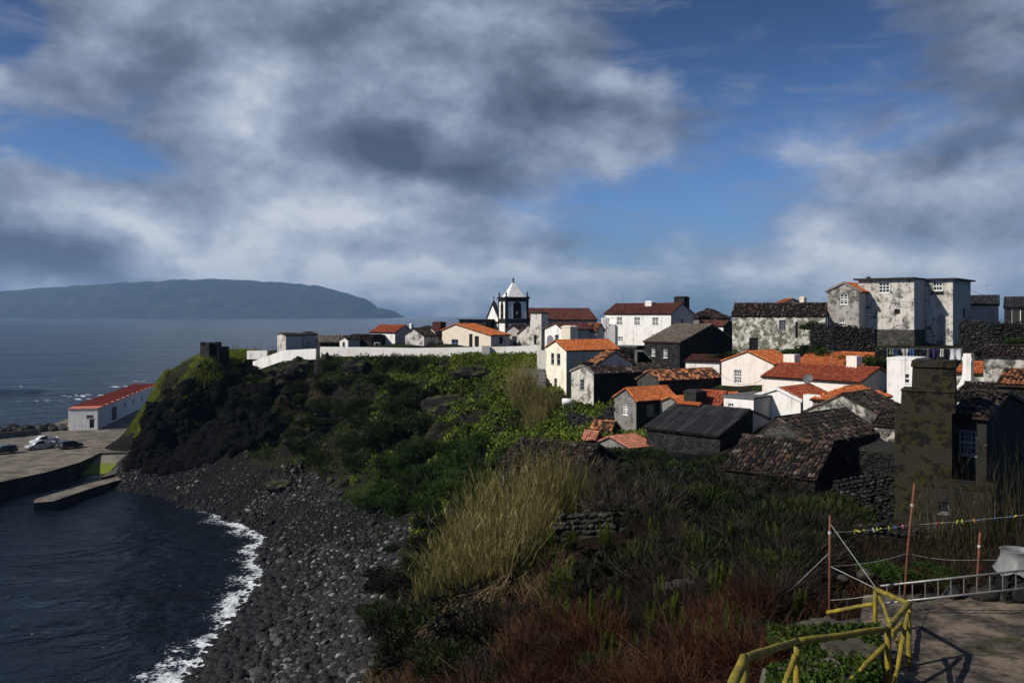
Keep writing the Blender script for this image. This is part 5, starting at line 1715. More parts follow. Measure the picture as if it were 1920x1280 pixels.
rock('rock_outcrop', 'black lava pinnacle breaking the line of the white sea wall', PT(603, 668, 137.5), (1.7, 1.3, 2.6), seed=4)
rock('rock_outcrop', 'craggy lava knob on the cliff below the sea wall', PT(668, 690, 132), (2.6, 1.6, 2.0), seed=5)
rock('rock_outcrop', 'lava buttress under the left end of the white sea wall', PT(560, 700, 141), (3.0, 1.8, 2.6), seed=6)
rock('rock_outcrop', 'dark lava block low on the headland above the beach', PT(455, 700, 148), (3.2, 1.8, 1.8), seed=7)
rock('rock_outcrop', 'pale-edged lava ledge on the middle of the headland cliff', PT(520, 728, 146), (2.6, 1.5, 1.5), seed=8)
rock('rock_outcrop', 'big fallen lava block where cliff meets beach', PT(525, 880, 118), (2.2, 1.5, 1.0), seed=9)
rock('rock_outcrop', 'black lava overhang high on the green cliff', PT(885, 716, 122), (3.0, 1.6, 1.5), seed=10)
rock('rock_outcrop', 'dark cave-like lava crag in the middle of the green cliff', PT(835, 765, 117), (3.4, 1.6, 2.0), seed=11)


# ------------------------------------------------------------------ dry-stone walls of the village
def drystone(name, label, pts, hgt, size, th=.5, mat='dark_stone', core='basalt_dark'):
    t = thing(name, label, 'wall', pts[0])
    mb = MB()
    Ps, Ss = [], []
    for a_, b_ in zip(pts[:-1], pts[1:]):
        d_ = b_ - a_; L_ = math.hypot(d_.x, d_.y); dn = Vector((d_.x / L_, d_.y / L_, 0)); nn = Vector((-dn.y, dn.x, 0))
        c = [a_ + nn * .1, b_ + nn * .1, b_ + nn * th, a_ + nn * th]
        mb.add([(p.x - pts[0].x, p.y - pts[0].y, p.z - pts[0].z - hgt - 1.0) for p in c] + [tuple(p - pts[0] - Vector((0, 0, .12))) for p in c],
               [(0, 3, 2, 1), (4, 5, 6, 7), (0, 1, 5, 4), (1, 2, 6, 5), (2, 3, 7, 6), (3, 0, 4, 7)])
        nr = max(1, int(hgt / (size * 1.25)))
        for r_ in range(nr + 1):
            k = max(2, int(L_ / (size * 1.7)))
            for i in range(k):
                f = (i + .5 * (r_ % 2) + random.uniform(.1, .6)) / k
                p = a_ + d_ * min(f, 1) - pts[0] - Vector((0, 0, hgt * r_ / nr)) + nn * (random.uniform(-.02, .16) if r_ else random.uniform(0, th))
                Ps.append(tuple(p)); Ss.append(size * random.uniform(.7, 1.3))
    obj('core', mb, M[core], t)
    link('stones', batch_stones(np.array(Ps), np.array(Ss), I1, M[mat], 'stones', .62, 8, rough=.4), t, kind='stuff')
    return t


drystone('rubble_wall', 'heaped rubble wall below the long weathered house', [PT(1062, 772, 97), PT(1110, 785, 94), PT(1160, 768, 92)], 2.0, .24, .8)
drystone('rubble_wall', 'steep rubble bank stepping up to the grey cement house', [PT(1128, 772, 93), PT(1151, 748, 91)], 3.0, .25, .8)
drystone('retaining_wall', 'dark overgrown retaining wall right of the mansion', [PT(1797, 600, 97), PT(1860, 604, 94), PT(1960, 604, 92)], 5.0, .19, 1.0)
drystone('retaining_wall', 'black retaining wall under the blotched annex of the mansion', [PT(1518, 606, 103), PT(1560, 606, 101), PT(1640, 618, 99)], 4.2, .19, 1.2)
drystone('retaining_wall', 'lower dark stone terrace behind the laundry', [PT(1640, 655, 96), PT(1740, 652, 93), PT(1930, 690, 84)], 2.6, .18, 1.0)
drystone('boundary_wall', 'black stone boundary wall in the yard behind the long weathered house', [PT(1158, 652, 122), PT(1196, 656, 121)], 1.0, .22, .5)
drystone('yard_wall', 'tumbled yard wall with pale joints left of the mossy oven chimney', [PT(1560, 905, 45), PT(1640, 890, 44), PT(1680, 880, 43.5)], 2.2, .15, .5)
drystone('garden_wall', 'black garden wall below the mossy house behind the clotheslines', [PT(1560, 995, 34), PT(1640, 985, 33.5), PT(1760, 1000, 33)], 1.3, .17, .5)

# ------------------------------------------------------------------ laundry
def cloth_mat(name, c, c2=None):
    return plain(name, c, c2 or tuple(x * .8 for x in c), 6, .9, .1)


M['line'] = plain('line_cord', (.45, .45, .44), None, 5, .6)


def garment(label, loc, w_, hgt, mat, shape='sheet', rz=0.0, seed=1, name='hanging_garment', cat='laundry'):
    nx_, nz_ = 9, 8
    mb = MB()
    vs = []
    for j in range(nz_ + 1):
        t = j / nz_
        for i in range(nx_ + 1):
            s_ = i / nx_ - .5
            ww = w_
            if shape == 'trousers' and t > .25: s_ = s_ * .95 + math.copysign(.04, s_)
            if shape == 'shirt': ww = w_ * (1.0 if t < .35 else .68)
            vs.append((s_ * ww, .07 * math.sin(s_ * 11 + seed) * (.4 + t) + .05 * math.sin(seed * 3 + t * 4), -t * hgt - .03 * math.sin(i * 1.9 + seed) * (1 if j == nz_ else 0)))
    fs = []
    for j in range(nz_):
        for i in range(nx_):
            if shape == 'trousers' and j > 2 and i == nx_ // 2: continue
            q_ = j * (nx_ + 1) + i
            fs.append((q_, q_ + 1, q_ + nx_ + 2, q_ + nx_ + 1))
    n = len(vs)
    mb.add(vs + [(x_, y_ + .012, z_) for x_, y_, z_ in vs], fs + [tuple(i + n for i in f[::-1]) for f in fs])
    o = obj(name, mb, mat, None, True, label=label, category=cat)
    o.location = loc; o.rotation_euler = (0, 0, rz)


YL = 87.0
cl = thing('clothesline', 'clothesline strung between posts above the white flat-topped house', 'clothesline', PT(1735, 690, YL))
lz = PT(1735, 653, YL).z
for px in (1664, 1740, 1803):
    q_ = PT(px, 690, YL)
    obj('post', MB().tube([(q_.x - cl.location.x, 0, -1.5), (q_.x - cl.location.x, 0, lz - cl.location.z + .1)], .035, 6), M['frame_grey'], cl)
obj('line', MB().tube([(PT(1664, 653, YL).x - cl.location.x, 0, lz - cl.location.z), (PT(1740, 653, YL).x - cl.location.x, 0, lz - cl.location.z - .06), (PT(1803, 653, YL).x - cl.location.x, 0, lz - cl.location.z)], .01, 4), M['line'], cl)
for px, w_, hh_, c, lab, sh in (
        (1671, .38, .55, (.20, .22, .17), 'grey-green cloth at the left end of the laundry line', 'sheet'), (1680, .45, .75, (.03, .06, .13), 'dark blue shirt on the laundry line', 'shirt'),
        (1695.5, .72, 1.05, (.42, .40, .40), 'grey striped shirt on the laundry line', 'shirt'), (1708, .5, 1.2, (.04, .10, .24), 'blue jeans on the laundry line', 'trousers'),
        (1722, .7, 1.0, (.012, .012, .016), 'black trousers on the laundry line', 'trousers'), (1750, .85, .95, (.05, .03, .11), 'dark purple cloth on the laundry line', 'sheet'),
        (1765, .32, .8, (.55, .54, .50), 'narrow white towel on the laundry line', 'sheet'), (1775, .5, 1.0, (.014, .016, .022), 'charcoal shirt on the laundry line', 'shirt'),
        (1791, 1.15, 1.1, (.66, .66, .66), 'big white sheet at the right end of the laundry line', 'sheet')):
    p = PT(px, 653.3, YL)
    garment(lab, (p.x, p.y - .02, lz - .035), w_, hh_, cloth_mat('cloth_%d' % px, c), sh, 0, px)

# water tank on its stand
tk = thing('water_tank', 'white cylindrical water tank on a stand beside the long weathered house', 'tank', PT(1064, 782, 99))
zt = PT(1064, 752.5, 99).z - tk.location.z
obj('tank', MB().tube([(-.62, 0, zt), (-.58, 0, zt), (.58, 0, zt), (.62, 0, zt)], [.28, .36, .36, .28], 16), M['white'], tk, True)
for sx in (-.45, .45):
    for sy in (-.25, .25):
        obj('leg', MB().tube([(sx * 1.2, sy * 1.2, -.8), (sx, sy, zt - .25)], .03, 5), M['frame_grey'], tk)
def cable(label, pts, sag):
    t = thing('overhead_cable', label, 'cable', pts[0])
    out = []
    for p, q_ in zip(pts[:-1], pts[1:]):
        out += [p + (q_ - p) * (i / 8) - Vector((0, 0, sag * 4 * (i / 8) * (1 - i / 8))) for i in range(8)]
    out.append(pts[-1])
    obj('wire', MB().tube([p - pts[0] for p in out], .014, 4), M['black_trim'], t)


cable('dark cable sagging from the blotchy-tiled house to the pinkish white gable', [PT(1350, 700, 94), PT(1428, 712, 90)], .8)
cable('dark cable crossing the pinkish white gable to the white cottage roof', [PT(1429, 709, 90), PT(1375, 738, 86)], .3)
cable('cable from the large white house down to the tall orange-roofed house', [PT(1137, 598, 134), PT(1062, 652, 112)], .6)


def aerial(label, p):
    t = thing('roof_aerial', label, 'aerial', p)
    obj('mast', MB().tube([(0, 0, -.4), (0, 0, 1.9)], .02, 5), M['frame_grey'], t)
    mb = MB().tube([(-.5, 0, 1.75), (.55, 0, 1.75)], .014, 4)
    for i in range(6):
        mb.tube([(-.45 + i * .18, -.28 + .02 * i, 1.75), (-.45 + i * .18, .28 - .02 * i, 1.75)], .009, 4)
    obj('elements', mb, M['frame_grey'], t)


aerial('thin aerial on the ridge of the large white house', PT(1168, 571, 143.5))
aerial('thin aerial on the low wing of the pinkish white house', PT(1560, 690, 88))
aerial('thin aerial on the grey house right of the mansion', PT(1850, 558, 119))
# cable on the right
pl_ = thing('utility_pole', 'thin utility pole with cable at the right edge of the rise', 'pole', PT(1868, 580, 125))
obj('pole', MB().tube([(0, 0, -3), (0, 0, 1.6)], .07, 6), M['door_grey'], pl_)
e_ = PT(1990, 540, 110) - pl_.location
e2 = PT(1822, 545, 107) - pl_.location
obj('cable', MB().tube([(e2.x, e2.y, e2.z), (0, 0, 1.5), (e_.x * .5, e_.y * .5, 1.5 + (e_.z - 1.5) * .5 - .35), (e_.x, e_.y, e_.z)], .02, 4), M['black_trim'], pl_)

# ------------------------------------------------------------------ vegetation
def leaf_mat(name, stops, nscale=.5, namt=.25, trans=.25):
    m, w, b = new_mat(name)
    c = coords(w)
    a = w.n('ShaderNodeAttribute', attribute_name='rnd').outputs['Fac']
    oi = w.n('ShaderNodeObjectInfo').outputs['Random']
    n = w.noise(c, nscale, 4.0, .6)
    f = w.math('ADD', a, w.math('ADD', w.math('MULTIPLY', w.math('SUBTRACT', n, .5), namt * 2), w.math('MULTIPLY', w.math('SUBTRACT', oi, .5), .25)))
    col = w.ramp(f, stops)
    setb(w, b, col, .7, .2)
    tr = w.n('ShaderNodeBsdfTranslucent', {'Color': col})
    mx = w.n('ShaderNodeMixShader', {0: trans, 1: b.outputs[0], 2: tr.outputs[0]})
    out = [n_ for n_ in w.t.nodes if n_.type == 'OUTPUT_MATERIAL'][0]
    w.t.links.new(mx.outputs[0], out.inputs[0])
    return m


M['l_ivy'] = leaf_mat('ivy_leaves', [(0, (0.0161, 0.0286, 0.0040)), (.35, (0.0547, 0.0858, 0.0079)), (.7, (0.1529, 0.1950, 0.0198)), (1, (0.2737, 0.2860, 0.0446))], .16, .35)
M['l_grass'] = leaf_mat('grass_blades', [(0, (0.0405, 0.0585, 0.0050)), (.5, (0.1418, 0.1885, 0.0100)), (1, (0.2835, 0.2860, 0.0300))], .2, .4)
M['l_dry'] = leaf_mat('dry_grass', [(0, (0.0180, 0.0115, 0.0053)), (.5, (0.0432, 0.0287, 0.0132)), (1, (0.0720, 0.0524, 0.0263))], .4, .2)
M['l_olive'] = leaf_mat('tamarisk_sprays', [(0, (0.0075, 0.0121, 0.0023)), (.5, (0.0225, 0.0338, 0.0060)), (1, (0.0516, 0.0610, 0.0135))], .4, .3)
M['l_green'] = leaf_mat('shrub_leaves', [(0, (0.0075, 0.0172, 0.0021)), (.5, (0.0262, 0.0561, 0.0056)), (1, (0.0561, 0.0949, 0.0126))], .4, .3)
M['l_dark'] = leaf_mat('dark_leaves', [(0, (0.0018, 0.0032, 0.0008)), (.5, (0.0053, 0.0080, 0.0020)), (1, (0.0154, 0.0180, 0.0048))], .5, .3)
M['l_heath'] = leaf_mat('heath_tips', [(0, (0.0144, 0.0216, 0.0029)), (.5, (0.0480, 0.0720, 0.0077)), (1, (0.1200, 0.1500, 0.0173))], 1.2, .3)
M['l_reed_dark'] = leaf_mat('dark_reed_leaves', [(0, (.010, .012, .004)), (.6, (.035, .032, .012)), (1, (.13, .10, .05))], .35, .25, .2)
M['l_reed'] = leaf_mat('reed_leaves', [(0, (.030, .036, .008)), (.35, (.10, .098, .022)), (.7, (.25, .21, .065)), (1, (.46, .39, .19))], .35, .25, .3)
M['l_straw'] = leaf_mat('reed_straw', [(0, (0.0560, 0.0375, 0.0182)), (.5, (0.1360, 0.0938, 0.0455)), (1, (0.2400, 0.1800, 0.0975))], .5, .2, .1)
M['bark'] = plain('dark_bark', (.022, .016, .012), (.012, .009, .007), 6)
M['twig_red'] = leaf_mat('red_twigs', [(0, (0.0102, 0.0031, 0.0015)), (.5, (0.0351, 0.0106, 0.0038)), (1, (0.0701, 0.0265, 0.0099))], 1.0, .25, 0)
M['twig_grey'] = leaf_mat('grey_twigs', [(0, (0.0073, 0.0059, 0.0045)), (.5, (0.0221, 0.0183, 0.0139)), (1, (0.0630, 0.0545, 0.0428))], 1.0, .25, 0)


def rot_rand(n):
    """n random orthonormal pairs"""
    a = RNG.normal(size=(n, 3)); a /= np.linalg.norm(a, axis=1)[:, None]
    b = RNG.normal(size=(n, 3)); b -= a * np.sum(a * b, 1)[:, None]; b /= np.linalg.norm(b, axis=1)[:, None]
    return a, b


def leaf_quads(P, size, asp=.55, dirs=None):
    """diamond leaves at P"""
    n = len(P)
    a, b = rot_rand(n)
    if dirs is not None:
        a = dirs / np.linalg.norm(dirs, axis=1)[:, None]
        b -= a * np.sum(a * b, 1)[:, None]; b /= np.linalg.norm(b, axis=1)[:, None]
    s = np.asarray(size).reshape(-1, 1) * np.ones((n, 1))
    V = np.stack([P, P + a * s * .5 + b * s * asp * .5, P + a * s, P + a * s * .5 - b * s * asp * .5], 1)
    Fq = np.arange(n * 4).reshape(n, 4)
    return V.reshape(-1, 3), Fq


def blades(base, tip, wid, bend=None):
    """thin two-segment blades from base to tip"""
    n = len(base)
    d = tip - base
    r_ = RNG.normal(size=(n, 3)); sd = np.cross(d, r_); sd /= np.linalg.norm(sd, axis=1)[:, None]
    wd = np.asarray(wid).reshape(-1, 1) * np.ones((n, 1))
    mid = base + d * .55 + (bend if bend is not None else 0)
    V = np.stack([base - sd * wd * .5, base + sd * wd * .5, mid + sd * wd * .45, mid - sd * wd * .45, tip + sd * wd * .12, tip - sd * wd * .12], 1)
    b0 = (np.arange(n) * 6)[:, None]
    Fq = np.concatenate([b0 + np.array([[0, 1, 2, 3]]), b0 + np.array([[3, 2, 4, 5]])], 1).reshape(-1, 4)
    return V.reshape(-1, 3), Fq


def merge(parts):
    Vs, Fs, nb = [], [], 0
    for V, Fq in parts:
        Vs.append(V); Fs.append(Fq + nb); nb += len(V)
    return np.concatenate(Vs), np.concatenate(Fs)


def bush_mesh(name, mat, n=2600, leaf=.16, seed=0, lobes=9, squash=.75, feather=False):
    """unit-ish bush (radius about 1): leaves spread through several ragged lobes"""
    r_ = np.random.default_rng(seed)
    C = r_.normal(size=(lobes, 3)) * np.array([.48, .48, .30]); C[:, 2] = np.abs(C[:, 2]) + .25
    rad = r_.uniform(.28, .55, lobes)
    k = r_.integers(0, lobes, n)
    d = r_.normal(size=(n, 3)); d /= np.linalg.norm(d, axis=1)[:, None]
    P = C[k] + d * (rad[k] * r_.uniform(.45, 1.08, n) ** .6)[:, None]
    P[:, 2] = np.maximum(P[:, 2] * squash, .02 + .1 * r_.random(n))
    size = leaf * r_.uniform(.6, 1.4, n)
    dirs = d * .7 + np.array([0, 0, .5]) + r_.normal(size=(n, 3)) * .5
    if feather:
        V, Fq = blades(P, P + dirs / np.linalg.norm(dirs, axis=1)[:, None] * (size * 2.2)[:, None], size * .28)
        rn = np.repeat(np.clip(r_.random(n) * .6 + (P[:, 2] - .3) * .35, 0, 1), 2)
    else:
        V, Fq = leaf_quads(P, size, .6, dirs)
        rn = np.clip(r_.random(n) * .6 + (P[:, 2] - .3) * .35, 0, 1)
    return np_mesh(name, V, Fq, mat, attr={'rnd': rn})


def stem_mesh(name, mat, n=7, seed=0, hgt=.8, rad=.025):
    r_ = random.Random(seed)
    mb = MB()
    for i in range(n):
        t = r_.random() * 6.28; s = r_.uniform(.25, .7)
        mb.tube([(0, 0, -.35), (math.cos(t) * s * .3, math.sin(t) * s * .3, hgt * .4), (math.cos(t) * s, math.sin(t) * s, hgt * r_.uniform(.7, 1))], [rad, rad * .7, rad * .25], 4)
    return mb.mesh(name, mat)


def twig_mesh(name, mat, n=150, seed=0, spread=.75, hgt=1.0, wid=.012, sub=4, lean=(0, 0)):
    r_ = np.random.default_rng(seed)
    B = np.stack([r_.normal(0, .22, n), r_.normal(0, .22, n), np.full(n, -.15)], 1)
    t = r_.random(n) * 6.283; s = r_.random(n) ** .6 * spread
    T = np.stack([np.cos(t) * s + lean[0], np.sin(t) * s + lean[1], hgt * r_.uniform(.45, 1.1, n)], 1)
    parts = [blades(B, T, wid * 1.6, r_.normal(0, .09, (n, 3)))]
    for j in range(sub):
        f = r_.uniform(.35, .95, n)[:, None]
        S0 = B + (T - B) * f
        S1 = S0 + (T - B) * .28 + r_.normal(0, .16, (n, 3))
        parts.append(blades(S0, S1, wid, r_.normal(0, .03, (n, 3))))
    V, Fq = merge(parts)
    return np_mesh(name, V, Fq, mat, attr={'rnd': r_.random(len(Fq))})


def reed_mesh(name, n=230, seed=0, hgt=4.6, rad=1.2, leafy=5, mat='l_reed'):
    r_ = np.random.default_rng(seed)
    t = r_.random(n) * 6.283; s = np.sqrt(r_.random(n)) * rad
    B = np.stack([np.cos(t) * s, np.sin(t) * s, np.full(n, -.4)], 1)
    hh = hgt * r_.uniform(.40, 1.1, n) * (1 - .25 * (s / rad) ** 2)
    ln = r_.normal(0, .13, (n, 2)) + np.stack([np.cos(t), np.sin(t)], 1) * (.26 * (s / rad) ** 1.5)[:, None]
    brk_ = r_.random(n) < .10
    ln[brk_] *= 3.5; hh[brk_] *= .7
    T = B + np.stack([ln[:, 0] * hh, ln[:, 1] * hh, hh], 1)
    parts = [blades(B, T, .022, np.stack([-.12 * ln[:, 0] * hh, -.12 * ln[:, 1] * hh, .05 * hh], 1)), blades(B, T, .022, np.stack([-.12 * ln[:, 0] * hh, -.12 * ln[:, 1] * hh, .05 * hh], 1))]
    rn = [r_.random(n).repeat(2), r_.random(n).repeat(2)]
    for j in range(leafy):
        f = r_.uniform(.25, .98, n)[:, None]
        S0 = B + (T - B) * f
        az = r_.random(n) * 6.283
        up = r_.uniform(.55, 1.0, n)
        L = r_.uniform(.3, .65, n)
        S1 = S0 + np.stack([np.cos(az) * L * .35, np.sin(az) * L * .35, up * L], 1)
        parts.append(blades(S0, S1, .020, np.stack([0 * L, 0 * L, .05 * L], 1)))
        rn.append(np.clip(r_.random(n) * .8 + .15, 0, 1).repeat(2))
    V, Fq = merge(parts)
    return np_mesh(name, V, Fq, M[mat], attr={'rnd': np.concatenate(rn)})


# --- ray onto the ground
_Ys = np.arange(14, 175, .5)


def on_ground(px, py):
    x = (px - CX) / F * _Ys
    z = HC - (py - HY) / F * _Ys
    g = ground(x, _Ys)
    i = np.argmax(g > z)
    if not (g > z).any():
        return None
    return Vector((x[i], _Ys[i], g[i]))


# --- creeping cover on the cliff, in several kinds
def cover(name, label, mat, n, test, size, seed, per=4, asp=.6, xr=(-76, 16), yr=(78, 168)):
    r_ = np.random.default_rng(seed)
    x = r_.uniform(*xr, n); y = r_.uniform(*yr, n)
    h_ = ground(x, y)
    k = test(x, y, h_)
    x, y, h_ = x[k], y[k], h_[k]
    m_ = len(x)
    P = np.repeat(np.stack([x, y, h_ + .02], 1), per, 0) + r_.normal(0, .16, (m_ * per, 3)) * np.array([1, 1, .8])
    e = .3
    gx_ = (ground(x + e, y) - h_) / e; gy_ = (ground(x, y + e) - h_) / e
    N = np.stack([-gx_, -gy_, np.ones(m_)], 1); N /= np.linalg.norm(N, axis=1)[:, None]
    P += np.repeat(N, per, 0) * r_.uniform(0, .28, (m_ * per, 1))
    dirs = np.repeat(N, per, 0) * .6 + r_.normal(0, .6, (m_ * per, 3)) + np.array([0, 0, -.1])
    V, Fq = leaf_quads(P, size * r_.uniform(.6, 1.3, m_ * per), asp, dirs)
    drift = np.repeat(.5 + .5 * fbm(x / 6, y / 6, 3, seed), per)
    link(name, np_mesh(name, V, Fq, mat, attr={'rnd': np.clip(drift * .6 + r_.random(m_ * per) * .45, 0, 1)}), kind='stuff', label=label)


cliff = lambda x, y, h_: (h_ > 5.2) & (y > 80) & (y < 146)
cover('ivy_cover', 'bright green creeping ivy on the right half of the cliff', M['l_ivy'], 30000,
      lambda x, y, h_: cliff(x, y, h_) & (x > -20) & (h_ < 20.9) & (fbm(x / 3.2, y / 3.2, 4, 51) > -.16 - .014 * (x + 6)) & (y < 133), .36, 1, 4, .6, (-22, 15), (82, 133))
cover('scrub_cover', 'dark low scrub creeping over the left half of the cliff', M['l_olive'], 26000,
      lambda x, y, h_: cliff(x, y, h_) & (x < -6) & ((x > -40) | (h_ > 14.5)) & (h_ < 20.3) & (fbm(x / 4, y / 4, 4, 52) > -.02), .34, 2, 4, .6, (-52, -6), (95, 146))
cover('headland_grass', 'bright grass on the sunlit side of the headland', M['l_grass'], 22000,
      lambda x, y, h_: (h_ > 5.5) & (fbm(x / 4, y / 4, 4, 53) > -.12), .30, 3, 5, .3, (-70, -49), (143, 166))
cover('cliff_edge_grass', 'grassy fringe along the cliff top under the sea wall', M['l_grass'], 16000,
      lambda x, y, h_: (h_ > 18.6) & (x > -40) & (x < 8) & (y > 116) & (y < 134.5) & (fbm(x / 3.5, y / 3.5, 3, 54) > -.05), .30, 4, 4, .35, (-40, 8), (116, 135))
cover('dry_cover', 'dry brown grass on the slope above the beach', M['l_dry'], 9000,
      lambda x, y, h_: cliff(x, y, h_) & (x < -22) & (x > -40) & (h_ < 12) & (h_ > 4.6) & (fbm(x / 4, y / 4, 3, 55) > .05), .26, 5, 4, .25, (-50, -20), (95, 146))


def scatter(name, label, cat, group, meshes, stems, spots, smin, smax, zs=1.0, sink=.08, part='foliage'):
    for i, p in enumerate(spots):
        if p is None: continue
        t = thing(name, label, cat, (p.x, p.y, p.z - sink), random.random() * 6.28, group)
        s = random.uniform(smin, smax)
        t.scale = (s * random.uniform(.85, 1.2), s * random.uniform(.85, 1.2), s * zs * random.uniform(.8, 1.2))
        link(part, random.choice(meshes), t)
        if stems: link('stem', random.choice(stems), t)


def spots_px(n, x0, x1, y0, y1, seed, keep=None):
    r_ = random.Random(seed)
    out = []
    tries = 0
    while len(out) < n and tries < n * 12:
        tries += 1
        px, py = r_.uniform(x0, x1), r_.uniform(y0, y1)
        if keep and not keep(px, py): continue
        p = on_ground(px, py)
        if p is not None: out.append(p)
    return out


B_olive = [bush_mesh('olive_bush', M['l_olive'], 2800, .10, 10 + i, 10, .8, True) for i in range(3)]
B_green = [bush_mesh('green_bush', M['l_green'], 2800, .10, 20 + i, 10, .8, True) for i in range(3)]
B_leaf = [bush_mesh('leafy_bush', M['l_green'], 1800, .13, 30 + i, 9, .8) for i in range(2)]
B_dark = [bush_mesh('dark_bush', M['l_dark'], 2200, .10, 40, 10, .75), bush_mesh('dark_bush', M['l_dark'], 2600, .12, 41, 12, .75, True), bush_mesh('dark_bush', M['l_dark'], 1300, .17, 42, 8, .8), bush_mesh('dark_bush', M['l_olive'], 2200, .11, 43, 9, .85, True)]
M['twig_brown'] = leaf_mat('brown_twigs', [(0, (0.0037, 0.0026, 0.0014)), (.5, (0.0122, 0.0081, 0.0047)), (1, (0.0351, 0.0247, 0.0150))], 1.0, .25, 0)
T_brown = [twig_mesh('brown_scrub', M['twig_brown'], 110, 170 + i, 1.1, 1.0, .011, 5) for i in range(2)]
S_dark = [stem_mesh('stem', M['bark'], 8, i) for i in range(3)]
T_red = [twig_mesh('red_scrub', M['twig_red'], 170, 60 + i, 1.0, .95, .009, 6, (.3, 0)) for i in range(3)]
T_grey = [twig_mesh('grey_bramble', M['twig_grey'], 70, 70 + i, 1.2, .9, .016, 5) for i in range(3)]

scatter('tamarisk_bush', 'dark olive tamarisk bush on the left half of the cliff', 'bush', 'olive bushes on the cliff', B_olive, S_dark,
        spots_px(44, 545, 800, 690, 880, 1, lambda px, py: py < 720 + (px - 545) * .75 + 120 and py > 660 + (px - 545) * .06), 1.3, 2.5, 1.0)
scatter('tamarisk_bush', 'green tamarisk bush at the foot of the cliff above the beach', 'bush', 'green bushes at the cliff foot', B_green + B_olive[:1], S_dark,
        spots_px(46, 590, 905, 830, 965, 2, lambda px, py: py < 850 + (px - 560) * .75 and py > 900 - (px - 590) * .22), 1.3, 2.4, 1.0)
scatter('cliff_shrub', 'small leafy shrub clinging to the ivy-green cliff', 'shrub', 'shrubs on the green cliff', B_leaf, S_dark,
        spots_px(26, 800, 1010, 680, 900, 3), .5, 1.0, .8)
scatter('headland_shrub', 'dark shrub on the crest of the headland', 'shrub', 'shrubs on the headland', B_dark, S_dark,
        [on_ground(px, py) for px, py in ((345, 676), (430, 690), (470, 700), (440, 745), (510, 700), (540, 710))], .5, 1.1, .9)
scatter('roadside_shrub', 'green shrub growing on the terraces between the village houses', 'shrub', 'shrubs between the houses', B_leaf + B_dark[:1], S_dark,
        [PT(px, py, Y) for px, py, Y in ((1345, 668, 106), (1360, 664, 105.5), (1378, 668, 105), (1395, 671, 104), (1432, 664, 107), (1480, 662, 106), (1500, 655, 105), (1515, 648, 104), (1535, 660, 102), (1600, 682, 96),
          (1615, 680, 96), (1630, 676, 96), (1650, 680, 95), (1580, 668, 99), (1690, 660, 96), (1850, 662, 92), (1880, 690, 88), (1900, 640, 92), (1440, 672, 105), (1540, 640, 103))], .8, 1.5, .8, .5)
scatter('wall_creeper', 'green creeper spilling over the wall right of the lichened barn', 'shrub', 'creepers by the lichened barn', B_leaf, S_dark,
        [PT(1508, 612, 104.5), PT(1522, 606, 104), PT(1535, 612, 103.8), PT(1528, 624, 103.5)], .9, 1.3, .8, .4)

# --- reeds
RD = [reed_mesh('reeds', 330, 80 + i) for i in range(3)]
RS = [reed_mesh('sparse_reeds', 60, 90 + i, 4.6, 1.8, 3, 'l_reed_dark') for i in range(2)]


def reeds(label, group, meshes, spots, sc):
    for (px, py, Y), s in zip(spots, sc):
        p = PT(px, py, Y)
        t = thing('reed_clump', label, 'reeds', (p.x, p.y, gz(p.x, p.y) - .1), random.random() * 6.28, group)
        t.scale = (s, s, s * random.uniform(.9, 1.1))
        link('stalks', random.choice(meshes), t)


reeds('tall yellow-green reed clump spilling over the cliff lip in the foreground', 'foreground reeds', RD,
      [(835, 1100, 34), (880, 1115, 33), (925, 1105, 34), (965, 1080, 36), (905, 1060, 38), (950, 1040, 40), (1000, 1050, 38), (1040, 1010, 41), (1085, 1000, 41), (860, 1050, 38), (1010, 990, 43), (815, 1120, 34)],
      [.68, .78, .95, .8, .95, 1.0, .62, .85, .6, .8, .9, .5])
reeds('pale reed clump left of the tall orange-roofed house', 'reeds below the orange-roofed house', RD,
      [(975, 790, 106), (995, 800, 104), (1015, 810, 102), (1030, 800, 103), (985, 760, 109), (1005, 830, 98)], [1.1, 1.2, 1.1, .9, 1.0, .8])
reeds('thin dark reed clump beside the mossy house at the right edge', 'reeds by the mossy house', RS,
      [(1800, 1000, 31), (1840, 1005, 30), (1880, 1005, 30), (1915, 1005, 30), (1770, 990, 32), (1930, 960, 33)], [.75, .8, .9, .95, .6, .9])
# fallen straw hanging down the lip
r_ = np.random.default_rng(9)
n = 1500
c0 = np.stack([(r_.uniform(790, 960, n) - CX) / F, np.zeros(n), np.zeros(n)], 1)
Yd = r_.uniform(30, 36, n)
x = c0[:, 0] * Yd
B0 = np.stack([x, Yd, ground(x, Yd) + r_.uniform(.1, .9, n)], 1)
dd = np.stack([-r_.uniform(.3, 1.0, n), -r_.uniform(.2, .9, n), -r_.uniform(.3, 1.0, n)], 1)
T0 = B0 + dd * r_.uniform(.8, 2.0, n)[:, None]
V, Fq = blades(B0, T0, .022, np.stack([0 * x, 0 * x, r_.uniform(.1, .3, n)], 1))
link('fallen_straw', np_mesh('fallen_straw', V, Fq, M['l_straw'], attr={'rnd': r_.random(len(Fq))}), kind='stuff', label='dead reed straw hanging over the cliff lip')

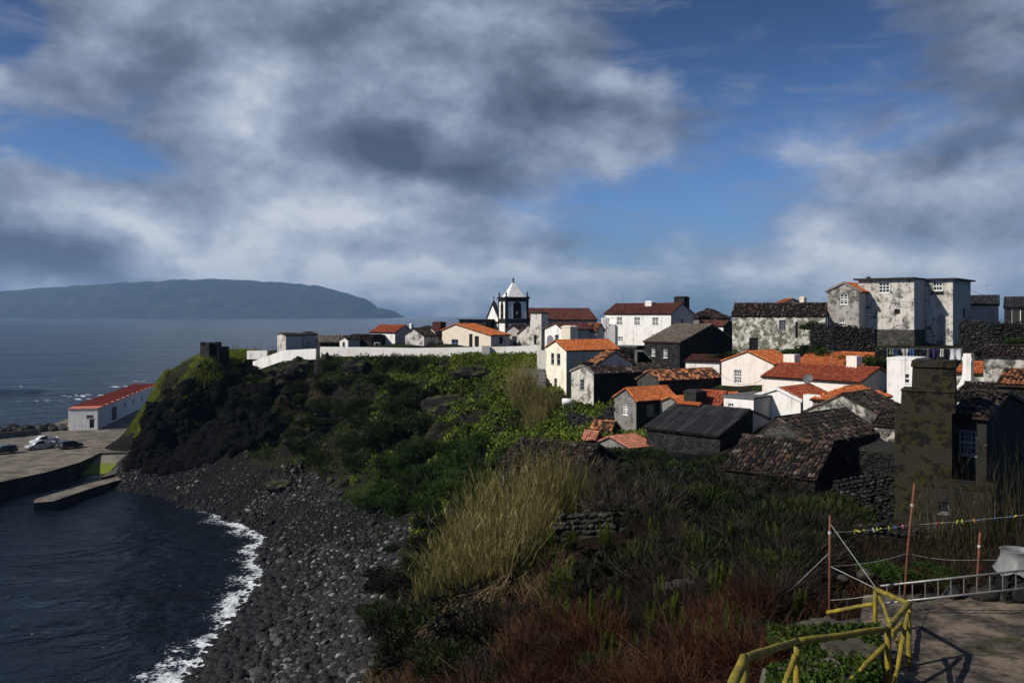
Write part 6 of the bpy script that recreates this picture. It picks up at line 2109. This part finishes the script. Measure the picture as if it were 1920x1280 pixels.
# --- foreground scrub
scatter('heath_scrub', 'reddish-brown twiggy heath in the near foreground', 'shrub', 'red-brown heath in the foreground', T_red, None,
        spots_px(62, 770, 1440, 1170, 1400, 5, lambda px, py: py > 1290 - (px - 770) * .34 or px > 1150), .6, 1.1, .95, .05, 'twigs')
scatter('dark_shrub', 'dark leafy shrub in the shadowed gully below the houses', 'shrub', 'dark gully shrubs', B_dark, S_dark,
        spots_px(85, 1090, 1560, 905, 1120, 6, lambda px, py: not (px < 1215 and 955 < py < 1090)), .8, 1.6, .9)
scatter('twiggy_shrub', 'brown leafless twiggy shrub among the dark gully shrubs', 'shrub', 'twiggy shrubs in the gully', T_brown, None,
        spots_px(40, 1090, 1560, 930, 1150, 26, lambda px, py: not (px < 1215 and 955 < py < 1110)), .8, 1.6, .9, .05, 'twigs')
scatter('twiggy_shrub', 'brown leafless twiggy shrub rising out of the red-brown heath', 'shrub', 'twiggy shrubs in the heath', T_brown, None,
        spots_px(22, 860, 1440, 1130, 1330, 27), .5, 1.2, .9, .05, 'twigs')
scatter('dark_shrub', 'dark leafy shrub under the reeds at the cliff lip', 'shrub', 'dark shrubs at the cliff lip', B_dark, S_dark,
        spots_px(34, 690, 960, 1060, 1275, 7, lambda px, py: px > 690 + (py - 1060) * .1), .8, 1.5, .8)
scatter('heath_shrub', 'small dark shrub among the red-brown heath', 'shrub', 'dark shrubs in the heath', B_dark, S_dark,
        spots_px(46, 860, 1440, 1110, 1300, 15), .3, .75, .9)
scatter('slope_shrub', 'dark low shrub on the rocky left face of the cliff', 'shrub', 'shrubs on the rocky cliff face', B_dark + B_olive[:1], S_dark,
        spots_px(44, 420, 610, 690, 850, 16), .6, 1.5, .8)
scatter('gully_shrub', 'dark shrub at the top of the beach below the reeds', 'shrub', 'shrubs above the beach', B_dark + B_olive[:1], S_dark,
        spots_px(26, 735, 850, 975, 1130, 17), .7, 1.5, .8)
scatter('dark_shrub', 'dark leafy shrub on the waste ground before the black corrugated barn', 'shrub', 'shrubs before the barn', B_dark + B_leaf[:1], S_dark,
        spots_px(30, 1110, 1400, 850, 905, 18) +
        [PT(px, py, Y) for px, py, Y in ((1140, 880, 62), (1165, 885, 61), (1190, 884, 61), (1215, 880, 62), (1240, 886, 60), (1265, 884, 60), (1290, 888, 59), (1320, 886, 59), (1345, 880, 60), (1120, 895, 58), (1180, 900, 57), (1250, 905, 55), (1310, 905, 54), (1370, 890, 57))], .8, 1.5, .8, .3)
scatter('bramble', 'grey leafless bramble tangle in front of the black corrugated barn', 'bramble', 'grey brambles', T_grey, None,
        spots_px(26, 1090, 1400, 880, 985, 8), 1.0, 1.8, .9, .1, 'twigs')
scatter('leafy_shrub', 'low green shrub on the bank beside the lone collapsed roof', 'shrub', 'shrubs by the collapsed roof', B_leaf, S_dark,
        [PT(px, py, Y) for px, py, Y in ((1050, 822, 90), (1075, 815, 90), (1095, 828, 86), (1030, 835, 84), (1060, 840, 80), (1110, 842, 78), (1000, 840, 85), (960, 850, 82))], 1.0, 1.7, .8, .6)

# rough low growth over the near slope
def near_cover(name, label, mat, n, seed, hgt, wid, xr, yr, test=None, lean=.35):
    r_ = np.random.default_rng(seed)
    x, y = r_.uniform(*xr, n), r_.uniform(*yr, n)
    k = (fbm(x / 2.2, y / 2.2, 3, seed) > -.22) & (np.abs(x / y) < .66)
    if test is not None: k &= test(x, y)
    x, y = x[k], y[k]
    P = np.stack([x, y, ground(x, y) - .04], 1)
    L = hgt * r_.uniform(.4, 1.2, len(x))
    T = P + np.stack([r_.normal(0, lean, len(x)) * L, r_.normal(0, lean, len(x)) * L, L], 1)
    V, Fq = blades(P, T, wid, r_.normal(0, .03, (len(x), 3)))
    link(name, np_mesh(name, V, Fq, mat, attr={'rnd': r_.random(len(x)).repeat(2)}), kind='stuff', label=label)


offt = lambda x, y: (y > 21.5) | (x < np.interp(y, [6, 9, 12, 14, 16, 18, 21], [1.0, 2.0, 3.5, 5.6, 6.9, 7.1, 8.4]))
near_cover('dead_grass', 'dead brown grass over the near slope', M['l_dry'], 26000, 201, .35, .016, (-8, 20), (15, 50), offt)
near_cover('green_grass', 'coarse dark green grass over the near slope', M['l_dark'], 30000, 202, .32, .022, (-8, 22), (15, 62), offt)
near_cover('red_litter', 'reddish dead heath litter over the near slope', M['twig_red'], 22000, 203, .40, .014, (-6, 12), (14, 34), offt, .6)
near_cover('lip_grass', 'dry straw and grass on the cliff lip', M['l_straw'], 9000, 204, .6, .016, (-7, 2), (24, 40), None, .6)


def cliff_rubble(n, seed):
    r_ = np.random.default_rng(seed)
    x, y = r_.uniform(-64, 6, n), r_.uniform(92, 152, n)
    h_ = ground(x, y)
    k = (h_ > 4.5) & (h_ < 20) & ((x > -41) | (h_ > 14)) & (fbm(x / 4.5, y / 4.5, 3, 71) > np.where(x < -30, -.05, .22))
    x, y, h_ = x[k], y[k], h_[k]
    s = .16 + .55 * r_.random(len(x)) ** 2.5
    link('cliff_rubble', batch_stones(np.stack([x, y, h_], 1), s, I2, M['lava'], 'cliff_rubble', .85, 10, None, .5), kind='stuff', label='broken lava rubble sticking out of the cliff')


cliff_rubble(9000, 77)
m, w, b = new_mat('shade_black_lava')
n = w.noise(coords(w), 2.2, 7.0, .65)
setb(w, b, w.ramp(n, [(.35, (.002, .002, .002)), (.6, (.006, .0056, .005)), (.78, (.022, .020, .017)), (.88, (.05, .046, .04))]), .95, .03, 0, n, .9, .2)  # blacker than the other lava: the bluff's shade is in this colour
M['shade_black_lava'] = m
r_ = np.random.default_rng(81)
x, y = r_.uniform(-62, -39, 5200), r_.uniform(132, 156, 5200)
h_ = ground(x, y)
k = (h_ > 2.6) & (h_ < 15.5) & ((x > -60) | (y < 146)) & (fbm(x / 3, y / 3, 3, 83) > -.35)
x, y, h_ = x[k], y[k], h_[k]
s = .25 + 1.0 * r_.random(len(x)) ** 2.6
link('lava_crags', batch_stones(np.stack([x, y, h_ - s * .15], 1), s, I2, M['shade_black_lava'], 'lava_crags', 1.05, 12, None, .55), kind='stuff', label='lava crags of the headland bluff, blackened with its painted shade')

# tree heath: upright green plumes
def heath_mesh(seed):
    r_ = np.random.default_rng(seed)
    parts, rn = [], []
    for k in range(7):
        t = r_.random() * 6.28; s = r_.uniform(.05, .32); hgt = r_.uniform(.55, 1.1)
        ax0 = np.array([math.cos(t) * s * .5, math.sin(t) * s * .5, 0]); ax1 = np.array([math.cos(t) * s * 1.3, math.sin(t) * s * 1.3, hgt])
        m_ = 230
        f = r_.uniform(.12, 1, m_)[:, None]
        P = ax0 + (ax1 - ax0) * f
        a = r_.random(m_) * 6.283
        rad = (.13 * (1.05 - f[:, 0]) * (.5 + r_.random(m_)) + .015)
        tip = P + np.stack([np.cos(a) * rad, np.sin(a) * rad, .10 + .05 * r_.random(m_)], 1)
        parts.append(blades(P, tip, .014))
        rn.append(np.clip(f[:, 0] * .7 + r_.random(m_) * .35, 0, 1).repeat(2))
        parts.append(blades(ax0[None] - np.array([0, 0, .2]), ax1[None], .02)); rn.append(np.zeros(2))
    V, Fq = merge(parts)
    return np_mesh('tree_heath', V, Fq, M['l_heath'], attr={'rnd': np.concatenate(rn)})


TH_ = [heath_mesh(110 + i) for i in range(3)]
scatter('tree_heath', 'upright bright green heath plume rising from the red-brown scrub', 'heath plant', 'green heath plumes', TH_, None,
        spots_px(80, 1030, 1500, 1020, 1260, 9), .35, 1.1, 1.1, .05, 'plume')

# ------------------------------------------------------------------ foreground terrace
TZ = [(6, 23.2), (9, 22.3), (12, 21.3), (14, 20.72), (16, 20.42), (18, 20.26), (21.0, 20.12)]


def tz(Y):
    return float(np.interp(Y, [a for a, _ in TZ], [b for _, b in TZ]))


def rail_x(Y):
    return float(np.interp(Y, [6, 9, 12, 14, 16, 18, 21.0], [1.4, 2.4, 3.95, 6.1, 7.35, 7.55, 8.9]))


m, w, b = new_mat('worn_concrete')
c = coords(w)
n = w.noise(c, 1.1, 9.0, .66, .6)
n2 = w.noise(c, 6.0, 7.0, .68)
ns = w.noise(w.n('ShaderNodeVectorMath', {0: c, 1: (1.0, 1.0, 1)}, operation='MULTIPLY').outputs[0], 1.5, 8.0, .74, .25)
col = w.ramp(ns, [(.36, (.018, .015, .012)), (.47, (.07, .058, .046)), (.56, (.155, .120, .088)), (.75, (.23, .185, .145))])
col = w.mix(w.smooth(n, .56, .66), col, (.035, .038, .012))
col = w.mix(w.smooth(n2, .55, .75, 0, .6), col, (.035, .03, .026))
setb(w, b, col, .92, .2, 0, w.math('ADD', ns, w.math('MULTIPLY', n2, .5)), .7, .06)
M['terrace'] = m
ys = np.arange(6, 21.01, .3)
nx_ = 50
V = []
for Y in ys:
    x0 = rail_x(Y) - .25
    for x in np.linspace(x0, 26, nx_):
        V.append((x, Y, tz(Y) + .03 * fbm(np.array([x * .9]), np.array([Y * .9]), 3, 4)[0]))
V = np.array(V); ny_ = len(ys)
idx = np.arange(nx_ * ny_).reshape(ny_, nx_)
Fq = [list(q) for q in np.stack([idx[:-1, :-1].ravel(), idx[:-1, 1:].ravel(), idx[1:, 1:].ravel(), idx[1:, :-1].ravel()], 1)]
mb = MB(); mb.v = [tuple(p) for p in V]; mb.f = Fq; mb.m = [0] * len(Fq)
sk = [idx[i, 0] for i in range(ny_)] + [idx[-1, i] for i in range(1, nx_)]
b0 = len(mb.v)
mb.v += [(V[i][0], V[i][1], V[i][2] - 2.2) for i in sk]
for i in range(len(sk) - 1):
    mb.f.append([int(sk[i]), int(sk[i + 1]), b0 + i + 1, b0 + i]); mb.m.append(0)
obj('terrace', mb, M['terrace'], None, True, kind='structure')

# ------------------------------------------------------------------ yellow log railing
m, w, b = new_mat('yellow_log_paint')
c = coords(w)
n = w.noise(c, 3.0, 7.0, .65)
st_ = w.noise(w.n('ShaderNodeVectorMath', {0: c, 1: (4, 4, 4)}, operation='MULTIPLY').outputs[0], 4.0, 7.0, .7)
col = w.mix(w.smooth(n, .35, .65), (.30, .22, .020), (.13, .11, .022))
col = w.mix(w.smooth(st_, .54, .66, 0, .8), col, (.05, .045, .025))
col = w.mix(w.smooth(w.noise(c, 1.7, 8.0, .7, .5), .66, .72), col, (.40, .38, .32))
setb(w, b, col, .75, .25, 0, st_, .4, .012)
M['log'] = m
rl = thing('log_railing', 'mossy yellow log railing zigzagging along the terrace edge', 'railing', (rail_x(14), 14, tz(14)))


def log(nm, a_, b_, r0=.055, r1=None):
    r0 = r0 * .76
    a_, b_ = Vector(a_) - rl.location, Vector(b_) - rl.location
    k = [a_ + (b_ - a_) * t + Vector([random.uniform(-.008, .008) for _ in range(3)]) for t in (0, .25, .5, .75, 1)]
    ts = [i / 12 for i in range(13)]
    pts_ = [a_ + (b_ - a_) * t + Vector([random.uniform(-.006, .006) for _ in range(3)]) for t in ts]
    mbl = MB().tube(pts_, [r0 * random.uniform(.93, 1.07) for _ in ts], 10)
    mbl.v = [tuple(Vector(p) + Vector([random.uniform(-.004, .004) for _ in range(3)])) for p in mbl.v]
    obj(nm, mbl, M['log'], rl, True)


P1, P2, P3, P4, P5 = PT(1641, 1104, 18), PT(1704, 1131, 16), PT(1665, 1178, 14), PT(1494, 1202, 12), PT(1396, 1233, 9.2)
P6 = PT(1310, 1420, 7.2)
for p, q_ in ((P5, P4), (P4, P3), (P3, P2), (P2, P1)):
    d_ = (q_ - p).normalized() * .03
    log('top_rail', p - d_, q_ + d_, .066)
log('top_rail', P6, P5, .072)
for p, r0 in ((P1, .06), (P2, .062), (P3, .064), (P4, .064)):
    log('post', p - Vector((0, 0, .03)), (p.x, p.y, tz(p.y) - .5), r0)
log('post', P5, (P5.x - .10, P5.y - .1, tz(P5.y) - .4), .07)
log('brace', PT(1649, 1117, 17.9), PT(1688, 1215, 16.1), .052)
log('brace', PT(1703, 1150, 15.9), PT(1676, 1285, 14.1), .055)
log('brace', PT(1692, 1168, 16), PT(1672, 1190, 14.2), .05)
log('brace', PT(1661, 1208, 14), PT(1580, 1290, 13), .052)
log('brace', PT(1491, 1228, 12), PT(1466, 1300, 11.2), .056)
log('mid_rail', PT(1550, 1148, 18.4), PT(1638, 1131, 18.05), .055)

# ------------------------------------------------------------------ mossy rock face, ivy
M['moss'] = stone_mat('mossy_stone', [(0, (.022, .020, .015)), (.5, (.048, .043, .030)), (1, (.095, .085, .065))], (.085, .075, .006))


def crag(name, label, p0, p1, wid, top, seed):
    V = stone_v(I4, seed, .01)
    d = V / np.linalg.norm(V, axis=1)[:, None]
    V *= (.82 + .30 * fbm(d[:, 0] * 2.2 + seed, d[:, 1] * 2.2 + d[:, 2], 4, seed) + .16 * fbm(d[:, 0] * 7 + seed, d[:, 1] * 7 + d[:, 2] * 5, 3, seed))[:, None]
    V[:, 2] = np.clip(V[:, 2] * 1.5, -1, .70) + .12 * fbm(V[:, 0] * 5, V[:, 1] * 5, 4, seed)
    c_ = (p0 + p1) / 2; L_ = (p1 - p0).length / 2
    o = link(name, np_mesh(name, V, I4[1], M['moss'], smooth=True), label=label, category='rock')
    o.location = (c_.x, c_.y, c_.z - top * .78); o.scale = (L_, wid, top)
    o.rotation_euler = (0, 0, math.atan2(p1.y - p0.y, p1.x - p0.x))
    return o


crag('mossy_rock', 'broad mossy rock behind the yellow railing', PT(1470, 1160, 16.8), PT(1640, 1165, 17.2), .9, 1.0, 21)
crag('mossy_rock', 'rough mossy rock step below the railing diagonal', PT(1540, 1215, 14.2), PT(1660, 1205, 14.8), .7, .8, 22)


def ivy_on(name, label, px0, px1, py0, py1, Y0, Y1, n, seed, mat, size=.075):
    r_ = np.random.default_rng(seed)
    px, py = r_.uniform(px0, px1, n), r_.uniform(py0, py1, n)
    ct = fbm(px / 60, py / 40, 3, seed)
    k = ct > -.25
    px, py = px[k], py[k]
    Y = Y0 + (Y1 - Y0) * (py - py0) / (py1 - py0) + r_.normal(0, .12, len(px))
    P = np.stack([(px - CX) / F * Y, Y, HC - (py - HY) / F * Y], 1)
    dirs = r_.normal(0, .6, (len(P), 3)) + np.array([-.2, -.5, .35])
    V, Fq = leaf_quads(P, size * r_.uniform(.6, 1.4, len(P)), .8, dirs)
    link(name, np_mesh(name, V, Fq, mat, attr={'rnd': r_.random(len(P))}), kind='stuff', label=label)


crag('mossy_rock', 'ivy-covered rock under the near end of the railing', PT(1420, 1250, 13.4), PT(1640, 1240, 13.8), .8, 1.3, 23)
ivy_on('rock_ivy', 'green ivy over the rocks below the railing', 1440, 1650, 1170, 1290, 16.3, 12.6, 11000, 12, M['l_green'])

# ------------------------------------------------------------------ garden strip: stones, soil
GS = [np_mesh('garden_stone', stone_v(I2, 700 + i, .10), I2[1], M['wall_stone'], smooth=True) for i in range(5)]
for i, (px, py, Y, s_) in enumerate(((1362, 1088, 25, .16), (1370, 1086, 24.8, .12), (1400, 1084, 24.5, .2), (1440, 1084, 24, .22), (1458, 1083, 24, .14), (1478, 1080, 23.8, .2), (1496, 1075, 23.6, .19), (1558, 1078, 23, .17), (1580, 1085, 22.4, .13),
                                     (1624, 1077, 22.5, .20), (1255, 1105, 23.5, .24), (1240, 1110, 23.4, .22), (1275, 1100, 23.6, .25), (1295, 1095, 23.8, .22), (1262, 1125, 23, .2), (1785, 1110, 20.8, .22), (1850, 1115, 20.6, .3), (1870, 1122, 20.5, .2))):
    p = PT(px, py, Y)
    o = link('garden_stone', random.choice(GS), label='lichened stone edging the garden strip below the clotheslines', category='stone', group='stones edging the garden')
    o.location = (p.x, p.y, max(p.z, gz(p.x, p.y) + .05)); o.scale = (s_ * 1.3, s_, s_ * .9); o.rotation_euler = (0, 0, random.random() * 6)

# near dry-stone wall, stone by stone
wl = thing('dry_stone_wall', 'short lichened dry-stone wall behind the heath scrub in the foreground', 'wall', PT(1110, 1025, 36))
wl.location.z = gz(wl.location.x, wl.location.y)
a_, b_ = PT(1045, 970, 37.2), PT(1185, 962, 36.4)
rows = 6
for r_i in range(rows):
    k = 15
    for i in range(k):
        f = (i + .5 * (r_i % 2) + random.uniform(-.2, .2)) / k
        p = a_ + (b_ - a_) * f
        p.z -= r_i * .235 + random.uniform(-.05, .05)
        p.y -= .06 * r_i * .4 + random.uniform(-.05, .05)
        s_ = random.uniform(.13, .20)
        o = link('stone', random.choice(GS), wl)
        o.location = p - wl.location
        o.scale = (s_ * random.uniform(1.0, 1.5), s_, s_ * random.uniform(.7, .95)); o.rotation_euler = (random.uniform(-.3, .3), random.uniform(-.3, .3), random.uniform(-.5, .5))
d_ = (b_ - a_)
mb = MB()
c = [a_ + Vector((0, .12, -.15)), b_ + Vector((0, .12, -.15)), b_ + Vector((0, .5, -.15)), a_ + Vector((0, .5, -.15))]
mb.add([tuple(p - wl.location - Vector((0, 0, 1.9))) for p in c] + [tuple(p - wl.location) for p in c], [(0, 3, 2, 1), (4, 5, 6, 7), (0, 1, 5, 4), (1, 2, 6, 5), (2, 3, 7, 6), (3, 0, 4, 7)])
obj('core', mb, M['basalt_dark'], wl)

# ------------------------------------------------------------------ poles, lines, pegs
M['rust'] = plain('rusty_pole', (.17, .055, .028), (.10, .04, .025), 7, .7, .3)
M['alu'] = plain('dull_aluminium', (.26, .26, .25), (.17, .17, .165), 6, .5, .5, .5)


def pole(label, top, base, r0=.028):
    t = thing('clothes_pole', label, 'pole', base)
    obj('shaft', MB().tube([(0, 0, -.8 if base.z > 0 else 0), (top - base) * .5, top - base], [r0, r0 * .95, r0 * .9], 8), M['rust'], t, True)
    k = (top - base) * .83
    obj('binding', MB().tube([k - (top - base).normalized() * .03, k + (top - base).normalized() * .03], r0 * 1.35, 8), M['line'], t)
    return t


A0, A1 = PT(1556, 965, 18.6), PT(1555, 1150, 18.6)
B0_, B1 = PT(1714.7, 906, 20.2), PT(1690, 1118, 20.2)
C0, C1 = PT(1837.5, 998, 20.6), PT(1829, 1118, 20.6)
for p in (A1, B1, C1): p.z = min(p.z, gz(p.x, p.y) + .1)
pole('upright rusty pole standing left of the yellow railing', A0, A1)
pole('tall leaning rusty pole in the middle of the clotheslines', B0_, B1, .03)
pole('short rusty pole beside the white tub', C0, C1, .03)


def cord(label, pts, sag=.0, r0=.006, name='clothesline'):
    out = []
    for p, q_ in zip(pts[:-1], pts[1:]):
        for i in range(8):
            t = i / 8
            out.append(p + (q_ - p) * t - Vector((0, 0, sag * 4 * t * (1 - t))))
    out.append(pts[-1])
    o = thing(name, label, 'line', out[0])
    obj('cord', MB().tube([p - out[0] for p in out], r0, 4), M['line'], o)
    return out


def on(p, q_, f): return p + (q_ - p) * f


kA = on(A0, A1, (996 - 965) / 185); kB = on(B0_, B1, (975 - 906) / 212)
E1 = PT(1960, 960, 21.5)
l1 = cord('upper clothesline with coloured pegs between the rusty poles', [kA, kB, E1], .03, .005)
kA2 = on(A0, A1, (1056 - 965) / 185); kB2 = on(B0_, B1, (1022 - 906) / 212); kC2 = on(C0, C1, .34)
cord('slack lower clothesline between the rusty poles', [kA2, kB2, kC2, PT(1960, 1035, 21)], .07, .005)
cord('pale guy rope from the pole top down to the yellow railing', [on(A0, A1, .08), P1 + Vector((0, 0, .05))], 0, .008, 'guy_rope')
cord('lower pale guy rope from the pole to the yellow railing', [kA2, P1 + Vector((0, 0, .02))], 0, .008, 'guy_rope')
g_ = PT(1447, 1148, 20.2); g_.z = gz(g_.x, g_.y) + .02
cord('guy rope running from the pole down to the ground on the left', [on(A0, A1, .36), g_], 0, .007, 'guy_rope')
cord('thin low cord between pole and yellow railing', [on(A0, A1, .82), P1 - Vector((0, 0, .12))], .02, .005, 'guy_rope')
PC = {'yellow': plain('peg_yellow', (.62, .58, .03), None, 5, .5), 'white': plain('peg_white', (.6, .6, .6), None, 5, .5), 'red': plain('peg_red', (.5, .05, .06), None, 5, .5), 'blue': plain('peg_blue', (.05, .12, .35), None, 5, .5), 'pink': plain('peg_pink', (.55, .06, .2), None, 5, .5), 'orange': plain('peg_orange', (.6, .3, .03), None, 5, .5)}
pegm = {}
for k, mt in PC.items():
    pegm[k] = MB().box(-.012, .012, -.010, -.002, -.05, .04).box(-.012, .012, .002, .010, -.05, .04).box(-.004, .004, -.004, .004, -.01, .01).mesh('clothes_peg', mt)


def peg(p, colr, where):
    o = link('clothes_peg', pegm[colr], label='%s plastic clothes peg on the upper clothesline' % colr, category='clothes peg', group='pegs on the clothesline')
    o.location = p; o.rotation_euler = (random.uniform(-.3, .3), random.uniform(-1.3, 1.3), random.random() * 3); o.scale = (1.0, 1.0, 1.0)


for px, colr in ((1600, 'yellow'), (1606, 'yellow'), (1617, 'yellow'), (1634, 'white'), (1641, 'yellow'), (1647, 'yellow'), (1664, 'yellow'), (1676, 'blue'), (1691, 'pink')):
    f = (px - 1556) / (1706 - 1556); i = min(int(f * 8), 7)
    peg(on(l1[i], l1[i + 1], f * 8 - i), colr, 'left of the leaning pole')
for px, colr in ((1754, 'red'), (1763, 'yellow'), (1791, 'yellow'), (1800, 'yellow'), (1822, 'orange'), (1830, 'blue'), (1862, 'blue'), (1891, 'blue'), (1901, 'yellow')):
    f = (px - 1706) / (1960 - 1706); i = min(int(f * 8), 7)
    peg(on(l1[8 + i], l1[8 + i + 1], f * 8 - i), colr, 'right of the leaning pole')

# ------------------------------------------------------------------ ladder tied along the poles
ld = thing('ladder', 'long aluminium ladder lying on edge along the terrace', 'ladder', PT(1704, 1127, 19.6))
a0, a1 = PT(1650, 1098, 19.4), PT(1990, 1061, 19.0)
b0_, b1_ = PT(1650, 1131, 19.4), PT(1990, 1095, 19.0)
for p, q_ in ((a0, a1), (b0_, b1_)):
    obj('rail', MB().tube([p - ld.location, q_ - ld.location], .026, 8), M['alu'], ld, True)
for i in range(14):
    f = (i + .55) / 14
    obj('rung', MB().tube([on(a0, a1, f) - ld.location, on(b0_, b1_, f) - ld.location], .013, 6), M['alu'], ld)
o = drystone('terrace_kerb', 'low rough stone kerb along the far edge of the terrace', [PT(1690, 1128, 20.4), PT(1800, 1122, 20.6), PT(1990, 1105, 20.8)], .5, .13, .5, 'wall_stone')

# white tub
tb = thing('white_tub', 'torn white plastic tub standing by the ladder at the right edge', 'tub', PT(1908, 1070, 20.6))
mb = MB()
prof = [(.52, 0), (.42, .18), (.34, .36), (.35, .50), (.37, .52), (.33, .51), (.31, .36), (.36, .1)]
mb.lathe(prof, 22)
mb.f = mb.f[:-2]; mb.m = mb.m[:-2]
mb.v = [(x_ * (1 + .10 * math.sin(3 * math.atan2(y_, x_))), y_, z_ + (.07 * math.sin(5 * math.atan2(y_, x_)) if z_ < .05 else 0)) for x_, y_, z_ in mb.v]
obj('shell', mb, plain('tub_plastic', (.17, .172, .175), (.12, .122, .125), 4, .5), tb, True)
obj('inside', MB().lathe([(.33, .20), (.33, .21)], 16), M['void'], tb)  # near-black disc: the shade inside the tub put into colour
obj('stone_foot', MB().frustum((-.5, .5, -.4, .4, -.7), (-.4, .4, -.3, .3, -.003)), M['basalt_dark'], tb)

# low garden plants on the strip
scatter('garden_plant', 'low leafy plant growing in the dark garden strip', 'plant', 'plants in the garden strip', B_leaf, None,
        [PT(px, py, Y) for px, py, Y in ((1680, 1080, 22), (1700, 1075, 22.4), (1720, 1082, 22), (1640, 1068, 23), (1620, 1060, 24), (1740, 1060, 24), (1780, 1070, 23), (1760, 1090, 22), (1410, 1150, 20.5), (1425, 1170, 20), (1400, 1180, 19.5))], .25, .5, .8, .1)

# ------------------------------------------------------------------ small groups: say which one, counted along the row
ORD = ['leftmost', 'second from the left', 'third from the left', 'fourth from the left', 'fifth from the left', 'sixth from the left', 'seventh from the left', 'eighth from the left', 'ninth from the left',
       'tenth from the left', '11th from the left', '12th from the left', '13th from the left', '14th from the left', '15th from the left', '16th from the left', '17th from the left', '18th from the left', '19th from the left', '20th from the left']
groups = {}
for o in list(scene.objects):
    if o.parent is None and o.get('group'):
        groups.setdefault(o['group'], []).append(o)
for g, os_ in groups.items():
    if 1 < len(os_) <= 20:
        os_.sort(key=lambda o: o.location.x / o.location.y)
        for i, o in enumerate(os_):
            o['label'] = o['label'] + ', ' + (ORD[i] if i < len(os_) - 1 else 'rightmost')
